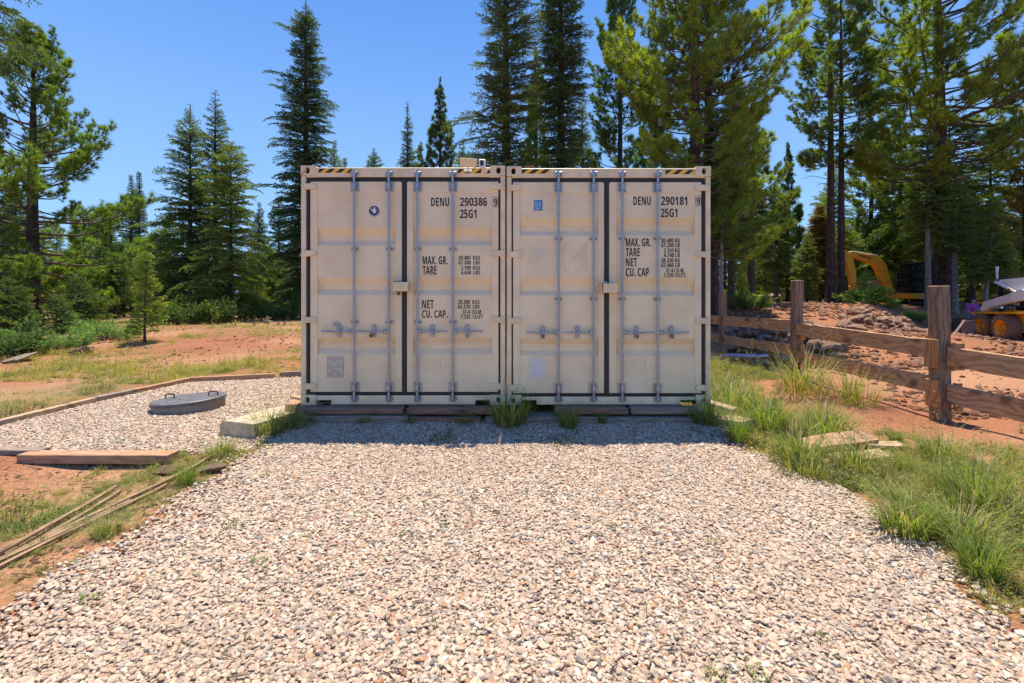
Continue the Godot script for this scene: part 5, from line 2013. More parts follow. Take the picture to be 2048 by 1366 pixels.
# a board with a slightly wavy, chipped outline; grain along its length
func rough_board(called: String, a: Vector3, b: Vector3, tall: float, thick: float, mat: Material, parent: Node, chip := 0.012, ragged := 0.0) -> MeshInstance3D:
	var mb := MB.new()
	mb.uvo = Vector2(R(0, 3), R(0, 3))
	var L := (b - a).length()
	var n := maxi(6, int(L * 7.0))
	var top := []
	var bot := []
	for i in n + 1:
		var x := L * i / n - L * 0.5
		var e := ragged * (R(-1.0, 0.2)) if i == 0 or i == n else 0.0
		top.append(Vector2(x - signf(x) * -e, tall * 0.5 + R(-chip, chip * 0.3)))
		bot.append(Vector2(x + signf(x) * e, -tall * 0.5 + R(-chip * 0.3, chip * 0.5)))
	var hz := thick * 0.5
	var bv := minf(0.006, hz * 0.4)
	for i in n:
		var t0: Vector2 = top[i]
		var t1: Vector2 = top[i + 1]
		var b0: Vector2 = bot[i]
		var b1: Vector2 = bot[i + 1]
		for s in [-1.0, 1.0]:
			mb.quad(Vector3(b0.x, b0.y + bv, s * hz), Vector3(b1.x, b1.y + bv, s * hz), Vector3(t1.x, t1.y - bv, s * hz), Vector3(t0.x, t0.y - bv, s * hz), Vector3(0, 0, s), 0)
			mb.quad(Vector3(t0.x, t0.y - bv, s * hz), Vector3(t1.x, t1.y - bv, s * hz), Vector3(t1.x, t1.y, s * (hz - bv)), Vector3(t0.x, t0.y, s * (hz - bv)), Vector3(0, 1, s), 0)
		mb.quad(Vector3(t0.x, t0.y, -hz + bv), Vector3(t1.x, t1.y, -hz + bv), Vector3(t1.x, t1.y, hz - bv), Vector3(t0.x, t0.y, hz - bv), Vector3(0, 1, 0), 0)
		mb.quad(Vector3(b0.x, b0.y + bv, -hz), Vector3(b1.x, b1.y + bv, -hz), Vector3(b1.x, b1.y + bv, hz), Vector3(b0.x, b0.y + bv, hz), Vector3(0, -1, 0), 0)
	for e in [0, n]:
		mb.quad(Vector3(bot[e].x, bot[e].y + bv, -hz), Vector3(bot[e].x, bot[e].y + bv, hz), Vector3(top[e].x, top[e].y - bv, hz), Vector3(top[e].x, top[e].y - bv, -hz), Vector3(-1 if e == 0 else 1, 0, 0), 1)
	var o := built(called, mb, mat, parent)
	var x := (b - a).normalized()
	var z := x.cross(Vector3.UP).normalized()
	o.transform = Transform3D(Basis(x, z.cross(x), z), (a + b) * 0.5)
	return o


func fence() -> void:
	var t := thing("fence", "weathered wooden fence with two rails between the container and red dirt", "fence")
	var ps := [[5.02, 14.6, 1.72, 0.145, 0.0], [5.10, 11.6, 1.70, 0.145, 0.1], [5.38, 9.1, 1.87, 0.165, 0.06], [5.40, 6.05, 1.68, 0.168, 0.12], [5.52, 3.05, 1.66, 0.18, -0.05]]
	for i in ps.size():
		var q = ps[i]
		var mb := MB.new()
		mb.uvo = Vector2(R(0, 3), R(0, 3))
		var y0 := ground_y(q[0], -q[1]) - 0.25
		var h: float = q[2] - y0
		mb.box(Vector3(0, h * 0.5, 0), Vector3(q[3], h, q[3] * 0.92), 0.009, 1)
		var o := built("fence_post", mb, M.post, t)
		o.position = Vector3(q[0], y0, -q[1])
		o.rotation = Vector3(R(-0.012, 0.012), q[4], R(-0.012, 0.012))
	var side := 0.085
	# [post, post, height at the first, height at the second, board height, board thickness, offset in x]
	var rails := [[0, 1, 1.02, 1.0, 0.23], [0, 1, 0.60, 0.55, 0.21], [1, 2, 1.0, 1.01, 0.235], [1, 2, 0.555, 0.545, 0.21], [2, 3, 0.955, 0.875, 0.24], [2, 3, 0.44, 0.42, 0.225], [3, 4, 0.80, 0.70, 0.25], [3, 4, 0.335, 0.26, 0.245]]
	for i in rails.size():
		var r = rails[i]
		var p = ps[r[0]]
		var q = ps[r[1]]
		var off := -0.02 if i < 6 else 0.03
		var a := Vector3(p[0] + off, r[2], -p[1] + p[3] * 0.5)
		var b := Vector3(q[0] + off, r[3], -q[1] - q[3] * 0.5)
		rough_board("rail", a, b, r[4], 0.05, M.rail[i % 2], t, 0.010)
	# blocks nailed to the posts
	var cl := [[2, 0.062, 0.93, 0.34, 0.10], [2, 0.060, 0.42, 0.5, 0.09], [3, 0.125, 0.80, 0.335, 0.15], [3, 0.125, 0.30, 0.345, 0.09], [3, -0.125, 0.83, 0.36, 0.05], [3, -0.115, 0.33, 0.34, 0.04]]
	for c in cl:
		var p = ps[c[0]]
		var mb := MB.new()
		mb.uvo = Vector2(R(0, 3), R(0, 3))
		mb.box(Vector3.ZERO, Vector3(c[4], c[3], 0.05 if c[1] > 0 else 0.16), 0.005, 1)
		var o := built("cleat", mb, M.cleat, t)
		o.position = Vector3(p[0] + c[1] * 0.9, c[2], -p[1] + (p[3] * 0.5 + 0.03 if c[1] > 0 else 0.0))
		o.rotation = Vector3(0, p[4], R(-0.015, 0.015))
		for e in [-0.36, 0.34]:
			var nl := MB.new()
			nl.lathe_at(Vector3(R(-0.02, 0.02), c[3] * e, 0.025 if c[1] > 0 else 0.08), [Vector2(0, 0.003), Vector2(0.006, 0.002), Vector2(0.007, 0.0)], 8)
			built("nail", nl, M.rust, o)


func edging() -> void:
	# timbers round the left gravel bed
	var runs := [
		[-6.12, 5.55, -6.05, 6.95, M.plank, "pale timber edging, long piece left of the gravel bed"], [-6.06, 7.0, -6.0, 7.6, M.grey_plank, "short timber edging piece in the middle of the row"], [-6.0, 7.63, -5.86, 8.68, M.brown_plank, "brown timber edging ending at the bed's far corner"],
		[-5.9, 8.72, -4.5, 9.1, M.brown_plank, "long brown timber along the back of the gravel bed"], [-4.46, 9.22, -2.4, 9.75, M.grey_plank, "grey timber behind the gravel bed next to the container"], [-6.25, 4.6, -6.14, 5.5, M.grey_plank, "grey timber edging piece at the left border of the picture"]]
	for q in runs:
		var o := plank("timber_edging", G(q[0], -q[1], 0.04), G(q[2], -q[3], 0.04), 0.09, 0.10, q[4], self)
		tag(o, q[5], "timber", "timbers edging the left gravel bed")
	var o1 := plank("timber_edging", Vector3(-4.60, 0.02, -4.53), Vector3(-3.17, 0.03, -4.49), 0.15, 0.085, M.brown_plank, self, 0.006)
	tag(o1, "thick brown timber lying at the front of the left gravel bed", "timber", "timbers edging the left gravel bed")
	var o2 := plank("timber_edging", Vector3(-5.9, 0.03, -4.72), Vector3(-4.5, 0.045, -4.62), 0.12, 0.05, M.grey_plank, self, 0.004)
	tag(o2, "thin weathered board overlapping the thick brown timber", "timber", "timbers edging the left gravel bed")
	# beams under the containers
	var y := EYE - (816.0 - HY) * K
	var beams := [[602, 812, M.tie, "reddish timber beam under the left container"], [818, 1003, M.tie, "second reddish timber beam under the left container, right half"], [1108, 1250, M.tie, "timber beam under the right container's left door"], [1255, 1390, M.grey_plank, "grey timber beam under the right container's right door"]]
	for q in beams:
		var x0: float = (q[0] - CX) * K
		var x1: float = (q[1] - CX) * K
		var o := plank("timber_beam", Vector3(x0, y, -FRONT + 0.10), Vector3(x1, y, -FRONT + 0.10), 0.16, 0.075, q[2], self, 0.012)
		tag(o, q[3], "timber", "timber beams under the containers")
	var flats := [[-2.45, -1.2, 0.165, M.grey_plank], [-1.17, -0.35, 0.15, M.tie], [-0.3, 1.0, 0.155, M.grey_plank], [1.02, 2.5, 0.15, M.grey_plank]]
	var lab := ["grey footing timber under the left container's left half", "grey footing board under the left container's right half", "grey footing timber under the right container's left half", "grey footing board at the corner under the right container"]
	for i in 4:
		var q = flats[i]
		var o := plank("footing_slab", Vector3(q[0], q[2] * 0.5, -FRONT + 0.05), Vector3(q[1], q[2] * 0.5, -FRONT + 0.08), 0.32, q[2], q[3], self, 0.008)
		tag(o, lab[i], "slab", "footings under the containers")
	for q in [[-2.0, "left"], [1.0, "right"]]:
		var bm := MB.new()
		bm.box(Vector3(0, 0.09, 0), Vector3(2.3, 0.2, 0.3), 0.01)
		var o := part("rear_footing", bm.mesh(M.concrete), self)
		o.position = Vector3(-1.3 if q[1] == "left" else 1.15, 0.03, -FRONT - 5.8)
		tag(o, "concrete footing under the far end of the %s container" % q[1], "slab", "footings under the containers")
	# concrete slab jutting out at the left
	var sl := MB.new()
	var prof := PackedVector2Array()
	var w := 0.5
	var h := 0.2
	for q in [[0.0, 0.0], [w, 0.0], [w, h], [0.07, h], [0.03, h - 0.014], [0.008, h - 0.04], [0.0, h - 0.075]]:
		prof.append(Vector2(q[0], q[1]))
	sl.prism(prof, -1.15, 0.0)
	var so := part("concrete_slab", sl.mesh(M.concrete), self)
	so.position = Vector3(-3.21, -0.02, -5.27)
	so.rotation.y = deg_to_rad(-20.0)
	tag(so, "pale rounded concrete slab jutting out left of the left container", "slab")
	var s2 := plank("loose_board", Vector3(-2.83, 0.235, -6.3), Vector3(-2.5, 0.27, -5.95), 0.16, 0.035, M.plank, self)
	tag(s2, "pale loose board on the slab at the left container's corner", "board")
	var s3 := MB.new()
	s3.box(Vector3.ZERO, Vector3(0.14, 0.1, 0.2), 0.008, 0)
	var s3o := built("timber_block", s3, M.brown_plank, self)
	s3o.position = Vector3(-2.62, 0.22, -5.78)
	tag(s3o, "brown timber block wedged under the left container's corner", "block")
	# boards at the right corner
	var r1 := plank("loose_board", Vector3(2.34, 0.10, -5.75), Vector3(2.62, 0.15, -5.3), 0.30, 0.05, M.plank, self)
	tag(r1, "pale flat board sticking out at the right container's corner", "board")
	var r2 := plank("loose_board", Vector3(2.36, 0.25, -5.95), Vector3(2.66, 0.19, -5.72), 0.16, 0.04, M.plank, self)
	tag(r2, "short pale board on top at the right container's corner", "board")
	# splintered scrap boards in the meadow
	var b1 := rough_board("scrap_board", G(2.72, -4.62, 0.10), G(3.62, -4.80, 0.15), 0.20, 0.045, M.brown_plank, self, 0.02, 0.14)
	b1.rotate_object_local(Vector3.RIGHT, deg_to_rad(-72))
	tag(b1, "splintered brown scrap board lying in the right meadow, upper one", "board")
	var b2 := rough_board("scrap_board", G(2.92, -4.42, 0.04), G(3.62, -4.54, 0.06), 0.15, 0.04, M.plank, self, 0.02, 0.12)
	b2.rotate_object_local(Vector3.RIGHT, deg_to_rad(-75))
	tag(b2, "splintered scrap board lying lower, just below the other", "board")
	var b3 := rough_board("scrap_board", G(3.4, -4.9, 0.03), G(3.95, -4.86, 0.03), 0.16, 0.03, M.plank, self, 0.02, 0.1)
	b3.rotate_object_local(Vector3.RIGHT, deg_to_rad(-85))
	tag(b3, "pale scrap board half hidden in grass, right of the splintered ones", "board")
	# grey boards stacked by the fence
	var gl := [[4.25, 11.0, 5.15, 10.6, 0.05, 0.35], [4.4, 10.6, 5.25, 10.3, 0.11, 0.2], [4.85, 10.9, 5.35, 10.2, 0.16, 0.4]]
	var gn := ["grey board at the bottom of the pile by the fence", "narrow grey board in the pile by the fence", "wide pale board on top of the pile by the fence"]
	for i in 3:
		var q = gl[i]
		var o := plank("pile_board", G(q[0], -q[1], q[4]), G(q[2], -q[3], q[4] + 0.03), q[5], 0.04, M.grey_plank if i < 2 else M.lavender, self)
		tag(o, gn[i], "board", "boards piled by the fence")
	# long thin strips lying along the drive's left edge
	var strips := [
		[[[-3.06, 2.3], [-2.99, 2.9], [-2.99, 3.3], [-2.90, 3.75], [-2.86, 4.2], [-2.84, 4.62]], 0.036, 0.018, "longest weathered wood strip along the drive's left edge"], [[[-3.10, 2.35], [-3.06, 2.8], [-3.13, 3.25], [-3.22, 3.72], [-3.26, 3.95]], 0.03, 0.016, "forked wood strip left of the longest one"],
		[[[-3.03, 2.5], [-3.02, 3.0], [-3.06, 3.4], [-3.14, 3.85]], 0.026, 0.015, "thin wood strip lying in the fork"], [[[-2.93, 2.55], [-2.89, 3.0], [-2.84, 3.5], [-2.80, 3.9]], 0.03, 0.016, "pale wood strip on the gravel side"], [[[-2.98, 2.75], [-2.94, 3.2], [-2.86, 3.6]], 0.03, 0.016, "dark short wood strip in the bundle"]]
	for q in strips:
		var mb := MB.new()
		var c := Curve3D.new()
		for p in q[0]:
			c.add_point(G(p[0], -p[1], 0.012 + R(0.0, 0.022)))
		for i in range(1, q[0].size() - 1):
			var tg := (c.get_point_position(i + 1) - c.get_point_position(i - 1)) * 0.16
			c.set_point_in(i, -tg)
			c.set_point_out(i, tg)
		var L := c.get_baked_length()
		var n := 22
		var last := []
		for i in n + 1:
			var p := c.sample_baked(L * i / n)
			var e := c.sample_baked(minf(L * i / n + 0.02, L))
			var s0 := c.sample_baked(maxf(L * i / n - 0.02, 0.0))
			var dirn := (e - s0).normalized()
			var sd: Vector3 = dirn.cross(Vector3.UP).normalized() * q[1] * 0.5
			var up: Vector3 = Vector3.UP * q[2] * 0.5
			var ring := [p - sd - up, p + sd - up, p + sd + up, p - sd + up]
			if i > 0:
				for k in 4:
					var k2 := (k + 1) % 4
					var o: Vector3 = (ring[k] + ring[k2]) * 0.5 - p
					var at := mb.v.size()
					mb.quad(last[k], last[k2], ring[k2], ring[k], o)
					var u0 := L * (i - 1) / n
					var u1 := L * i / n
					for z in 4:
						var near: bool = mb.v[at + z].is_equal_approx(last[k]) or mb.v[at + z].is_equal_approx(last[k2])
						mb.uv[at + z] = Vector2(u0 if near else u1, 0.2 * k + (0.0 if mb.v[at + z].is_equal_approx(last[k]) or mb.v[at + z].is_equal_approx(ring[k]) else 0.03))
			last = ring
		var o := built("wood_strip", mb, M.straw, self)
		tag(o, q[3], "wood strip", "wood strips along the drive")


func lid() -> void:
	var at := G(-4.43, -6.6)
	var t := thing("tank_lid", "round grey plastic tank lid with two handles in the gravel", "tank lid", at + Vector3(0, -0.02, 0))
	t.rotation.z = deg_to_rad(3.5)
	var b := MB.new()
	b.lathe([Vector2(0.405, 0.13), Vector2(0.425, 0.125), Vector2(0.425, -0.1)], 56)
	built("riser", b, M.riser, t)
	var l := MB.new()
	l.lathe([Vector2(0.0, 0.182), Vector2(0.425, 0.178), Vector2(0.442, 0.168), Vector2(0.445, 0.13), Vector2(0.42, 0.126)], 56)
	built("lid", l, M.lid, t)
	for s in [-1.0, 1.0]:
		var h := MB.new()
		var x: float = s * 0.30
		h.tube([Vector3(x - 0.09, 0.17, -0.08), Vector3(x - 0.07, 0.225, -0.08), Vector3(x - 0.055, 0.235, -0.075), Vector3(x + 0.075, 0.235, -0.02), Vector3(x + 0.088, 0.225, -0.015), Vector3(x + 0.09, 0.17, -0.01)], [0.008, 0.008, 0.008, 0.008, 0.008, 0.008], 8)
		built("handle", h, M.machine_black, t)
	var bolts := MB.new()
	for i in 10:
		var a := TAU * i / 10.0
		bolts.xf = Transform3D(Basis(), Vector3(cos(a) * 0.4, 0.178, sin(a) * 0.4))
		bolts.lathe([Vector2(0, 0.008), Vector2(0.008, 0.006), Vector2(0.009, 0)], 8)
	built("lid_screw", bolts, M.steel_dark, t).set_meta("kind", "stuff")


func rocks() -> void:
	var ms := []
	for i in 8:
		ms.append(rock_mesh(500 + i * 11, [0.7, 0.85, 0.6, 0.9, 0.75, 0.65, 0.8, 0.95][i], 0.7, 2, M.rock))
	var cols := [Color(0.54, 0.28, 0.17), Color(0.58, 0.36, 0.24), Color(0.46, 0.21, 0.11), Color(0.52, 0.32, 0.22)]
	var tinted := {}
	var one := func(label: String, p: Vector3, s: Vector3, col: Color, group := "") -> void:
		var k := rng.randi() % 8
		var key := "%d %s" % [k, col.to_html()]
		if not tinted.has(key):
			var m: StandardMaterial3D = M.rock.duplicate()
			m.albedo_color = col.linear_to_srgb()
			tinted[key] = m
		var o := part("rock", ms[k], self, tinted[key])
		o.position = p
		o.rotation = Vector3(R(-0.3, 0.3), R(0, TAU), R(-0.3, 0.3))
		o.scale = s
		tag(o, label, "rock", group)
	# loose wall of rocks along the top of the bank
	for i in 190:
		var px := R(1686, 1868)
		var row := R(0, 1)
		var d := 15.2 + row * 2.3
		var s := R(0.07, 0.16)
		if px > 1800:
			s *= 0.85
		var p := W(px, d, s * 0.25 + (0.16 if i % 3 == 0 else 0.0))
		one.call("pinkish rock in the tumbled row along the dirt bank", p, Vector3(s * R(1.0, 1.4), s, s * R(0.9, 1.2)), cols[rng.randi() % 4], "rocks tumbled along the dirt bank")
	# shaded heap just beyond the fence
	for i in 80:
		var px := R(1455, 1720)
		var d := R(11.6, 14.2)
		var s := R(0.07, 0.2)
		var p := W(px, d, s * 0.3 + R(0.0, 0.18))
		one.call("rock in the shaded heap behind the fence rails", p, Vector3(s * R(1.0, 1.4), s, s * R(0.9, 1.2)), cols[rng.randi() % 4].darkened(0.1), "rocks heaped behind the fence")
	one.call("big dark boulder beside the middle fence post", W(1622, 11.9, 0.22), Vector3(0.3, 0.3, 0.3), Color(0.30, 0.15, 0.10))
	one.call("long flat boulder below the upper rail, right of the middle post", W(1662, 12.6, 0.1), Vector3(0.5, 0.2, 0.32), Color(0.40, 0.21, 0.14))
	one.call("flat tan rock among junipers at the left edge", G(-12.0, -11.6, 0.05), Vector3(0.34, 0.12, 0.26), Color(0.48, 0.37, 0.27))
	one.call("second flat tan rock behind the left one", G(-11.3, -12.6, 0.05), Vector3(0.28, 0.16, 0.22), Color(0.48, 0.36, 0.28))
	one.call("reddish rock in the grass below the concrete slab", G(-3.06, -4.27, 0.03), Vector3(0.10, 0.06, 0.08), Color(0.47, 0.27, 0.16))
	one.call("pale tan rock in grass left of the driveway", G(-2.62, -4.22, 0.03), Vector3(0.09, 0.06, 0.07), Color(0.52, 0.36, 0.24))
	one.call("pale rock in the right meadow grass", G(3.24, -3.42, 0.02), Vector3(0.07, 0.04, 0.06), Color(0.6, 0.45, 0.32))
	one.call("tan rock far behind the fence, between tree trunks", W(1515, 27.0, 0.25), Vector3(0.3, 0.25, 0.25), Color(0.50, 0.34, 0.23))
	one.call("large tan rock far behind the fence by the young firs", W(1548, 27.5, 0.3), Vector3(0.42, 0.3, 0.3), Color(0.50, 0.34, 0.23))
	# two cut blocks
	for q in [[1716, 9.75, "left one of two pinkish cut blocks under the lower rail"], [1741, 9.7, "right one of two pinkish cut blocks under the lower rail"]]:
		var mb := MB.new()
		mb.box(Vector3.ZERO, Vector3(0.24, 0.14, 0.17), 0.01)
		var m: StandardMaterial3D = M.rock.duplicate()
		m.albedo_color = Color(0.50, 0.33, 0.26).linear_to_srgb()
		var o := built("cut_block", mb, m, self)
		o.position = W(q[0], q[1], 0.06)
		o.rotation.y = R(-0.4, 0.4)
		tag(o, q[2], "block")
	# clods and pebbles strewn over the bare soil
	var holder := thing("soil_clods", "clods and small stones strewn over the red soil", "soil")
	holder.set_meta("kind", "stuff")
	var where := []
	var tint := []
	for i in 4:
		where.append([])
		tint.append([])
	var n := 0
	for i in 24000:
		var x: float
		var d: float
		var z := R(0, 1)
		if z < 0.66:
			d = R(6.0, 22.0)
			x = R(0.43, 1.15) * d
		elif z < 0.78:
			x = R(-7, -2.6)
			d = R(2.0, 4.6)
		else:
			x = R(-20, -2)
			d = R(9.0, 24.0)
		if x < 5.5 and x > 2.0 and d < 9.0:
			continue
		if R(0, 1) < meadow(x, d) or maxf(drive_mask(x, d), tank_mask(x, d)) > 0.1:
			continue
		var cl := clampf(0.55 + nz2.get_noise_2d(x * 6.0, d * 6.0) * 1.6, 0.0, 1.0)
		if R(0, 1) > cl:
			continue
		var s := 0.012 + 0.05 * pow(R(0, 1), 3.0) * (1.0 if x > 5.0 else 0.6)
		if x > 7.0 and d > 10.0:
			s *= 1.6
		if d < 4.7:
			s *= 0.45
		var k := rng.randi() % 4
		var b := Basis(Vector3.UP, R(0, TAU)) * Basis(Vector3.RIGHT, R(-0.5, 0.5)) * Basis.from_scale(Vector3(s * 1.2, s, s))
		where[k].append(Transform3D(b, G(x, -d, s * 0.2)))
		var g := R(0.75, 1.15)
		var cc: Color = [Color(0.48, 0.2, 0.09), Color(0.54, 0.28, 0.15), Color(0.42, 0.16, 0.07), Color(0.56, 0.35, 0.23)][rng.randi() % 4]
		tint[k].append(Color(cc.r * g, cc.g * g, cc.b * g))
	var lowp := []
	for i in 4:
		lowp.append(rock_mesh(700 + i, 0.75, 0.7, 1, M.rock))
		scatter("clods", lowp[i], where[i], tint[i], holder)
	# pale stumps and dead wood on the rise at the left
	var sm: StandardMaterial3D = M.plank
	var wd := [[533, 22.0, 0.35, "pale broken stump on the rise left of the container"], [556, 21.0, 0.2, "small pale wood chunk leaning right of the broken stump"], [568, 21.0, 0.2, "outer pale wood chunk next to the container on the rise"], [508, 20.0, 0.16, "pale wood chunk left of the broken stump"], [470, 19.0, 0.14, "leftmost pale wood chunk on the rise"]]
	for q in wd:
		var mb := MB.new()
		var l: float = q[2]
		mb.tube([Vector3(0, -0.05, 0), Vector3(0.02, l * 0.5, 0), Vector3(l * 0.35, l, 0.03)], [l * 0.35, l * 0.28, l * 0.06], 7)
		if l > 0.3:
			mb.tube([Vector3(0.1, 0, 0), Vector3(0.3, 0.12, 0.1), Vector3(0.75, 0.06, 0.1)], [0.05, 0.04, 0.015], 6)
			mb.tube([Vector3(-0.05, 0, 0), Vector3(-0.2, 0.22, 0.05)], [0.06, 0.01], 6)
		var o := built("wood_chunk", mb, sm, self)
		o.position = W(q[0], q[1])
		o.rotation.y = R(-0.5, 0.5)
		tag(o, q[3], "stump")


# ------------------------------------------------------------------ machines
func slab_between(mb: MB, pts: Array, z0: float, z1: float) -> void:
	var o := PackedVector2Array()
	for p in pts:
		o.append(Vector2(p[0], p[1]))
	mb.prism(o, z0, z1)


func excavator() -> void:
	var d := 26.0
	var k := d / F
	# local x to the right, y up from the ground, measured on its own side plane
	var ox := 1800.0
	var gy := ground_y((ox - CX) * k, -d)
	var t := thing("excavator", "yellow tracked excavator standing among the trees at right", "excavator", Vector3((ox - CX) * k, gy, -d))
	var P := func(px: float, py: float) -> Array: return [(px - ox) * k, EYE - (py - HY) * k - gy]
	var V := func(px: float, py: float, z: float) -> Vector3: return Vector3((px - ox) * k, EYE - (py - HY) * k - gy, z)
	# undercarriage
	var yt: float = P.call(0, 604)[1]
	for s in [-1.0, 1.0]:
		var tr := MB.new()
		var out := PackedVector2Array()
		var x0 := -0.1
		var x1 := 2.5
		var r := yt * 0.5
		for i in 9:
			var a := PI / 2 + PI * i / 8.0
			out.append(Vector2(x0 + cos(a) * r, r + sin(a) * r))
		for i in 9:
			var a := -PI / 2 + PI * i / 8.0
			out.append(Vector2(x1 + cos(a) * r, r + sin(a) * r))
		tr.prism(out, s * 0.95 - 0.2, s * 0.95 + 0.2)
		for i in 16:
			var x := lerpf(x0, x1, i / 15.0)
			tr.box(Vector3(x, yt + 0.012, s * 0.95), Vector3(0.05, 0.03, 0.42))
		built("track", tr, M.track, t)
	var pf := MB.new()
	slab_between(pf, [P.call(1788, 587), P.call(1875, 587), P.call(1879, 590), P.call(1879, 597), P.call(1792, 598), P.call(1788, 596)], -1.0, 0.95)
	built("platform", pf, M.digger_yellow, t)
	var tt := MB.new()
	tt.tube([Vector3(1.2, yt - 0.1, 0), Vector3(1.2, P.call(0, 597)[1], 0)], [0.55, 0.5], 20)
	built("turntable", tt, M.track, t)
	var en := MB.new()
	slab_between(en, [P.call(1850, 587), P.call(1878, 587), P.call(1878, 566), P.call(1872, 562), P.call(1850, 562)], -0.95, 0.9)
	built("engine_cover", en, M.digger_yellow, t)
	# cab: frame bars and panes
	var cb := MB.new()
	var zf := 0.9
	var zb := -0.1
	var bars := [[1795, 586, 1800, 545], [1800, 545, 1806, 530], [1806, 530, 1848, 526], [1848, 526, 1849, 586], [1795, 585, 1849, 585], [1796, 561, 1848, 561], [1824, 528, 1822, 586], [1836, 527, 1836, 561]]
	for z in [zf, zb]:
		for q in bars:
			cb.tube([V.call(q[0], q[1], z), V.call(q[2], q[3], z)], [0.07, 0.07], 6)
	for q in [[1806, 530], [1848, 526], [1795, 585], [1849, 585], [1800, 545], [1796, 561]]:
		cb.tube([V.call(q[0], q[1], zf), V.call(q[0], q[1], zb)], [0.05, 0.05], 6)
	slab_between(cb, [P.call(1804, 530), P.call(1850, 526), P.call(1850, 523.5), P.call(1806, 527)], zb - 0.04, zf + 0.04)
	slab_between(cb, [P.call(1825, 561), P.call(1848, 561), P.call(1848, 585), P.call(1825, 585)], zb, zf - 0.05)
	slab_between(cb, [P.call(1798, 574), P.call(1825, 570), P.call(1825, 585), P.call(1796, 585)], zb, zf - 0.08)
	slab_between(cb, [P.call(1838, 528), P.call(1848, 528), P.call(1848, 562), P.call(1840, 562)], zb, zb + 0.1)
	slab_between(cb, [P.call(1826, 545), P.call(1834, 540), P.call(1834, 561), P.call(1826, 561)], 0.2, 0.6)
	var cab := built("cab", cb, M.machine_black, t)
	for z in [zf, zb]:
		var gl := MB.new()
		slab_between(gl, [P.call(1797, 584), P.call(1801, 546), P.call(1807, 531), P.call(1846, 528), P.call(1847, 584)], z - 0.01, z)
		built("window", gl, M.pane, cab)
	# boom, dipper arm, bucket
	var bm := MB.new()
	slab_between(bm, [P.call(1775, 589), P.call(1782, 582), P.call(1779.5, 573), P.call(1774, 553), P.call(1767.5, 530), P.call(1760, 520), P.call(1751.5, 515), P.call(1734, 511), P.call(1716, 507.5), P.call(1698, 505), P.call(1688, 508), P.call(1694, 512.5), P.call(1706, 514.5), P.call(1720, 519), P.call(1736, 525), P.call(1745.5, 529), P.call(1751.5, 538), P.call(1759.5, 556), P.call(1767.5, 583.5)], -0.19, 0.19)
	var boom := built("boom", bm, M.digger_yellow, t)
	var b0: Array = P.call(1712, 520)
	var b1: Array = P.call(1738, 514)
	var f := SystemFont.new()
	f.font_names = PackedStringArray(["Droid Sans"])
	f.font_weight = 700
	var tm := TextMesh.new()
	tm.text = "KOMATSU"
	tm.font = f
	tm.font_size = 48
	tm.pixel_size = 0.01
	tm.depth = 0.02
	var lt := part("boom_lettering", tm, boom, M.black)
	var ab := tm.get_aabb()
	var sc: float = 25.0 * k / ab.size.x
	lt.scale = Vector3(sc, sc, 0.5)
	lt.rotation.z = deg_to_rad(-16.0)
	var mid: Vector3 = V.call(1726.0, 514.6, 0.2)
	lt.position = mid
	var hose := MB.new()
	hose.tube([V.call(1690, 505, 0.1), V.call(1705, 503, 0.1), V.call(1730, 508, 0.1), V.call(1752, 511, 0.1)], [0.03, 0.03, 0.03, 0.03], 6)
	built("hose", hose, M.machine_grey, boom)
	var am := MB.new()
	slab_between(am, [P.call(1683, 503), P.call(1688, 501), P.call(1699, 508), P.call(1702, 516), P.call(1707, 540), P.call(1709, 560), P.call(1708, 571), P.call(1702, 571), P.call(1697, 548), P.call(1692, 533), P.call(1686, 516)], -0.16, 0.16)
	built("dipper_arm", am, M.digger_yellow, t)
	var cy := MB.new()
	cy.tube([V.call(1757, 560, 0.28), V.call(1766, 585, 0.28)], [0.07, 0.07], 8)
	cy.tube([V.call(1755, 540, 0.28), V.call(1758, 562, 0.28)], [0.04, 0.04], 8)
	built("boom_cylinder", cy, M.digger_yellow, t)
	var c2 := MB.new()
	c2.tube([V.call(1691, 540, 0.22), V.call(1697, 560, 0.22)], [0.055, 0.055], 8)
	c2.tube([V.call(1697, 560, 0.22), V.call(1702, 573, 0.22)], [0.03, 0.03], 8)
	built("bucket_cylinder", c2, M.digger_yellow, t)
	var bk := MB.new()
	slab_between(bk, [P.call(1702, 573), P.call(1708, 569), P.call(1722, 572), P.call(1724, 582), P.call(1715, 584), P.call(1703, 580)], -0.22, 0.22)
	built("bucket_link", bk, M.digger_yellow, t)
	var bu := MB.new()
	var shell := [P.call(1716, 580), P.call(1722, 586), P.call(1732, 585), P.call(1742, 576), P.call(1749, 562), P.call(1745, 560), P.call(1737, 572), P.call(1728, 575), P.call(1720, 573)]
	slab_between(bu, shell, -0.45, 0.45)
	for s in [-0.45, 0.45]:
		slab_between(bu, [P.call(1717, 578), P.call(1724, 586), P.call(1733, 584), P.call(1742, 576), P.call(1749, 562), P.call(1735, 560)], s - 0.02, s + 0.02)
	built("bucket", bu, M.dirt_steel, t)


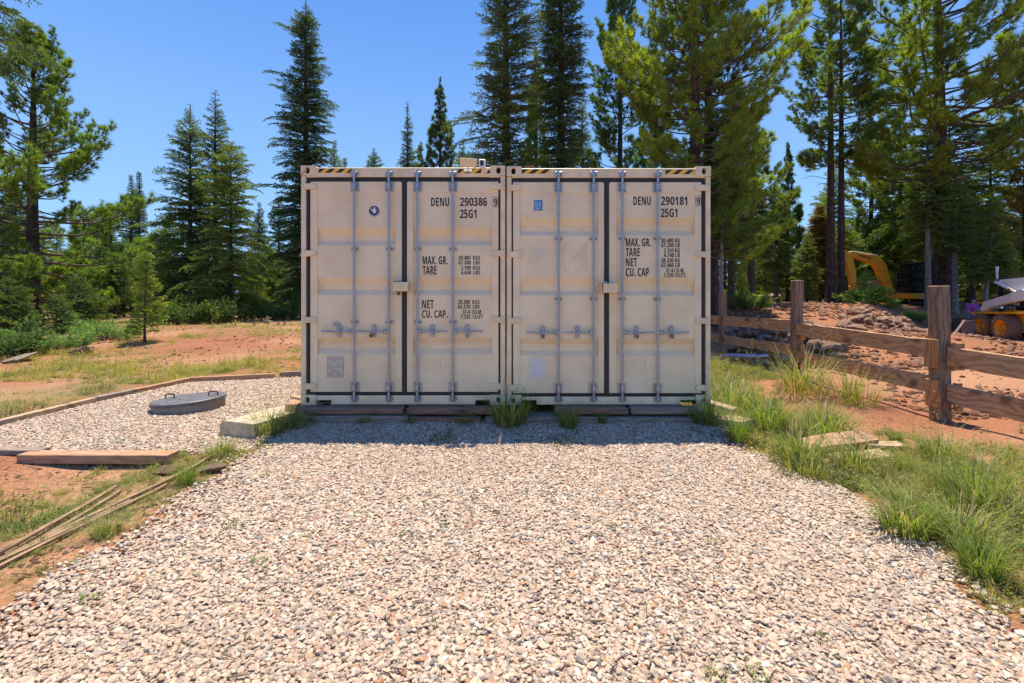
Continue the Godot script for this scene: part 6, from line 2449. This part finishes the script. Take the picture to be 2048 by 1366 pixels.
func tyre(t: Node3D, at: Vector3, r: float, w: float) -> void:
	var mb := MB.new()
	mb.xf = Transform3D(Basis(Vector3.BACK, PI / 2), at)   # axle along x; local +y points to -x
	var h := w * 0.5
	mb.lathe([Vector2(r * 0.58, h * 0.9), Vector2(r * 0.75, h), Vector2(r * 0.9, h * 0.92), Vector2(r * 0.95, h * 0.75), Vector2(r * 0.96, 0), Vector2(r * 0.95, -h * 0.75), Vector2(r * 0.9, -h * 0.92), Vector2(r * 0.75, -h), Vector2(r * 0.58, -h * 0.9)], 40)
	var n := 18
	for i in n * 2:
		var s := -1.0 if i % 2 else 1.0
		var a := TAU * i / (n * 2.0)
		for j in 3:
			var aa := a + j * 0.055
			mb.xf = Transform3D(Basis(Vector3.BACK, PI / 2), at) * Transform3D(Basis(Vector3.UP, aa), Vector3.ZERO) * Transform3D(Basis(), Vector3(r * 0.965, s * h * (0.82 - j * 0.31), 0))
			mb.box(Vector3.ZERO, Vector3(r * 0.10, h * 0.34, r * 0.135), r * 0.012)
	var tr := built("wheel", mb, M.tyre, t)
	var rm := MB.new()
	rm.xf = Transform3D(Basis(Vector3.BACK, PI / 2), at)
	rm.lathe([Vector2(0.0, h * 0.46), Vector2(r * 0.16, h * 0.46), Vector2(r * 0.18, h * 0.3), Vector2(r * 0.40, h * 0.25), Vector2(r * 0.50, h * 0.62), Vector2(r * 0.56, h * 0.94), Vector2(r * 0.60, h * 0.94), Vector2(r * 0.60, h * 0.8)], 32)
	built("rim", rm, M.digger_yellow, tr)
	var bo := MB.new()
	for i in 8:
		var a := TAU * i / 8.0
		bo.xf = Transform3D(Basis(Vector3.BACK, PI / 2), at) * Transform3D(Basis(), Vector3(cos(a) * r * 0.27, h * 0.28, sin(a) * r * 0.27))
		bo.lathe([Vector2(0, 0.025), Vector2(0.018, 0.02), Vector2(0.02, 0)], 6)
	built("wheel_nut", bo, M.track, tr).set_meta("kind", "stuff")


func skid_loader() -> void:
	var at := Vector3(17.08, 0.0, -16.95)
	at.y = EYE - (679.0 - HY) * 16.5 / F
	var t := thing("skid_loader", "yellow and grey skid steer loader with knobbly wheels at right edge", "skid loader", at, deg_to_rad(-12.0))
	# x to the right (its far side), z towards the camera (its rear); wheels' outer faces look towards -x
	for q in [[0.0, 0.48], [0.0, -0.48], [1.45, 0.48], [1.45, -0.48]]:
		tyre(t, Vector3(q[0], 0.42, q[1]), 0.43, 0.42)
	var bd := MB.new()
	var side := PackedVector2Array([Vector2(-1.05, 0.30), Vector2(1.15, 0.28), Vector2(1.25, 0.55), Vector2(1.2, 0.98), Vector2(0.35, 1.0), Vector2(-0.75, 0.86), Vector2(-1.05, 0.7)])
	bd.xf = Transform3D(Basis(Vector3(0, 0, 1), Vector3(0, 1, 0), Vector3(-1, 0, 0)), Vector3.ZERO)
	bd.prism(side, -1.24, -0.2)
	built("body", bd, M.digger_yellow, t)
	var fd := MB.new()
	fd.xf = bd.xf
	fd.prism(PackedVector2Array([Vector2(-0.98, 0.86), Vector2(1.1, 0.9), Vector2(1.1, 0.96), Vector2(-0.98, 0.92)]), -0.2, 0.12)
	built("fender", fd, M.digger_yellow, t)
	# lift arms
	for x in [0.02, 1.42]:
		var ar := MB.new()
		ar.xf = Transform3D(bd.xf.basis, Vector3(x, 0, 0))
		ar.prism(PackedVector2Array([Vector2(-0.56, 0.94), Vector2(-0.42, 0.98), Vector2(-0.1, 1.12), Vector2(0.6, 1.26), Vector2(1.25, 1.36), Vector2(1.4, 1.62), Vector2(1.2, 1.72), Vector2(0.5, 1.52), Vector2(-0.2, 1.36), Vector2(-0.46, 1.29), Vector2(-0.6, 1.06)]), -0.09, 0.09)
		built("lift_arm", ar, M.machine_grey, t)
		var hy := MB.new()
		hy.tube([Vector3(x, 1.02, -0.6), Vector3(x, 1.10, 0.25)], [0.045, 0.045], 10)
		hy.tube([Vector3(x, 1.0, -1.0), Vector3(x, 1.02, -0.6)], [0.025, 0.025], 8)
		built("lift_cylinder", hy, M.hydraulic, t)
	# cab cage
	var cg := MB.new()
	cg.xf = Transform3D(Basis(), Vector3(0, 0, 0.42))
	for x in [0.28, 1.16]:
		for z in [[-0.62, -0.62], [0.72, 0.60]]:
			cg.box(Vector3(x, 1.52, z[0]), Vector3(0.11, 1.15, 0.11), 0.01)
		cg.box(Vector3(x, 2.08, 0.05), Vector3(0.09, 0.09, 1.42), 0.01)
		for i in 7:
			cg.box(Vector3(x, 1.5, -0.42 + i * 0.16), Vector3(0.012, 1.08, 0.012))
		for i in 6:
			cg.box(Vector3(x, 1.06 + i * 0.17, 0.05), Vector3(0.012, 0.012, 1.3))
	cg.box(Vector3(0.72, 2.13, 0.05), Vector3(1.0, 0.05, 1.5), 0.01)
	cg.box(Vector3(0.72, 1.3, 0.2), Vector3(0.5, 0.6, 0.12), 0.03)
	cg.box(Vector3(0.72, 1.06, -0.02), Vector3(0.5, 0.12, 0.5), 0.03)
	built("cab_cage", cg, M.machine_black, t)
	var pn := MB.new()
	pn.xf = Transform3D(bd.xf.basis, Vector3(0.2, 0, 0))
	pn.prism(PackedVector2Array([Vector2(-0.15, 2.0), Vector2(1.2, 1.5), Vector2(1.2, 2.12), Vector2(-0.1, 2.08)]), -0.02, 0.02)
	built("side_panel", pn, M.machine_grey, t)
	var dg := MB.new()
	dg.tube([Vector3(0.12, 2.0, -0.2), Vector3(0.12, 1.42, 1.2)], [0.05, 0.05], 8)
	built("brace", dg, M.machine_grey, t)
	var st := MB.new()
	st.box(Vector3(0.065, 1.72, 0.48), Vector3(0.01, 0.07, 0.11), 0.001)
	built("orange_label", st, M.orange, t)
	var bkt := MB.new()
	bkt.xf = Transform3D(Basis(), Vector3(0.72, 0.05, -2.2))
	bkt.box(Vector3(0, 0.02, -0.1), Vector3(1.75, 0.04, 0.75), 0.005)
	bkt.box(Vector3(0, 0.3, 0.25), Vector3(1.75, 0.55, 0.05), 0.005)
	for s in [-0.87, 0.87]:
		bkt.box(Vector3(s, 0.22, -0.05), Vector3(0.04, 0.42, 0.6), 0.005)
	built("bucket", bkt, M.track, t)
	var beacon := MB.new()
	beacon.tube([Vector3(0.22, 2.1, -0.25), Vector3(0.2, 2.3, -0.25), Vector3(0.22, 2.55, -0.26)], [0.04, 0.03, 0.05], 8)
	built("exhaust_pipe", beacon, M.machine_grey, t)


func far_things() -> void:
	var t := thing("utility_trailer", "pale lavender sided trailer far behind the person", "trailer", W(1966, 36.0))
	var mb := MB.new()
	mb.box(Vector3(0, 1.15, 0), Vector3(1.6, 0.5, 3.0), 0.03)
	built("trailer_box", mb, M.lavender, t)
	var ch := MB.new()
	ch.box(Vector3(0, 0.78, 0), Vector3(1.5, 0.12, 3.2), 0.01)
	ch.box(Vector3(0, 0.72, 2.0), Vector3(0.1, 0.08, 1.2), 0.01)
	built("chassis", ch, M.track, t)
	for s in [-0.8, 0.8]:
		var w := MB.new()
		w.xf = Transform3D(Basis(Vector3.BACK, PI / 2), Vector3(s, 0.36, 0))
		w.lathe([Vector2(0.0, 0.1), Vector2(0.30, 0.1), Vector2(0.36, 0.07), Vector2(0.36, -0.07), Vector2(0.3, -0.1), Vector2(0, -0.1)], 20)
		built("wheel", w, M.machine_black, t)
	for i in 5:
		var o := plank("lumber_board", W(1972, 30.0, 0.5 + i * 0.055) + Vector3(-0.7, 0, 0.2), W(1972, 30.0, 0.5 + i * 0.055) + Vector3(0.8, 0, -0.2), 0.5, 0.045, M.plank, self)
		tag(o, "pale board in the lumber stack behind the person", "board", "lumber boards stacked behind the person")
	for q in [-0.5, 0.6]:
		var mb2 := MB.new()
		mb2.box(Vector3(0, 0.23, 0), Vector3(0.3, 0.46, 0.6), 0.02)
		var o := built("lumber_support", mb2, M.tie, self)
		o.position = W(1972, 30.0) + Vector3(q, 0, 0)
		tag(o, "%s wooden block under the lumber stack" % ("left" if q < 0 else "right"), "block")
	# open grey form beside the wheel
	var fb := thing("form_box", "grey open box standing left of the loader's wheel", "box", W(1936, 17.6))
	var y1 := EYE - (641.0 - HY) * 17.4 / F - fb.position.y
	var bb := MB.new()
	bb.box(Vector3(0.0, y1 * 0.5 - 0.05, 0.1), Vector3(0.30, y1 + 0.1, 0.03), 0.004)
	bb.box(Vector3(0.0, y1 * 0.5 - 0.05, -0.1), Vector3(0.30, y1 + 0.1, 0.03), 0.004)
	bb.box(Vector3(0.15, y1 * 0.5 - 0.05, 0.0), Vector3(0.03, y1 + 0.1, 0.17), 0.004)
	bb.box(Vector3(-0.15, y1 * 0.5 - 0.05, 0.0), Vector3(0.03, y1 + 0.1, 0.17), 0.004)
	built("side_boards", bb, M.riser, fb)
	var sp := plank("slanted_board", Vector3(-0.62, 0.02, 0.06), Vector3(-0.17, y1 + 0.01, 0.06), 0.1, 0.04, M.grey_plank, fb)


# ------------------------------------------------------------------ the person
func blobs(bones: Array, cell: float, k: float) -> ArrayMesh:
	# bones: [a, b, ra, rb]; distances to tapered capsules joined smoothly, meshed as surface nets
	var lo := Vector3.INF
	var hi := -Vector3.INF
	for b in bones:
		var r := maxf(b[2], b[3]) + k * 2.0 + cell * 2.0
		for e in [b[0], b[1]]:
			lo = lo.min(e - Vector3.ONE * r)
			hi = hi.max(e + Vector3.ONE * r)
	var n := Vector3i(((hi - lo) / cell).ceil()) + Vector3i.ONE
	var acc := PackedFloat32Array()
	acc.resize(n.x * n.y * n.z)
	for b in bones:
		var r := maxf(b[2], b[3]) + k * 3.0 + cell * 2.0
		var p0 := Vector3i(((b[0].min(b[1]) - Vector3.ONE * r - lo) / cell).floor()).clamp(Vector3i.ZERO, n - Vector3i.ONE)
		var p1 := Vector3i(((b[0].max(b[1]) + Vector3.ONE * r - lo) / cell).ceil()).clamp(Vector3i.ZERO, n - Vector3i.ONE)
		var a: Vector3 = b[0]
		var ab: Vector3 = b[1] - b[0]
		var l2 := maxf(ab.length_squared(), 1e-9)
		for z in range(p0.z, p1.z + 1):
			for y in range(p0.y, p1.y + 1):
				for x in range(p0.x, p1.x + 1):
					var q := lo + Vector3(x, y, z) * cell
					var t := clampf((q - a).dot(ab) / l2, 0.0, 1.0)
					var dd: float = (q - a - ab * t).length() - lerpf(b[2], b[3], t)
					if dd < k * 6.0:
						acc[(z * n.y + y) * n.x + x] += exp(-dd / k)
	var mb := MB.new()
	var vid := {}
	var field := func(x: int, y: int, z: int) -> float:
		var s := acc[(z * n.y + y) * n.x + x]
		return 1.0 if s <= 1e-9 else -k * log(s)
	for z in n.z - 1:
		for y in n.y - 1:
			for x in n.x - 1:
				var i0 := (z * n.y + y) * n.x + x
				var any := acc[i0] + acc[i0 + 1] + acc[i0 + n.x] + acc[i0 + n.x * n.y]
				if any < 0.2:
					continue
				var sum := Vector3.ZERO
				var cnt := 0
				var vals := []
				for c in 8:
					vals.append(field.call(x + (c & 1), y + ((c >> 1) & 1), z + ((c >> 2) & 1)))
				for e in [[0, 1], [2, 3], [4, 5], [6, 7], [0, 2], [1, 3], [4, 6], [5, 7], [0, 4], [1, 5], [2, 6], [3, 7]]:
					var va: float = vals[e[0]]
					var vb: float = vals[e[1]]
					if (va < 0.0) != (vb < 0.0):
						var t := va / (va - vb)
						var pa := Vector3(e[0] & 1, (e[0] >> 1) & 1, (e[0] >> 2) & 1)
						var pb := Vector3(e[1] & 1, (e[1] >> 1) & 1, (e[1] >> 2) & 1)
						sum += pa.lerp(pb, t)
						cnt += 1
				if cnt > 0:
					vid[Vector3i(x, y, z)] = mb.v.size()
					mb.v.append(lo + (Vector3(x, y, z) + sum / cnt) * cell)
					var g := Vector3(vals[1] - vals[0] + vals[7] - vals[6], vals[2] - vals[0] + vals[7] - vals[5], vals[4] - vals[0] + vals[7] - vals[3])
					mb.n.append(g.normalized())
					mb.c.append(Color.WHITE)
	for key in vid:
		var v: Vector3i = key
		for ax in 3:
			var u := Vector3i.ZERO
			u[ax] = 1
			var b1 := Vector3i.ZERO
			b1[(ax + 1) % 3] = 1
			var b2 := Vector3i.ZERO
			b2[(ax + 2) % 3] = 1
			var f0: float = field.call(v.x, v.y, v.z)
			var w := v + u
			if w.x >= n.x or w.y >= n.y or w.z >= n.z:
				continue
			var f1: float = field.call(w.x, w.y, w.z)
			if (f0 < 0.0) == (f1 < 0.0):
				continue
			if vid.has(v - b1) and vid.has(v - b2) and vid.has(v - b1 - b2):
				for q in [vid[v], vid[v - b1], vid[v - b1 - b2], vid[v], vid[v - b1 - b2], vid[v - b2]]:
					mb.idx.append(q)
	mb.orient(0)
	return mb.mesh(M.skin)


func person() -> void:
	var d := 19.0
	var base := W(1940, d)
	var top := EYE - (598.0 - HY) * d / F - base.y
	var s := top / 1.52
	var t := thing("person", "person in purple T-shirt and grey shorts bending forward beside the loader", "person", base)
	# facing the camera (+z), leaning forward with arms hanging to the knees
	var V := func(x: float, y: float, z: float) -> Vector3: return Vector3(x, y, z) * s
	var sk := []
	# legs
	for q in [-1.0, 1.0]:
		sk.append([V.call(q * 0.10, 0.88, -0.06), V.call(q * 0.12, 0.49, 0.02), 0.085 * s, 0.058 * s])
		sk.append([V.call(q * 0.12, 0.49, 0.02), V.call(q * 0.13, 0.09, -0.06), 0.056 * s, 0.040 * s])
		sk.append([V.call(q * 0.13, 0.06, -0.07), V.call(q * 0.15, 0.035, 0.10), 0.045 * s, 0.035 * s])
		# arms
		sk.append([V.call(q * 0.195, 1.22, 0.10), V.call(q * 0.25, 0.96, 0.17), 0.052 * s, 0.040 * s])
		sk.append([V.call(q * 0.25, 0.96, 0.17), V.call(q * 0.16, 0.78, 0.34), 0.040 * s, 0.029 * s])
		# palm, four fingers and a thumb
		sk.append([V.call(q * 0.155, 0.765, 0.355), V.call(q * 0.13, 0.70, 0.385), 0.028 * s, 0.032 * s])
		for f in 4:
			var fx := 0.105 + f * 0.019
			var fl: float = [0.062, 0.074, 0.078, 0.068][f]
			sk.append([V.call(q * fx, 0.69, 0.39), V.call(q * (fx - 0.004), 0.69 - fl * 0.6, 0.40), 0.0095 * s, 0.009 * s])
			sk.append([V.call(q * (fx - 0.004), 0.69 - fl * 0.6, 0.40), V.call(q * (fx - 0.008), 0.69 - fl, 0.385), 0.009 * s, 0.008 * s])
		sk.append([V.call(q * 0.115, 0.74, 0.375), V.call(q * 0.085, 0.695, 0.40), 0.011 * s, 0.009 * s])
	# trunk and neck
	sk.append([V.call(-0.07, 0.90, -0.05), V.call(0.07, 0.90, -0.05), 0.115 * s, 0.115 * s])
	sk.append([V.call(0, 0.93, -0.04), V.call(0, 1.14, 0.06), 0.125 * s, 0.14 * s])
	sk.append([V.call(-0.14, 1.22, 0.09), V.call(0.14, 1.22, 0.09), 0.075 * s, 0.075 * s])
	sk.append([V.call(0, 1.26, 0.10), V.call(0, 1.35, 0.15), 0.055 * s, 0.05 * s])
	part("body", blobs(sk, 0.013, 0.012), t, M.skin)
	# head with nose, brows, chin, ears
	var hd := []
	hd.append([V.call(0, 1.43, 0.165), V.call(0, 1.445, 0.155), 0.078 * s, 0.086 * s])
	hd.append([V.call(0, 1.36, 0.19), V.call(0, 1.40, 0.185), 0.045 * s, 0.062 * s])
	hd.append([V.call(0, 1.425, 0.245), V.call(0, 1.395, 0.265), 0.010 * s, 0.015 * s])
	for q in [-1.0, 1.0]:
		hd.append([V.call(q * 0.082, 1.425, 0.15), V.call(q * 0.084, 1.395, 0.155), 0.014 * s, 0.011 * s])
		hd.append([V.call(q * 0.015, 1.445, 0.237), V.call(q * 0.045, 1.443, 0.226), 0.010 * s, 0.010 * s])
	hd.append([V.call(-0.02, 1.365, 0.232), V.call(0.02, 1.365, 0.232), 0.009 * s, 0.009 * s])
	part("head", blobs(hd, 0.006, 0.008), t, M.skin)
	var ey := MB.new()
	for q in [-1.0, 1.0]:
		ey.xf = Transform3D(Basis(Vector3.RIGHT, PI / 2), V.call(q * 0.030, 1.425, 0.238))
		ey.lathe([Vector2(0, 0.004), Vector2(0.008, 0.0015), Vector2(0.010, 0)], 10)
	built("eye", ey, M.hair, t)
	part("hair", blobs([[V.call(0, 1.49, 0.135), V.call(0, 1.42, 0.09), 0.082 * s, 0.075 * s], [V.call(-0.05, 1.50, 0.18), V.call(0.05, 1.50, 0.18), 0.04 * s, 0.04 * s], [V.call(-0.07, 1.47, 0.15), V.call(-0.075, 1.42, 0.13), 0.025 * s, 0.02 * s], [V.call(0.07, 1.47, 0.15), V.call(0.075, 1.42, 0.13), 0.025 * s, 0.02 * s]], 0.012, 0.012), t, M.hair)
	var sh := [[V.call(0, 0.93, -0.04), V.call(0, 1.14, 0.06), 0.155 * s, 0.162 * s], [V.call(-0.06, 0.92, -0.04), V.call(0.06, 0.92, -0.04), 0.135 * s, 0.135 * s], [V.call(-0.15, 1.215, 0.09), V.call(0.15, 1.215, 0.09), 0.092 * s, 0.092 * s]]
	for q in [-1.0, 1.0]:
		sh.append([V.call(q * 0.19, 1.215, 0.10), V.call(q * 0.238, 1.03, 0.155), 0.078 * s, 0.072 * s])
	part("shirt", blobs(sh, 0.013, 0.014), t, M.shirt)
	var so := [[V.call(-0.07, 0.87, -0.05), V.call(0.07, 0.87, -0.05), 0.135 * s, 0.135 * s]]
	for q in [-1.0, 1.0]:
		so.append([V.call(q * 0.10, 0.86, -0.05), V.call(q * 0.12, 0.52, 0.02), 0.108 * s, 0.088 * s])
	part("shorts", blobs(so, 0.014, 0.014), t, M.shorts)
	for q in [-1.0, 1.0]:
		part("shoe", blobs([[V.call(q * 0.13, 0.055, -0.08), V.call(q * 0.15, 0.045, 0.12), 0.056 * s, 0.046 * s]], 0.012, 0.01), t, M.shoe)


func _ready() -> void:
	# camera: level, lens shifted down
	var cam := Camera3D.new()
	cam.name = "camera"
	add_child(cam)
	cam.position = Vector3(0, EYE, 0)
	var near := 0.05
	cam.set_frustum(near * 1366.0 / F, Vector2(0.0, -(683.0 - HY) / F * near), near, 900.0)
	cam.current = true
	# sky
	var env := Environment.new()
	var sm := ProceduralSkyMaterial.new()
	sm.sky_top_color = Color(0.012, 0.088, 0.355).linear_to_srgb()
	sm.sky_horizon_color = Color(0.215, 0.375, 0.565).linear_to_srgb()
	sm.sky_curve = 0.33
	sm.ground_bottom_color = Color(0.30, 0.2, 0.13).linear_to_srgb()
	sm.ground_horizon_color = Color(0.4, 0.42, 0.42).linear_to_srgb()
	sm.sun_angle_max = 12.0
	var sky := Sky.new()
	sky.sky_material = sm
	env.background_mode = Environment.BG_SKY
	env.sky = sky
	env.tonemap_mode = Environment.TONE_MAPPER_LINEAR
	env.tonemap_exposure = 2.25
	env.sdfgi_enabled = true
	env.ssao_enabled = true
	env.ssil_enabled = true
	var we := WorldEnvironment.new()
	we.name = "world"
	we.environment = env
	add_child(we)
	# sun: high, behind the containers
	var sun := DirectionalLight3D.new()
	sun.name = "sun"
	sun.light_energy = 1.15
	sun.light_color = Color(1.0, 0.955, 0.87)
	sun.light_angular_distance = 0.5
	sun.shadow_enabled = true
	add_child(sun)
	var el := deg_to_rad(75.0)
	var az := deg_to_rad(4.0)
	var towards := Vector3(sin(az) * cos(el), sin(el), -cos(az) * cos(el))
	sun.look_at_from_position(towards * 50.0, Vector3.ZERO, Vector3.RIGHT)

	rng.seed = 20240611
	nz.seed = 5
	nz.frequency = 0.05
	nz2.seed = 9
	nz2.frequency = 0.05
	make_materials()
	ground()
	containers()
	make_branches()
	trees()
	fence()
	edging()
	lid()
	gravel()
	grasses()
	rocks()
	excavator()
	skid_loader()
	far_things()
	person()
	roof_fittings()
